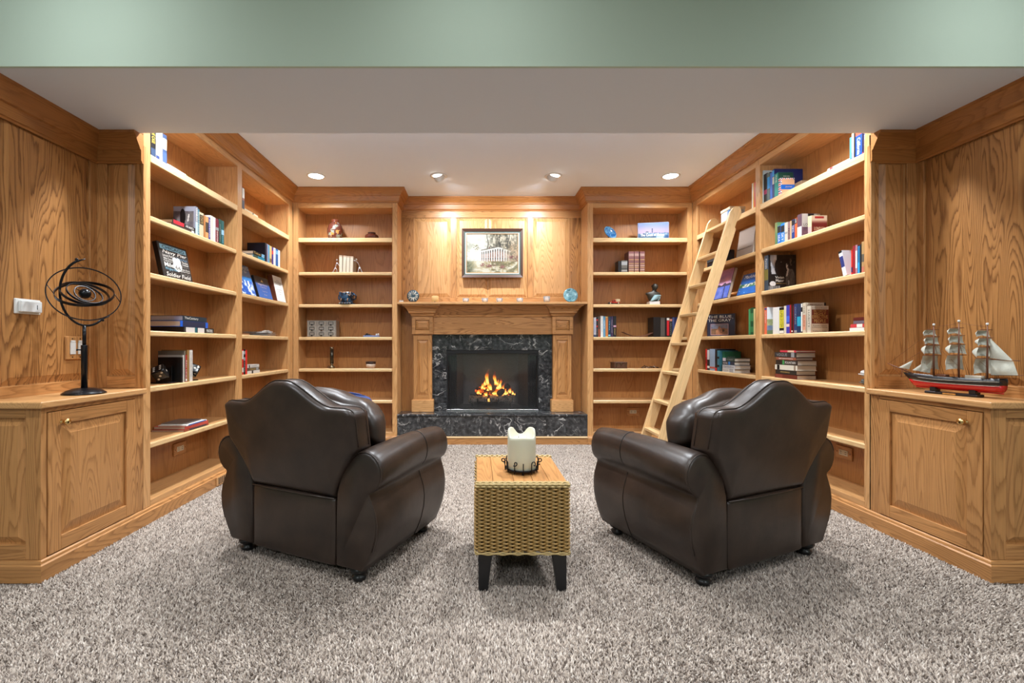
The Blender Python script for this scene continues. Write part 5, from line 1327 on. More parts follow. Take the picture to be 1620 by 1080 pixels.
dice_bookend('black dice bookend behind the tall white book, fifth shelf, near left bay', (-1.84, 2.862, SHELF[4]+.0003), (.035, .048, .064), (math.radians(-35), math.radians(24), math.radians(30)), True, .030)
# sixth shelf: magazines
lying('L1', 5, 291.5, 330, 0, .012, (150, 74, 54), 'bottom magazine with brown spine', [(.1, .8, (70, 60, 66))], None, d=.2, soft=True)
lying('L1', 5, 293.5, 330, .0122, .019, (206, 84, 70), 'thick magazine with coral red spine', (), None, d=.19, back=.003, soft=True)
lying('L1', 5, 294, 328, .0314, .008, (226, 226, 222), 'white magazine with a blue edge', [(.05, .9, (30, 96, 176))], None, d=.17, back=.004, soft=True, yaw=2)
lying('L1', 5, 299, 327, .0396, .006, (96, 84, 78), 'brown-grey magazine on top of the pile', (), None, d=.15, back=.03, soft=True, yaw=4)
# ---------------- far left bay
upright('L2', 0, 383.2, 386.8, .17, (60, 62, 74), 'dark book with white upper half', [(.55, .98, (222, 218, 208)), (.45, .54, (150, 90, 70))], None)
lying('L2', 0, 387.4, 408, 0, .024, (216, 204, 176), 'flat cream book', [(.35, .42, 'k')], ('FIELD GUIDE', 'g', .5, .9, .4), d=.14)
lying('L2', 1, 400.4, 419, 0, .026, (24, 120, 150), 'cyan flat book under the black one', [(.6, .98, (40, 70, 60))], None, d=.15)
lying('L2', 1, 400.8, 419, .0265, .030, (24, 22, 24), 'black flat book with gold lettering', [(.04, .3, (110, 160, 190))], ('Tolkien', 'g', .4, .95), d=.15)
for p0, p1, h, c, ds, bd in ((419.3, 422, .162, (20, 24, 40), 'black-navy book with plain dark cover', ()), (422.2, 424.6, .160, (126, 124, 148), 'grey-lilac book', ()), (424.8, 426.4, .158, (80, 160, 190), 'thin sky-blue book', ()), (426.6, 430, .156, (196, 166, 108), 'straw-yellow book', [(.1, .3, (120, 90, 60))]),
                             (430.2, 432.4, .154, (56, 40, 120), 'thin purple book', [(.6, .8, (200, 60, 60))]), (432.6, 436, .156, (222, 212, 206), 'pinkish white book', ()), (436.2, 440, .156, (40, 92, 150), 'mid-blue book', [(.7, .9, (120, 170, 200))]), (440.2, 443, .154, (230, 226, 216), 'white book at the far end', ())):
    upright('L2', 1, p0, p1, h, c, ds, bd, None, d=.15)
# third shelf: three things on display, leaning back
def leaner(name, label, cat, a0, a1, X0, z, h, lean, th_, mat, wh='L', back=None):
    """upright panel leaning back; local x along the width as seen, y into the shelf, z up"""
    w_ = abs(a1-a0); rz = math.radians(90 if wh == 'L' else -90); cY = (a0+a1)/2
    M = Matrix.Translation((X0, cY, z+.0006)) @ Matrix.Rotation(rz, 4, 'Z') @ Matrix.Rotation(math.radians(-lean), 4, 'X')
    r = thing(name, label, cat, M=M)
    box('cover', -w_/2, w_/2, .0, th_, th_*math.sin(math.radians(lean)), h, mat, r, .0015)
    return r, w_
r, w_ = leaner('book', 'glacier-blue picture book leaning on the third shelf, far left bay', 'book', 3.47, 3.692, -1.778, SHELF[2], .255, 17, .014, col(70, 110, 160))
def glacier(u, v):
    if v > .62: c = lerp((120, 130, 146), (84, 104, 140), fbm(u*4, v*8, 50)*1.3-.1); c = lerp(c, (206, 200, 188), .6*smoothstep(.55, .7, fbm(u*3+5, v*9, 52)))
    elif v > .48: c = lerp((40, 110, 190), (70, 160, 226), fbm(u*6, v*6, 3))
    else: c = lerp((28, 84, 176), (236, 242, 248), smoothstep(.38, .62, fbm(u*9, v*9, 60, 4)))
    return c
picture('cover_picture', (-w_/2+.001, -.0006, .008), (1, 0, 0), (0, 0, 1), w_-.002, .244, 36, 44, glacier, r); lettering('CHICAGO', (-w_/2+.03, -.0012, .205), (1, 0, 0), (0, 0, 1), w_-.05, .024, INK['k'], r)
r, w_ = leaner('book', 'navy book with gilt emblem leaning on the third shelf, far left bay', 'book', 3.740, 3.99, -1.778, SHELF[2], .195, 16, .022, col(28, 26, 30))
picture('cover_picture', (-w_/2+.001, -.0006, .006), (1, 0, 0), (0, 0, 1), w_-.002, .187, 20, 24, lambda u, v: lerp((38, 36, 40), (44, 40, 42), u) if v > .68 else lerp((40, 74, 140), (60, 100, 168), 1-v), r)
mesh('emblem', [(x, -.0012, z) for x, z in ((-.022, .150), (.024, .150), (.008, .158), (.002, .170), (-.006, .160))]+[(x, -.0008, z) for x, z in ((-.022, .150), (.024, .150), (.008, .158), (.002, .170), (-.006, .160))], [(0, 1, 2, 3, 4), (9, 8, 7, 6, 5)], INK['g'], r)
lettering('Village County', (-.085, -.0012, .112), (1, 0, 0), (0, 0, 1), .17, .02, INK['t'], r, shear=.2); lettering('A Pictorial History', (-.06, -.0012, .095), (1, 0, 0), (0, 0, 1), .12, .009, INK['t'], r); lettering('Volume One', (-.04, -.0012, .062), (1, 0, 0), (0, 0, 1), .09, .007, INK['t'], r); lettering('Press', (-.02, -.0012, .03), (1, 0, 0), (0, 0, 1), .05, .010, INK['t'], r)
r, w_ = leaner('plaque', 'white certificate on a red-brown wooden block, third shelf, far left bay', 'plaque', 4.066, 4.258, -1.775, SHELF[2], .245, 12, .04, plain('red_brown_wood', (.16, .042, .018), .5, vary=.2))
picture('certificate', (-w_/2+.006, -.0006, .006), (1, 0, 0), (0, 0, 1), w_-.008, .236, 12, 16, lambda u, v: (236, 234, 228) if v < .97 else (214, 206, 196), r)
for s_, z0, z1, hw in (('OFFICIAL', .196, .204, .03), ('STATE OF ILLINOIS', .176, .190, .065), ('CERTIFICATE OF MERIT', .158, .171, .068), ('to', .138, .143, .006), ('John and Mary', .110, .120, .05), ('with thanks', .092, .099, .03), ('1998', .07, .076, .012)): lettering(s_, (-hw, -.0012, z0), (1, 0, 0), (0, 0, 1), 2*hw, z1-z0, INK['k'], r)
# fourth shelf: loose papers
def paper_stack():
    for k in range(6):
        rnd = random.Random(k+70); w2, l2 = .105, .14-.012*k; n = 8; V, F = [], []
        a = math.radians(rnd.uniform(-12, 12)); cx, cy = -1.858+rnd.uniform(-.006, .006), 3.905+rnd.uniform(-.03, .03); z0 = SHELF[3]+.0012+.0062*k
        for lay in (0, .0006):
            for j in range(n+1):
                for i in range(n+1):
                    u, v = -1+2*i/n, -1+2*j/n; x, y = u*w2*.88, v*l2
                    V.append((cx+x*math.cos(a)-y*math.sin(a)*.4, cy+x*math.sin(a)*.5+y*math.cos(a), z0+lay+.004*fbm(u*2+k*7, v*2, k)+.016*max(0, u)**3*vn(v*2+k, 3, k)*(k > 2)))
        q = (n+1)**2
        for j in range(n):
            for i in range(n): b = j*(n+1)+i; F += [(b, b+1, b+n+2, b+n+1), (q+b, q+b+n+1, q+b+n+2, q+b+1)]
        for i in range(n):
            for e0, e1 in ((i, i+1), (n*(n+1)+i, n*(n+1)+i+1), (i*(n+1), (i+1)*(n+1)), (i*(n+1)+n, (i+1)*(n+1)+n)): F.append((e0, e1, q+e1, q+e0))
        o = mesh('paper_sheet', V, F, plain('white_paper', (.80, .78, .75), .8), None, smooth=True)
        props(o, 'white paper sheet, %s in the loose pile, fourth shelf, far left bay' % ('lowest', 'second from bottom', 'third from bottom', 'third from top', 'second from top', 'topmost')[k], 'paper', 'loose papers on the fourth shelf')
paper_stack()
lying('L2', 3, 383.4, 401, 0, .012, (150, 112, 84), 'flat tan booklet left of the papers', (), None, d=.16, back=.03, soft=True)
upright('L2', 4, 383.2, 385.2, .192, (206, 34, 34), 'red and white striped book at the left', [(.1, .28, 'w'), (.62, .95, 'w')], None)
upright('L2', 4, 385.4, 388.2, .194, (28, 26, 26), 'black book with grey lettering between two red books', [(.55, .68, 'e'), (.8, .92, 'e')], ('CRIME', 'e', .1, .5))
upright('L2', 4, 388.4, 391, .188, (216, 40, 36), 'bright red book beside the small stack', (), None)
lying('L2', 4, 391.4, 411, 0, .024, (212, 206, 196), 'small white book, bottom of the stack', [(.55, .66, 'k')], None, d=.11)
lying('L2', 4, 392, 410.5, .0244, .022, (92, 74, 54), 'small brown book in the middle of the stack', [(.1, .3, 'e')], ('TALES', 'g', .35, .85), d=.11)
lying('L2', 4, 391.6, 410, .0468, .024, (204, 198, 190), 'small white book, top of the stack', [(.8, .88, 'k')], ('SONNETS', 'e', .2, .7), d=.11)

# ================================================================ LEFT OF THE FIREPLACE
def vase_mat():
    m, t, b = nt('mosaic_brown_glaze'); tc = N(t, 'ShaderNodeTexCoord')
    v = N(t, 'ShaderNodeTexVoronoi', i_Scale=34., distance='CHEBYCHEV'); L(t, tc.outputs['Object'], v.inputs['Vector'])
    sp = N(t, 'ShaderNodeSeparateColor'); L(t, v.outputs['Color'], sp.inputs[0])
    r = ramp(t, [(0, (.12, .035, .022)), (.45, (.15, .07, .06)), (.62, (.22, .19, .16)), (.72, (.50, .24, .06)), (.82, (.13, .03, .015)), (.9, (.24, .27, .22))], 'CONSTANT'); L(t, sp.outputs[0], r.inputs[0])
    L(t, r.outputs[0], b.inputs['Base Color']); b.inputs['Roughness'].default_value = .25; return m
t = thing('vase', 'brown mosaic vase with round shoulders on the top shelf', 'vase', (-1.378, 4.455, SHELF[0]+.0005))
lathe('body', [(.05, 0), (.056, .004), (.068, .03), (.0755, .075), (.074, .105), (.064, .14), (.046, .165), (.035, .175)], vase_mat(), t, 36)
lathe('neck', [(.035, .1752), (.034, .182), (.037, .192), (.036, .197), (.029, .197), (.027, .18)], plain('rust_glaze', (.20, .05, .025), .2), t, 32, cap=False)
lathe('foot', [(.051, .0004), (.053, .006), (.057, .008)], plain('ochre_glaze', (.42, .20, .05), .3), t, 32)
t = thing('squat_pot', 'squat glossy red-brown pot on the top shelf beside the vase', 'pot', (-1.02, 4.455, SHELF[0]+.0005))
lathe('body', [(.044, 0), (.060, .008), (.068, .026), (.064, .044), (.048, .056), (.036, .060)], plain('red_brown_glaze', (.10, .022, .012), .12), t, 36)
lathe('lip', [(.036, .0602), (.038, .066), (.040, .072), (.036, .073), (.032, .064)], plain('dark_glaze', (.05, .016, .012), .15), t, 32, cap=False)
CB = plain('cream_book_cloth', (.52, .45, .35), .7, bump=.2)
for k, lb in enumerate(('leftmost', 'second from left', 'third from left', 'rightmost')):
    x0 = -1.322+.0335*k; M = mat4(Vector((x0, 4.40, SHELF[1]+.0005)), *axes('B')) @ Matrix.Rotation(math.radians(2.0 if k > 0 else 0), 4, 'Y')
    book(M, .029, .168-.003*k, .13, CB, 'cream cloth book between silver figures, %s of four' % lb, [(.93, .97, (170, 130, 90))], None, 'cream books between silver figures')
SIL = plain('silver_wire', (.62, .62, .64), .3, .9)
def figure(label, x, sgn, pts_sets, head):
    t = thing('figure_bookend', label, 'bookend', (x, 4.42, SHELF[1]+.0005), group='silver figures propping the cream books')
    for nm, p in pts_sets: tube(nm, [(sgn*a, b, c) for a, b, c in p], .0034, SIL, t, 7)
    lathe('head', [(.001, -.009), (.006, -.006), (.008, 0), (.006, .006), (.001, .009)], SIL, t, 12, (sgn*head[0], head[1], head[2]))
    box('base', -.035, .035, -.03, .03, 0, .002, SIL, t, 0)
figure('silver wire figure pushing the cream books from the left', -1.362, 1, (('leg', [(-.032, 0, .002), (-.018, 0, .03), (-.004, 0, .055)]), ('leg', [(.012, 0, .002), (.012, 0, .03), (-.004, 0, .055)]), ('body', [(-.004, 0, .055), (.004, 0, .085), (.014, 0, .105)]), ('arm', [(.014, 0, .10), (.026, 0, .082), (.036, 0, .07)])), (.012, 0, .128))
figure('silver wire figure bracing the cream books from the right', -1.142, -1, (('leg', [(-.040, 0, .002), (-.024, 0, .035), (-.012, 0, .065)]), ('leg', [(.006, 0, .002), (.0, 0, .03), (-.012, 0, .065)]), ('body', [(-.012, 0, .065), (.004, 0, .098), (.018, 0, .112)]), ('arm', [(.018, 0, .112), (.034, 0, .122), (.046, 0, .126)])), (.018, 0, .132))
# blue-black pottery basket on a dish
t = thing('pottery_pot', 'blue-black glazed lantern pot on a dish, third shelf', 'pot', (-1.256, 4.425, SHELF[2]+.0005))
BG = plate_mat('blue_black_glaze', (.006, .008, .012), (.03, .085, .16), 22.); TN = plain('tan_drip', (.42, .22, .10), .4)
def sq(a, z=0): return 1/max(abs(math.cos(a)), abs(math.sin(a)))**.55
lathe('dish', [(.045, 0), (.075, .004), (.085, .010), (.083, .0115), (.05, .006)], BG, t, 32)
lathe('body', [(.052, .007), (.058, .02), (.06, .07), (.066, .118), (.060, .120), (.054, .08), (.05, .02)], BG, t, 40, cap=False, rfun=lambda a, z: sq(a)*(1+.04*math.sin(5*a)*(z > .1)))
tube('handle', [(.062, 0, .05), (.088, 0, .06), (.09, 0, .09), (.066, 0, .108)], .007, BG, t, 8); tube('handle', [(-.062, 0, .045), (-.078, 0, .06), (-.076, 0, .09), (-.064, 0, .105)], .007, BG, t, 8)
box('window_ledge', -.032, .022, -.078, -.062, .035, .046, BG, t, .003)
for x in (-.036, .026): tube('drip', [(x, -.070, .028), (x, -.072, .045), (x+.004, -.070, .056)], .004, TN, t, 6)
tube('drip', [(.02, -.068, .105), (.034, -.069, .094), (.048, -.068, .082), (.052, -.066, .10), (.052, -.064, .125)], .0028, TN, t, 6); tube('drip', [(-.04, -.068, .12), (-.01, -.07, .112), (.01, -.068, .12)], .003, TN, t, 6)
for k in range(9): lathe('bead', [(.001, 0), (.004, .002), (.004, .006), (.001, .008)], TN if k % 2 else WHITEPL, t, 8, (-.05+.0125*k, -.068, .008))
# index-card drawers
t = thing('card_drawers', 'small silver nine-drawer card file on the fourth shelf', 'drawers', (-1.50, 4.46, SHELF[3]+.0005), rz=math.radians(2.5))
SV = plain('brushed_silver', (.36, .34, .30), .38, .55, bump=.1)
box('case', -.139, .139, -.045, .08, 0, .162, SV, t, .003)
for i in range(3):
    for j in range(3):
        x, z = -.0905+.0905*i, .029+.052*j
        dr = box('drawer', x-.043, x+.043, -.0505, -.0452, z-.024, z+.024, SV, t, .002)
        boxes('label_holder', [(x-.024, x+.024, -.0525, -.0506, z+.012, z+.016), (x-.024, x-.020, -.0525, -.0506, z-.010, z+.012), (x+.020, x+.024, -.0525, -.0506, z-.010, z+.012), (x-.024, x+.024, -.0525, -.0506, z-.012, z-.008)], BLACKMETAL, dr)
        box('pull', x-.008, x+.008, -.058, -.0506, z-.019, z-.012, BLACKMETAL, dr, .002)
t = thing('toy_set', 'blue tray with a black toy and white balls, fourth shelf', 'toy', (-1.012, 4.42, SHELF[3]+.0005))
box('tray', -.078, .074, -.03, .03, 0, .014, col(92, 112, 160, .4), t, .003)
BT = plain('black_plastic', (.012, .014, .02), .3)
boxes('toy_body', [(-.066, -.012, -.012, .012, .0145, .026), (-.055, -.035, -.010, .010, .026, .036), (-.012, .004, -.006, .006, .0145, .020)], BT, t)
for x, z in ((.046, .024), (.064, .026)): lathe('ball', [(.001, -.009), (.007, -.006), (.0095, 0), (.007, .006), (.001, .009)], plain('white_ball', (.66, .64, .58), .3), t, 14, (x, 0, z)); 
# brass lens tube and a jar
t = thing('brass_lamp', 'slim antique brass tube lamp with ring handle, fifth shelf', 'lamp', (-1.403, 4.43, SHELF[4]+.0005))
AB = plain('antique_brass', (.20, .15, .09), .3, .85)
lathe('base', [(.026, 0), (.028, .004), (.027, .014), (.018, .022), (.012, .028), (.014, .040), (.018, .046)], AB, t, 24)
lathe('tube', [(.0175, .0462), (.0175, .185)], plain('dark_brass_tube', (.06, .05, .035), .25, .7), t, 24); lathe('cap', [(.0185, .1852), (.0195, .188), (.0195, .204), (.014, .207)], AB, t, 24)
tube('ring_handle', [(-.024, 0, .01), (-.036, 0, .006), (-.040, 0, .014), (-.034, 0, .022), (-.024, 0, .022)], .0022, BLACKMETAL, t, 6)
t = thing('jar', 'small cream pottery jar with dark brown rim, fifth shelf', 'jar', (-1.023, 4.43, SHELF[4]+.0005))
lathe('body', [(.032, 0), (.042, .010), (.046, .028), (.045, .042)], plain('cream_glaze', (.56, .42, .32), .4, vary=.15), t, 32); lathe('rim', [(.0455, .0422), (.047, .055), (.050, .062), (.046, .066), (.040, .06)], plain('umber_glaze', (.035, .018, .014), .3), t, 32, cap=False, rfun=lambda a, z: 1+.02*math.sin(4*a))

# ================================================================ RIGHT OF THE FIREPLACE
t = thing('blue_plate', 'glossy blue dish tilted on edge, top shelf', 'plate', (1.304, 4.45, SHELF[0]+.0005))
d = lathe('plate', [(.001, .002), (.03, .002), (.055, -.004), (.069, -.016), (.071, -.017), (.066, -.010), (.05, .004), (.001, .008)], plate_mat('sky_blue_glaze', (.02, .12, .34), (.14, .38, .58), 26.), t, 40, cap=False)
Mx = Matrix.Translation((0, 0, .0665)) @ Matrix.Rotation(math.radians(26), 4, 'Z') @ Matrix.Rotation(math.radians(64), 4, 'X')
for v in d.data.vertices: v.co = Mx @ Vector((v.co.x, v.co.y, -v.co.z))
boxes('stand', [(-.02, .02, .01, .05, 0, .006), (-.004, .004, .03, .036, 0, .05)], BLACKMETAL, t)
M = Matrix.Translation((1.716, 4.405, SHELF[0]+.0005)) @ Matrix.Rotation(math.radians(-9), 4, 'Z')
r = thing('book', 'landscape picture book with lighthouse cover on the top shelf', 'book', M=M)
boxes('cover', [(-.143, .143, 0, .002, 0, .16), (-.143, .143, .020, .022, 0, .16), (-.143, -.141, .002, .020, 0, .16)], col(196, 206, 226), r); box('pages', -.140, .139, .0021, .0199, .003, .157, PAGES, r, 0)
def coast(u, v):
    c = lerp((206, 196, 224), (168, 190, 232), (v-.4)/.6); c = lerp(c, (240, 220, 230), .5*smoothstep(.4, 0, abs(v-.5))*(1-u*.5))
    if v < .36: c = lerp((70, 130, 176), (226, 234, 246), smoothstep(.35, .65, fbm(u*4, v*9, 71))*(.4+.6*u))
    if v < .22 and u < .6: c = lerp(c, (60, 130, 160), .5)
    if .34 < v < .34+.13*math.exp(-((u-.30)/.10)**2)+.05*math.exp(-((u-.58)/.08)**2): c = (92, 112, 150)
    if .36 < v < .40 and .2 < u < .4: c = (214, 220, 232)
    if abs(u-.465) < .012 and .38 < v < .66: c = (120, 140, 176)
    if abs(u-.465) < .02 and .60 < v < .64: c = (60, 76, 110)
    if .66 < u < .9 and .28 < v < .36+.03*math.sin(u*30): c = (150, 180, 204)
    return c
picture('cover_picture', (-.142, -.0006, .001), (1, 0, 0), (0, 0, 1), .284, .158, 60, 34, lambda u, v: tuple(255*(q/255)**1.8*.74 for q in coast(u, v)), r); lettering('The Coast of Maine', (-.118, -.0012, .030), (1, 0, 0), (0, 0, 1), .215, .024, INK['w'], r, bold=.01)
upright('BR', 1, 978, 982.6, .112, (18, 16, 16), 'small black book left of the silver-spined one', (), None, d=.10)
upright('BR', 1, 983, 992.6, .118, (96, 92, 84), 'small silver-grey book with embossed spine', [(.12, .22, 'e'), (.30, .36, 'k'), (.62, .9, 'e')], None, d=.11)
MAR = plain('plum_leather', (.16, .062, .062), .35, bump=.2)
for p0, p1, dk, lb in ((994.5, 1003, 1, 'leftmost'), (1003.6, 1011, 0, 'middle'), (1012.4, 1020, 1, 'rightmost')):
    r = upright('BR', 1, p0, p1, .205, MAR, 'plum leather volume, %s of the matching three' % lb, [(.05, .07, 'g'), (.24, .26, 'g'), (.42, .44, 'g'), (.60, .62, 'g'), (.78, .90, (150, 120, 110)), (.12, .17, (170, 140, 120)), (.31, .36, (170, 140, 120))], None, d=.13)
# toy truck
t = thing('toy_truck', 'red and cream toy delivery truck, third shelf', 'toy truck', (1.33, 4.40, SHELF[2]+.0005))
TRD = plain('toy_red', (.42, .03, .012), .25); TCR = plain('toy_cream', (.55, .42, .24), .4); TBK = plain('toy_rubber', (.015, .015, .015), .6)
box('chassis', -.055, .058, -.017, .017, .008, .013, TBK, t, .001); box('hood', -.042, -.012, -.013, .013, .0132, .029, TRD, t, .004); box('cab', -.012, .018, -.017, .017, .0132, .046, TRD, t, .004)
box('cab_window', -.006, .010, -.0176, -.0168, .030, .041, TBK, t, 0); box('windscreen', -.0128, -.0118, -.012, .012, .032, .042, glass('toy_glass', (.6, .7, .8), .05, .9), t, 0)
box('cargo_box', .0185, .058, -.018, .018, .026, .052, TCR, t, .002); box('cargo_side', .0185, .058, -.0185, .0185, .0132, .0262, TRD, t, .002)
for x in (-.036, .042):
    for y in (-.018, .018):
        wv = lathe('wheel', [(.001, -.004), (.010, -.004), (.0115, -.002), (.0115, .002), (.010, .004), (.001, .004)], TBK, t, 18)
        for v in wv.data.vertices: v.co = (v.co.x+x, v.co.z+y, v.co.y+.0115)
        hb = lathe('hub', [(.001, -.0052), (.006, -.0052), (.006, .0052), (.001, .0052)], TCR, wv, 12)
        for v in hb.data.vertices: v.co = (v.co.x+x, v.co.z+y, v.co.y+.0115)
boxes('fender', [(-.050, -.022, -.022, -.013, .020, .0235), (-.050, -.022, .013, .022, .020, .0235)], TBK, t); box('grille', -.0455, -.042, -.010, .010, .012, .027, CHROME, t, .001)
# bust
t = thing('bust_statue', 'dark bronze bust with pale blue drape on a white block, third shelf', 'statue', (1.722, 4.42, SHELF[2]+.0005))
BZ = plain('dark_bronze', (.042, .036, .026), .5, .2, bump=.2, vary=.2)
box('plinth', -.050, .050, -.04, .04, 0, .030, plain('white_marble_block', (.66, .64, .61), .4), t, .002)
secs = []
for z, cx, cy, rx, ry in ((.0302, .002, 0, .034, .030), (.045, .0, 0, .044, .034), (.07, -.002, 0, .052, .038), (.09, .0, 0, .060, .038), (.106, .0, .002, .070, .034), (.116, .0, .002, .066, .030), (.124, .002, .002, .044, .026), (.131, .005, .0, .024, .021), (.140, .008, -.002, .0185, .018), (.148, .011, -.004, .019, .019), (.154, .013, -.006, .023, .025), (.164, .014, -.007, .026, .029), (.176, .014, -.007, .0275, .031), (.188, .014, -.005, .026, .030), (.198, .013, -.003, .020, .024), (.204, .013, -.002, .010, .012), (.206, .013, -.002, .002, .002)):
    ring = []
    for k in range(28):
        a = 2*PI*k/28; x = cx+rx*math.cos(a); y = cy+ry*math.sin(a)
        if .098 < z < .119 and math.cos(a) < -.5: x -= .006
        if .154 <= z < .166: y -= .005*max(0, math.cos(a+PI/2-.25))**10
        ring.append((x, y, z))
    secs.append(ring)
bd = loft('figure', secs, BZ, t)
lathe('hair_bun', [(.001, -.012), (.010, -.008), (.013, 0), (.010, .008), (.001, .012)], BZ, bd, 14, (.004, .026, .184))
tube('nose', [(.016, -.036, .172), (.017, -.041, .164), (.016, -.036, .162)], [.002, .0035, .002], BZ, bd, 6)
DRP = plain('pale_blue_glaze', (.30, .46, .50), .4)
for k in range(6):
    q = k/5; pts = [(-.040+.016*q*2+.012*i, -.036-.006*math.sin(PI*i/6)+.010*(i/6)**2, .036+.010*k+.004*i*(1-q)) for i in range(7)]
    tube('drape_fold', pts, [.004]+[.007]*5+[.005], DRP, t, 8)
tube('drape_fold', [(.035, -.03, .04), (.056, -.012, .06), (.062, -.004, .09)], [.006, .009, .005], DRP, t, 8)
# fourth shelf books
ROW = [(939, 943.2, .19, (196, 196, 204), 'pale grey book at the far left', [(.0, .12, (40, 60, 100))], ('ORCHARD', 'b', .2, .8, .4)), (943.4, 946, .192, (26, 26, 30), 'black book with red spots', [(.82, .9, 'r'), (.5, .58, 'r')], ('NIGHT TIDE', 'e', .1, .45, .4)), (946.2, 950, .19, (84, 66, 56), 'dark grey book with rust foot', [(.0, .4, (150, 76, 48))], None), (950.2, 954.2, .204, (226, 226, 222), 'tall white book', (), ('PLAIN SPEECH', 'e', .25, .85, .35)), (954.4, 957.8, .2, (96, 150, 182), 'light blue book', (), ('HARBOR', 'w', .4, .8, .4)), (958, 962, .198, (206, 186, 112), 'yellow book with orange edge', [(.05, .95, (196, 116, 60))], None), (962.2, 966, .198, (26, 52, 76), 'navy-teal book', [(.05, .12, 'c')], ('TEAL', 'c', .3, .8, .4)), (966.2, 970, .2, (58, 42, 74), 'dark purple book', (), ('VIOLET HOUR', 'e', .2, .85, .4)), (970.2, 975, .202, (24, 26, 32), 'black book with a pink mark', [(.48, .56, (200, 150, 170))], ('MIDNIGHT', 'g', .1, .42, .35))]
for p0, p1, h, c, ds, bdn, ti in ROW: upright('BR', 3, p0, p1, h, c, ds, bdn, ti, d=.14)
for p0, p1, h, c, ds, bdn, ti in ((1033.5, 1044.4, .192, (30, 26, 24), 'thick plain black book', (), None), (1044.8, 1052, .188, (76, 70, 64), 'dark grey marbled book', [(.1, .9, (88, 80, 74))], None), (1052.2, 1054.6, .186, (30, 28, 30), 'thin black book beside the red one', (), None), (1054.8, 1059, .19, (44, 28, 28), 'book with bright red spine panel', [(.08, .84, (204, 36, 44)), (.86, .97, 'w')], None), (1059.2, 1063.4, .19, (28, 28, 30), 'black book with pale lettering', [(.8, .92, (196, 130, 110))], ('ARCHIVE', 'e', .1, .75, .45)), (1063.6, 1067, .192, (70, 84, 130), 'slate-blue book', (), None), (1067.2, 1072, .192, (36, 44, 92), 'dark blue book behind the ladder', (), None)):
    upright('BR', 3, p0, p1, h, c, ds, bdn, ti, d=.14)
t = thing('curved_tray', 'thin curved wooden stave resting on the fourth shelf', 'tray', (1.575, 4.41, SHELF[3]+.0005))
V, F = [], []; n = 16
for i in range(n+1):
    u = -1+2*i/n; z = .042*u*u+.002; 
    for y, dz in ((-.03, 0), (.05, .004), (.05, .008), (-.03, .004)): V.append((u*.145, y+.012*u*u, z+dz))
for i in range(n):
    for e in range(4): F.append((4*i+e, 4*i+(e+1) % 4, 4*i+4+(e+1) % 4, 4*i+4+e))
F += [(0, 1, 2, 3), (4*n+3, 4*n+2, 4*n+1, 4*n)]
mesh('stave', V, F, plain('dark_walnut', (.12, .045, .025), .4, vary=.2), t, smooth=False); box('foot', -.02, .02, -.02, .03, 0, .002, WAL, t, 0)
t = thing('small_bottle', 'little amber bottle with dark neck behind the ladder', 'bottle', (2.0, 4.43, SHELF[3]+.0005))
lathe('body', [(.014, 0), (.0165, .003), (.0165, .045), (.012, .058), (.006, .066)], plain('amber_glass', (.36, .13, .025), .15), t, 20); lathe('neck', [(.006, .0662), (.0055, .095), (.007, .098), (.007, .108), (.002, .109)], BLACKWOOD, t, 16); lathe('label_band', [(.0168, .03), (.0168, .042)], WHITEPL, t, 20, cap=False)
t = thing('wooden_chest', 'small dark carved wooden box, fifth shelf', 'box', (1.39, 4.43, SHELF[4]+.0005), rz=math.radians(14))
CHS = plain('carved_dark_wood', (.09, .04, .022), .5, bump=.8, bscale=120, vary=.5)
box('body', -.068, .068, -.04, .04, 0, .046, CHS, t, .002); box('lid', -.070, .070, -.042, .042, .0462, .062, CHS, t, .004)
boxes('metal_strap', [(-.050, -.044, -.0432, -.0405, .002, .060), (.044, .050, -.0432, -.0405, .002, .060), (-.006, .006, -.0442, -.0405, .036, .054)], AB, t)
t = thing('metal_sculpture', 'tangled black and silver metal sculpture lying on the fifth shelf', 'sculpture', (1.69, 4.42, SHELF[4]+.0005))
rnd = random.Random(9)
for k in range(9):
    a = rnd.uniform(0, PI); x = -.07+.018*k; pts = [(x-.03*math.cos(a), -.02*math.sin(a), .004), (x, 0, .010+rnd.uniform(0, .022)), (x+.03*math.cos(a+.4), .02*math.sin(a), .004)]
    tube('strand', pts, .0032, BLACKMETAL if k % 3 else CHROME, t, 6)

# ================================================================ RIGHT BOOKCASE, NEAR BAY
upright('R1', 0, 1205.4, 1208, .245, (206, 222, 224), 'tall thin white folder', (), None, d=.20)
upright('R1', 0, 1208.2, 1213.6, .212, (34, 44, 50), 'dark magazine with pink marks', [(.3, .45, (170, 70, 110))], None, d=.2)
upright('R1', 0, 1213.8, 1218, .206, (70, 92, 90), 'grey-green book with a blue slip', [(.45, .85, (40, 150, 220))], None, d=.18)
upright('R1', 0, 1218.2, 1221.6, .196, (34, 100, 196), 'bright blue book', (), None, d=.19)
upright('R1', 0, 1221.8, 1225, .21, (18, 36, 104), 'tall navy book with a label', [(.5, .74, (200, 196, 186)), (.76, .96, (60, 160, 220))], None, d=.2)
r = upright('R1', 0, 1225.2, 1231, .17, (22, 140, 126), 'teal paperback with dark green cover', (), ('TRAVEL', 'w', .6, .95, .4), d=.105)
t_, h_, d_ = thk(r); front_picture(r, t_, h_, d_, 8, 10, lambda u, v: (14, 76, 62)); lettering('TRAVEL GUIDE', (t_+.0012, .035, h_-.030), (0, 1, 0), (0, 0, 1), .045, .007, INK['w'], r)
r = upright('R1', 0, 1231.4, 1235.2, .122, (196, 196, 196), 'small journal with striped airmail border', [(i*.125, i*.125+.06, (200, 40, 60) if i % 2 else (40, 50, 110)) for i in range(8)], None, d=.095)
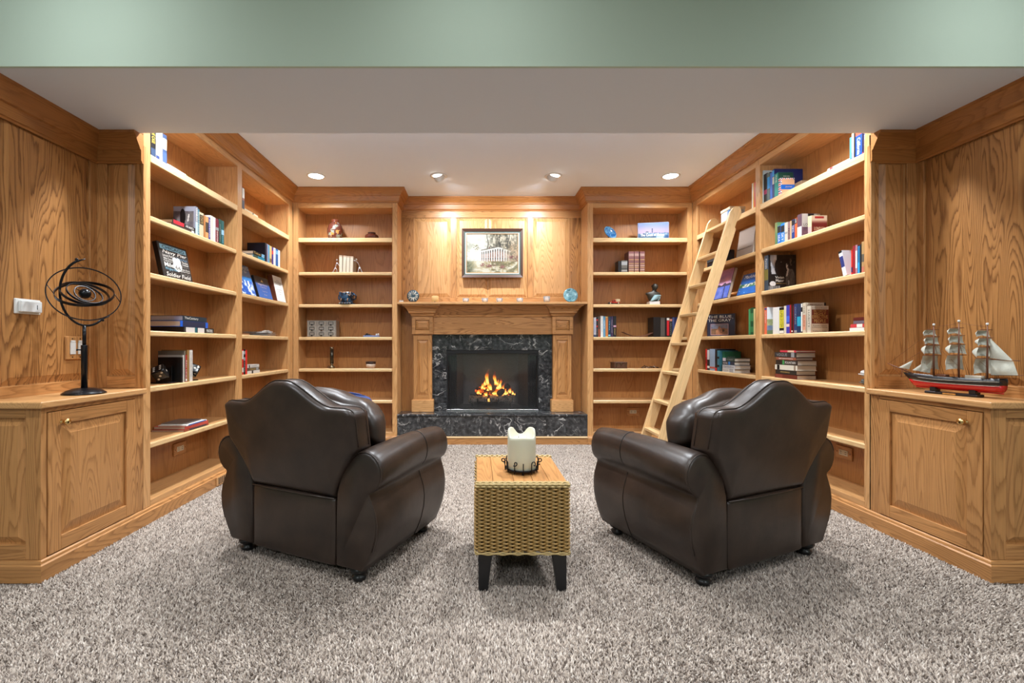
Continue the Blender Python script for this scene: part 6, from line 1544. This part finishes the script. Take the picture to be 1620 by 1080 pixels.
def airmail(u, v):
    if .36 < v < .62: return (20, 96, 190)
    if v > .92 or u < .06: return ((206, 40, 60), (240, 240, 238), (40, 50, 110), (240, 240, 238))[int((u+v)*14) % 4]
    return (216, 170, 130)
t_, h_, d_ = thk(r); front_picture(r, t_, h_, d_, 34, 40, airmail); lettering('Journal', (t_+.0012, .03, h_*.44), (0, 1, 0), (0, 0, 1), .048, .013, INK['t'], r, shear=.3)
t = thing('small_carton', 'small brown cardboard box behind the airmail journal, top shelf', 'box', (2.225, 3.10, SHELF[0]+.0005))
box('body', -.03, .03, -.03, .03, 0, .058, plain('cardboard', (.28, .19, .11), .8), t, .002); box('lid', -.032, .032, -.032, .032, .0582, .085, plain('cardboard', (.28, .19, .11), .8), t, .002)
lying('R1', 0, 1309, 1347, 0, .006, (40, 52, 130), 'thin navy booklet under the flat white book', (), None, d=.12)
lying('R1', 0, 1309, 1346, .0063, .014, (226, 224, 216), 'flat white book', [(.75, .9, (180, 60, 70))], None, d=.12)
for p0, p1, h, c, ds, bdn, ti in ((1344.2, 1347, .132, (70, 160, 200), 'light blue guidebook', (), None), (1347.2, 1351, .150, (206, 186, 140), 'straw guidebook with violet foot', [(.0, .3, (120, 120, 180))], None), (1351.2, 1353.2, .156, (18, 18, 20), 'thin black guidebook', (), None), (1353.4, 1364, .152, (16, 66, 168), 'blue guidebook with orange head', [(.80, .97, (224, 76, 46))], ('California', 'w', .1, .7, .5)), (1364.2, 1366, .14, (34, 18, 30), 'thin dark guidebook', [(.0, .12, 'r')], None), (1366.2, 1369.4, .150, (24, 36, 110), 'navy guidebook at the end', [(.76, .92, (220, 150, 100))], ('Europe', 'w', .2, .7, .5))):
    upright('R1', 0, p0, p1, h, c, ds, bdn, ti, d=.13)
for p0, p1, h, c, ds, bdn, ti, d in ((1226, 1229.8, .154, (96, 136, 96), 'sage green book', [(.55, .98, (130, 140, 84))], None, .14), (1230, 1235, .124, (22, 110, 200), 'blue paperback with black head', [(.62, .98, 'k')], ('SEA', 'w', .1, .5), .12), (1235.2, 1241, .132, (24, 130, 210), 'azure paperback with black block', [(.55, .88, 'k')], ('SKY', 'w', .1, .5), .12),
                                     (1241.2, 1246, .128, (206, 196, 180), 'cream paperback', [(.4, .5, 'e')], None, .12), (1246.2, 1250, .126, (146, 112, 112), 'dusty pink book with dark letters', (), ('FRIDA', 'k', .05, .65, .6), .12), (1250.2, 1252, .126, (226, 180, 130), 'thin peach book', (), None, .12), (1252.2, 1257, .128, (22, 60, 130), 'navy-blue paperback with white letters', [(.72, .97, 'k')], ('TOKYO', 'w', .35, .7, .6), .12), (1257.2, 1261, .132, (226, 96, 50), 'orange paperback with black head', [(.72, .98, 'k')], ('ROME', 'w', .76, .95, .5), .12)):
    upright('R1', 1, p0, p1, h, c, ds, bdn, ti, d=d)
r = upright('R1', 1, 1261.3, 1268.4, .146, (92, 66, 80), 'plum guidebook with grey cover', [(.02, .45, (216, 214, 210))], None, d=.118)
def london(u, v):
    if v < .42: return lerp((84, 56, 70), (120, 84, 92), fbm(u*6, v*6, 81))
    if .34 < u < .68 and v > .88: return (20, 18, 20)
    return (176, 164, 154)
t_, h_, d_ = thk(r); front_picture(r, t_, h_, d_, 30, 36, london); lettering('LONDON', (t_+.0012, .012, h_*.46), (0, 1, 0), (0, 0, 1), .092, .016, INK['k'], r)
r = upright('R1', 1, 1276.6, 1282.4, .112, (206, 196, 150), 'short thick guidebook with dark red cover', [(.0, .4, (170, 150, 150))], None, d=.098, back=.006)
def lisbon(u, v):
    if .2 < u < .8 and .84 < v < .95: return (150, 40, 40)
    return lerp((96, 30, 26), (196, 176, 150), smoothstep(.5, .8, v))
t_, h_, d_ = thk(r); front_picture(r, t_, h_, d_, 20, 24, lisbon); lettering('LONDON', (t_+.0012, .016, h_*.18), (0, 1, 0), (0, 0, 1), .066, .02, INK['t'], r)
# third shelf: photographer's album
r = upright('R1', 2, 1209.2, 1215.4, .255, (44, 66, 84), 'large black-and-white portrait album', [(.3, .6, (120, 110, 50)), (.62, .9, (70, 90, 110))], ('Portraits', 'w', .62, .9, .4), d=.198)
def portrait(u, v):
    el = lambda x, y, a, b: ((u-x)/a)**2+((v-y)/b)**2 < 1
    c = lerp((14, 12, 12), (44, 40, 38), fbm(u*6, v*7, 90))
    if v > .9: c = lerp((20, 18, 17), (52, 46, 40), fbm(u*14, v*8, 97))
    if .78 < u < .98 and .70 < v < .9: c = lerp((24, 22, 20), (110, 100, 88), smoothstep(.5, .7, fbm(u*18, v*9, 98)))
    # pale shape at the left: a second figure in white
    if .06+.10*(1-v) < u < .30 and v > .46: c = lerp((120, 122, 126), (206, 208, 212), fbm(u*7, v*5, 95))
    if el(.245, .80, .045, .085): c = lerp((150, 138, 128), (196, 184, 172), fbm(u*9, v*9, 4))
    if el(.20, .56, .07, .07): c = (176, 176, 178)
    if el(.33, .66, .10, .22): c = lerp((22, 18, 18), (50, 44, 40), fbm(u*9, v*8, 91))
    if el(.46, .56, .03, .025) or el(.47, .80, .012, .012): c = (176, 164, 152)
    # dark figures in the middle, light collar, face with cap
    if el(.52, .42, .14, .22): c = lerp((16, 14, 14), (34, 30, 30), fbm(u*9, v*8, 92))
    if el(.80, .30, .17, .34) and v < .60: c = lerp((58, 54, 50), (104, 98, 92), fbm(u*12, v*10, 93))
    if u > .70 and abs((u-.76)-.35*(v-.35)) < .008 and v < .56: c = (36, 34, 32)
    if abs(u-.695-.25*(v-.5)) < .03 and .40 < v < .62: c = (184, 176, 168)
    if el(.70, .70, .052, .105): c = lerp((216, 208, 198), (120, 112, 104), (u-.67)/.07)
    if el(.725, .79, .062, .060) or el(.745, .70, .03, .08): c = (26, 24, 24)
    if abs(v-.655) < .012 and .675 < u < .71: c = (70, 60, 56)
    if abs(v-.73) < .010 and .665 < u < .70: c = (60, 52, 50)
    # pale hands and papers along the foot
    if el(.16, .19, .11, .07): c = lerp((196, 194, 192), (236, 234, 232), fbm(u*10, v*10, 7))
    if v < .13 and u < .42: c = lerp((84, 84, 84), (176, 176, 176), vn(u*26, 2, 4))
    if el(.74, .22, .025, .07): c = (150, 144, 138)
    return c
t_, h_, d_ = thk(r); front_picture(r, t_, h_, d_, 60, 78, portrait)
lettering('Vivian', (t_+.0012, .050, .085), (0, 1, 0), (0, 0, 1), .062, .018, INK['w'], r); lettering('Maier', (t_+.0012, .054, .062), (0, 1, 0), (0, 0, 1), .058, .018, INK['w'], r); lettering('Street Photographer', (t_+.0012, .058, .046), (0, 1, 0), (0, 0, 1), .075, .008, INK['g'], r)
upright('R1', 2, 1334, 1340, .150, (226, 226, 230), 'white and navy book leaning over at the end', [(.35, .78, (30, 44, 110)), (.92, 1., 'k')], None, d=.12, tilt=-14.)
for p0, p1, h, c, ds, bdn in ((1346.4, 1349, .140, (206, 40, 36), 'bright red book', [(.1, .3, (40, 40, 90))]), (1349.2, 1353, .158, (150, 30, 44), 'crimson book', ()), (1353.2, 1356.4, .16, (176, 120, 130), 'rose and white book', [(.2, .8, 'w')]), (1356.6, 1360.4, .15, (24, 110, 160), 'teal-blue book', [(.0, .4, (30, 150, 210))]), (1360.6, 1362.8, .158, (24, 22, 22), 'thin black book', ()), (1363, 1369.2, .168, (176, 140, 92), 'tan book with dark patch', [(.35, .6, (90, 84, 74)), (.0, .2, (190, 110, 90))])):
    upright('R1', 2, p0, p1, h, c, ds, bdn, None, d=.13)
# fourth shelf row
r = upright('R1', 3, 1209.4, 1213.2, .196, (232, 110, 76), 'tall orange-spined book with landscape cover', [(.9, .97, (60, 60, 120))], ('NORMANDY', 'w', .4, .85, .4), d=.2)
def meadow(u, v): return lerp((222, 230, 238), (240, 244, 246), v) if v > .55 else (lerp((120, 140, 96), (206, 196, 150), fbm(u*14, v*14, 3)) if v > .33 else lerp((100, 120, 160), (140, 150, 170), fbm(u*10, v*10, 8)) if v > .15 else (110, 130, 96))
t_, h_, d_ = thk(r); front_picture(r, t_, h_, d_, 34, 34, meadow)
for p0, p1, h, c, ds, bdn, ti in ((1222.6, 1232.4, .186, (228, 226, 222), 'thick white book', (), None), (1233, 1240, .180, (24, 22, 24), 'black and yellow manual', [(.22, .9, (226, 214, 60)), (.02, .12, 'w')], ('SUPER SYSTEM', 'k', .26, .88, .6)), (1240.2, 1243.8, .188, (222, 210, 190), 'ivory book', (), None), (1244, 1249, .190, (58, 60, 170), 'violet-blue book', [(.24, .34, (226, 200, 180)), (.4, .62, (70, 110, 220))], None), (1249.2, 1251.6, .19, (176, 28, 38), 'red book with black edge', (), ('RED HARVEST', 'k', .2, .9, .4)), (1251.8, 1254.2, .19, (24, 20, 22), 'slim black book', [(.05, .1, 'w')], None), (1254.4, 1256, .186, (96, 24, 34), 'slim maroon book', (), None), (1256.2, 1260.8, .192, (26, 52, 104), 'navy book with faint script', [(.02, .1, 'e')], ('OCEANS', 'e', .3, .9, .5)), (1261, 1267, .190, (22, 48, 84), 'dark blue book with turquoise block', [(.24, .56, (30, 160, 190))], None), (1267.2, 1269.6, .194, (34, 32, 32), 'black and white striped book', [(.05, .7, 'w'), (.85, .97, 'w')], None)):
    upright('R1', 3, p0, p1, h, c, ds, bdn, ti, d=.15)
r = upright('R1', 3, 1269.8, 1274.6, .192, (206, 192, 170), 'tan book with everything-guide cover', [(.1, .6, (216, 150, 120))], ('THE GUIDE', 'k', .2, .9, .4), d=.118)
t_, h_, d_ = thk(r); front_picture(r, t_, h_, d_, 16, 20, lambda u, v: (214, 198, 176) if v < .86 or v > .97 else (206, 190, 168)); lettering('EVERYTHING', (t_+.0012, .012, h_*.875), (0, 1, 0), (0, 0, 1), .095, .014, col(120, 70, 50), r)
Mh = Matrix.Translation((2.090, 2.872, SHELF[3]+.0005)) @ Matrix.Rotation(math.radians(-90+4), 4, 'Z')
r = book(Mh, .028, .168, .118, (206, 194, 176), 'beige self-help book with maroon title block, fourth shelf, near right bay', [(.1, .9, (196, 184, 166))], ('HABITS', 'k', .2, .85, .4), 'books in the right bookcase')
t_, h_, d_ = thk(r)
front_picture(r, t_, h_, d_, 24, 30, lambda u, v: (110, 44, 30) if (.32 < v < .86 and u > .04) else lerp((196, 180, 160), (214, 200, 182), v))
for s_, z0, z1, y0_, y1_, k in (('#1 National Bestseller', .895, .935, .06, .95, 'k'), ('THE 7 HABITS OF', .77, .84, .14, .86, 'g'), ('HIGHLY', .66, .755, .18, .84, 'g'), ('EFFECTIVE', .52, .645, .08, .95, 'g'), ('PEOPLE', .37, .495, .18, .84, 'g'), ('Powerful Lessons', .235, .285, .12, .88, 'k'), ('in Personal Change', .165, .215, .08, .92, 'k'), ('Stephen R. Covey', .03, .085, .12, .88, 'k')):
    lettering(s_, (t_+.0012, y0_*d_, z0*h_), (0, 1, 0), (0, 0, 1), (y1_-y0_)*d_, (z1-z0)*h_, INK[k], r)
for k, (c, ds, th_, bdn) in enumerate((((226, 222, 218), 'white flat book at the bottom of the end pile', .018, ()), ((206, 60, 66), 'red and white flat book in the end pile', .020, [(.25, .6, 'w')]), ((110, 96, 108), 'mauve-grey flat book in the end pile', .017, ()), ((92, 26, 22), 'dark red flat book on top of the end pile', .018, ()))):
    lying('R1', 3, 1344+(6 if k > 1 else 1.5*k), 1371, sum((.018, .020, .017, .018)[:k])+.0003*k, th_, c, ds, bdn, None, d=.12)
# fifth shelf: stack of seven
zz = 0
for k, (c, ds, th_, q0, q1, bdn, ti) in enumerate((((104, 44, 32), 'red-brown book, bottom of seven', .027, 1226, 1260.6, [(.65, .95, (130, 60, 46))], None), ((40, 36, 34), 'black book, second from bottom of seven', .029, 1227, 1259.6, (), ('MODERNS', 'g', .3, .75, .35)), ((222, 214, 196), 'off-white book, third from bottom of seven', .034, 1226, 1261, [(.78, .9, 'k'), (.06, .14, (150, 130, 110))], None), ((48, 38, 34), 'dark book with green tag, fourth of seven', .033, 1227.5, 1261.4, [(.60, .68, 'G')], ('FOUNTAIN', 'w', .08, .55, .5)), ((150, 84, 62), 'thin rust book, fifth of seven', .018, 1228, 1259, (), ('SEVENTEEN', 'w', .15, .85, .4)), ((52, 48, 48), 'charcoal book with pale block, sixth of seven', .033, 1225.5, 1259.4, [(.08, .22, 'e')], ('VOGUE', 'e', .4, .9, .6)), ((206, 60, 74), 'red and white paperback, top of seven', .014, 1234, 1258.6, [(.1, .5, (226, 190, 160))], None))):
    lying('R1', 4, q0, q1, zz, th_, c, ds, bdn, ti, d=.13 if k != 4 else .115, soft=k == 6); zz += th_+.0004
# rolled cloths
for k, (c, lb, z0, rr2) in enumerate(((plain('olive_grey_cloth', (.10, .095, .08), .9, bump=.5), 'dark grey rolled cloth under the white one, fifth shelf, near right bay', .0, .024), (plain('white_cloth', (.52, .50, .47), .9, bump=.5, vary=.3), 'crumpled white cloth roll on the dark one, fifth shelf, near right bay', .044, .026))):
    t = thing('rolled_cloth', lb, 'cloth', (2.165, 2.476, SHELF[4]+z0+.0005)); n = 20; secs = []
    for i in range(9):
        y = -.046+.0115*i; kk = 1-.25*(abs(i-4)/4)**4
        secs.append([((rr2*1.9*kk*(1+.10*math.sin(a*5+i)))*math.cos(a), y, rr2+rr2*.92*kk*math.sin(a)*(1+.06*math.sin(a*4+i*1.7))) for a in [2*PI*q/n for q in range(n)]])
    loft('roll', secs, c, t); tube('loose_edge', [(-rr2*1.9, -.04, rr2*.8), (-rr2*1.98, 0, rr2*.7), (-rr2*1.9, .04, rr2*.8)], .003, c, t, 6)

# ================================================================ RIGHT BOOKCASE, FAR BAY
upright('R2', 0, 1189.4, 1191, .198, (226, 222, 206), 'thin white book', (), None); upright('R2', 0, 1191.2, 1192.8, .196, (232, 176, 50), 'thin yellow book', (), None); upright('R2', 0, 1193, 1195, .196, (206, 44, 36), 'thin red book beside the divider', (), None)
t = thing('storage_box', 'grey box with cream lid behind the ladder, top shelf, far right bay', 'box', (2.17, 3.845, SHELF[0]+.0005))
box('body', -.062, .062, -.07, .07, 0, .10, plain('grey_board', (.34, .34, .34), .7), t, .003); box('lid', -.066, .066, -.074, .074, .1002, .125, plain('cream_board', (.56, .45, .30), .7), t, .004); box('blue_edge', -.0665, -.0618, -.071, -.04, .004, .098, col(70, 110, 160), t, 0)
t = thing('folded_card', 'small folded cream card standing near the ladder top', 'card', (2.11, 3.99, SHELF[0]+.0005))
mesh('card', [(-.012, -.02, 0), (-.012, .02, 0), (0, .02, .05), (0, -.02, .05), (.012, -.02, 0), (.012, .02, 0), (-.010, -.02, 0), (-.010, .02, 0), (0, .02, .046), (0, -.02, .046), (.010, -.02, 0), (.010, .02, 0)], [(0, 1, 2, 3), (3, 2, 5, 4), (6, 9, 8, 7), (9, 10, 11, 8)], plain('cream_card', (.6, .52, .38), .8), t)
r, w_ = leaner('book', 'large taupe clothbound album leaning on the second shelf, far right bay', 'book', 3.458, 3.672, 2.098, SHELF[1], .218, 8, .032, plain('taupe_cloth', (.26, .20, .165), .8, bump=.2, vary=.15), 'R')
for z0 in (.058, .064): box('ruled_line', -w_/2+.01, w_/2-.02, -.0008, .0002, z0, z0+.0012, INK['k'], r, 0)
box('page_edge', w_/2-.001, w_/2+.0006, .003, .029, .006, .214, PAGES, r, 0)
t = thing('camera_case', 'black video camera case behind the ladder, second shelf, far right bay', 'camera case', (2.17, 4.03, SHELF[1]+.0005))
box('body', -.07, .06, -.11, .11, 0, .125, BT, t, .008, seg=3); box('flap', -.0745, -.0702, -.10, .10, .04, .122, plain('black_fabric', (.02, .02, .022), .8), t, .003); tube('handle', [(0, -.06, .124), (0, -.05, .145), (0, .05, .145), (0, .06, .124)], .005, BT, t, 8); lathe('lens_ring', [(.02, 0), (.024, .002), (.024, .012), (.02, .014)], CHROME, t, 20, (-.03, -.02, .125))
# third shelf: two picture books on an oak easel board
r, w_ = leaner('book', 'sunset mountain lake picture book leaning on the third shelf, far right bay', 'book', 3.808, 4.03, 2.098, SHELF[2], .272, 15, .026, col(40, 40, 48), 'R')
def sunset(u, v):
    if v > .52: c = lerp((206, 140, 168), (120, 96, 150), fbm(u*3, v*7, 101)*1.2-.1); c = lerp(c, (226, 170, 170), .5*smoothstep(.5, .6, v)*smoothstep(.75, .6, v))
    elif v > .40: c = (60, 52, 70) if v < .42+.09*fbm(u*5, 2, 7)*2 else (196, 150, 180)
    else: c = lerp((50, 80, 176), (130, 140, 206), fbm(u*5, v*10, 104))
    if abs(u-.62-.1*(.4-v)) < .035 and v < .42: c = lerp(c, (40, 36, 60), .7)
    return c
picture('cover_picture', (-w_/2+.001, -.0006, .010), (1, 0, 0), (0, 0, 1), w_-.002, .260, 36, 44, sunset, r); box('page_edge', w_/2-.001, w_/2+.0006, .003, .023, .010, .268, PAGES, r, 0)
r, w_ = leaner('book', 'blue island picture book leaning beside the divider, third shelf, far right bay', 'book', 3.40, 3.672, 2.098, SHELF[2], .185, 20, .018, col(24, 70, 130), 'R')
def island(u, v):
    c = lerp((20, 84, 170), (30, 110, 190), fbm(u*5, v*8, 111))
    if v > .62: c = lerp((30, 84, 150), (22, 60, 120), (v-.62)/.38)
    if .34 < v < .34+.24*(.4+.6*fbm(u*4, 3, 5)): c = lerp((60, 120, 90), (226, 222, 206), smoothstep(.45, .6, fbm(u*16, v*16, 114)))
    if v < .3 and vn(u*30, v*22, 9) > .93: c = (230, 236, 240)
    return c
picture('cover_picture', (-w_/2+.001, -.0006, .008), (1, 0, 0), (0, 0, 1), w_-.002, .175, 46, 30, island, r); lettering('Mackinac', (-w_/2+.035, -.0012, .142), (1, 0, 0), (0, 0, 1), .16, .028, INK['w'], r, shear=.15)
for a0, a1, lb, zt in ((3.39, 3.80, 'wide oak easel board behind the blue island book', .235),):
    r, w_ = leaner('easel_board', lb, 'easel', a0, a1, 2.165, SHELF[2], zt, 17, .016, oak('x', 'mid', .7), 'R'); box('ledge', -w_/2, w_/2, -.045, -.0005, .02, .036, oak('x', 'mid', .7), r, .002)
# fourth shelf
cL, cR = Vector((2.088, 4.11, 0)), Vector((2.245, 3.945, 0)); dv = (cR-cL); wB = dv.length; aB = math.atan2(dv.y, dv.x)
MBk = Matrix.Translation((cL.x, cL.y, SHELF[3]+.0005)) @ Matrix.Rotation(aB, 4, 'Z')
r = thing('book', 'large navy history book with a framed cannon picture, fourth shelf, far right bay', 'book', M=MBk)
boxes('cover', [(0, wB, 0, .0025, 0, .198), (0, wB, .0275, .030, 0, .198), (0, .0025, .0025, .0275, 0, .198)], col(34, 38, 62), r); box('pages', .003, wB-.004, .0026, .0274, .003, .195, PAGES, r, 0)
def cannon(u, v):
    c = lerp((60, 66, 90), (176, 176, 186), fbm(u*4, v*6, 121)) if v > .55 else lerp((96, 70, 50), (150, 110, 80), fbm(u*7, v*7, 122))
    if ((u-.72)/.13)**2+((v-.42)/.22)**2 < 1: c = (120, 84, 60)
    if ((u-.72)/.07)**2+((v-.40)/.12)**2 < 1: c = (50, 40, 36)
    if .30 < u < .66 and v < .42+.38*math.exp(-((u-.50)/.10)**2): c = lerp((196, 140, 104), (110, 74, 54), fbm(u*11, v*9, 125))
    if .02 > min(u, v, 1-u, 1-v): c = (196, 160, 170)
    return c
picture('cover_picture', (wB*.13, -.0006, .012), (1, 0, 0), (0, 0, 1), wB*.64, .098, 46, 30, cannon, r)
lettering('THE BLUE', (wB*.04, -.0012, .163), (1, 0, 0), (0, 0, 1), wB*.84, .022, INK['w'], r); lettering('THE GRAY', (wB*.04, -.0012, .130), (1, 0, 0), (0, 0, 1), wB*.82, .022, INK['w'], r); lettering('&', (wB*.90, -.0012, .150), (1, 0, 0), (0, 0, 1), wB*.05, .012, INK['e'], r); box('rule', wB*.04, wB*.88, -.0011, -.0002, .156, .1575, col(150, 90, 80), r, 0)
upright('R2', 3, 1184.2, 1187, .198, (70, 150, 96), 'green patterned book, left of the pair', (), None, d=.14); upright('R2', 3, 1187.2, 1192, .206, (30, 84, 52), 'dark green leafy book', [(.1, .3, (60, 130, 80)), (.5, .8, (60, 130, 80))], None, d=.15); upright('R2', 3, 1192.2, 1195, .196, (214, 200, 140), 'pale yellow book beside the divider', (), None, d=.14)
# fifth shelf
for p0, p1, h, c, ds, bdn, ti in ((1116, 1118.6, .19, (196, 36, 34), 'red book at the far end', [(.3, .6, (150, 20, 24))], None), (1118.8, 1122.6, .192, (40, 40, 42), 'black and white book', [(.5, .95, (206, 204, 204)), (.1, .2, 'w')], None), (1122.8, 1131, .192, (150, 172, 196), 'pale blue book', [(.1, .18, (196, 90, 70))], None), (1131.2, 1134.4, .19, (28, 26, 28), 'black book with red foot', [(.0, .15, 'r')], None), (1134.6, 1138, .18, (60, 116, 132), 'teal book with dark bands', [(.2, .3, 'k'), (.6, .7, 'k')], None)):
    upright('R2', 4, p0, p1, h, c, ds, bdn, ti, d=.16)
r = upright('R2', 4, 1139, 1142.5, .172, (34, 92, 62), 'green covered book behind the stack', (), None, d=.14, back=.02)
t_, h_, d_ = thk(r); front_picture(r, t_, h_, d_, 10, 12, lambda u, v: (44, 104, 72)); lettering('WEST', (t_+.0012, .02, h_*.62), (0, 1, 0), (0, 0, 1), .07, .022, INK['e'], r)
zz = 0
for k, (c, ds, th_, q0, q1, bdn, ti) in enumerate((((206, 204, 200), 'silver-white book, bottom of the four-book stack', .030, 1142.8, 1162, [(.1, .4, 'e')], ('MANOR', 'e', .5, .95, .4)), ((190, 190, 192), 'pale book with dark title, second of the four-book stack', .030, 1143, 1162.6, (), ('Cymbeline', 'k', .1, .9, .5)), ((44, 52, 66), 'dark book with blue patch, third of the four-book stack', .030, 1143.2, 1161.6, [(.35, .5, (50, 120, 190))], ('NOVEL', 'w', .55, .95, .5)), ((46, 66, 58), 'dark green book, top of the four-book stack', .028, 1143, 1162, [(.72, .97, (206, 196, 206))], ('FOREST', 'e', .1, .6, .4)))):
    lying('R2', 4, q0, q1, zz, th_, c, ds, bdn, ti, d=.13); zz += th_+.0004
tube('cord', [(-.83, 4.52, .117), (-.828, 4.50, .16), (-.835, 4.49, .20), (-.822, 4.48, .23)], .0025, BLACKWOOD); props(bpy.data.objects['cord'], 'short black cord standing up low in the bookcase left of the fireplace', 'cord')
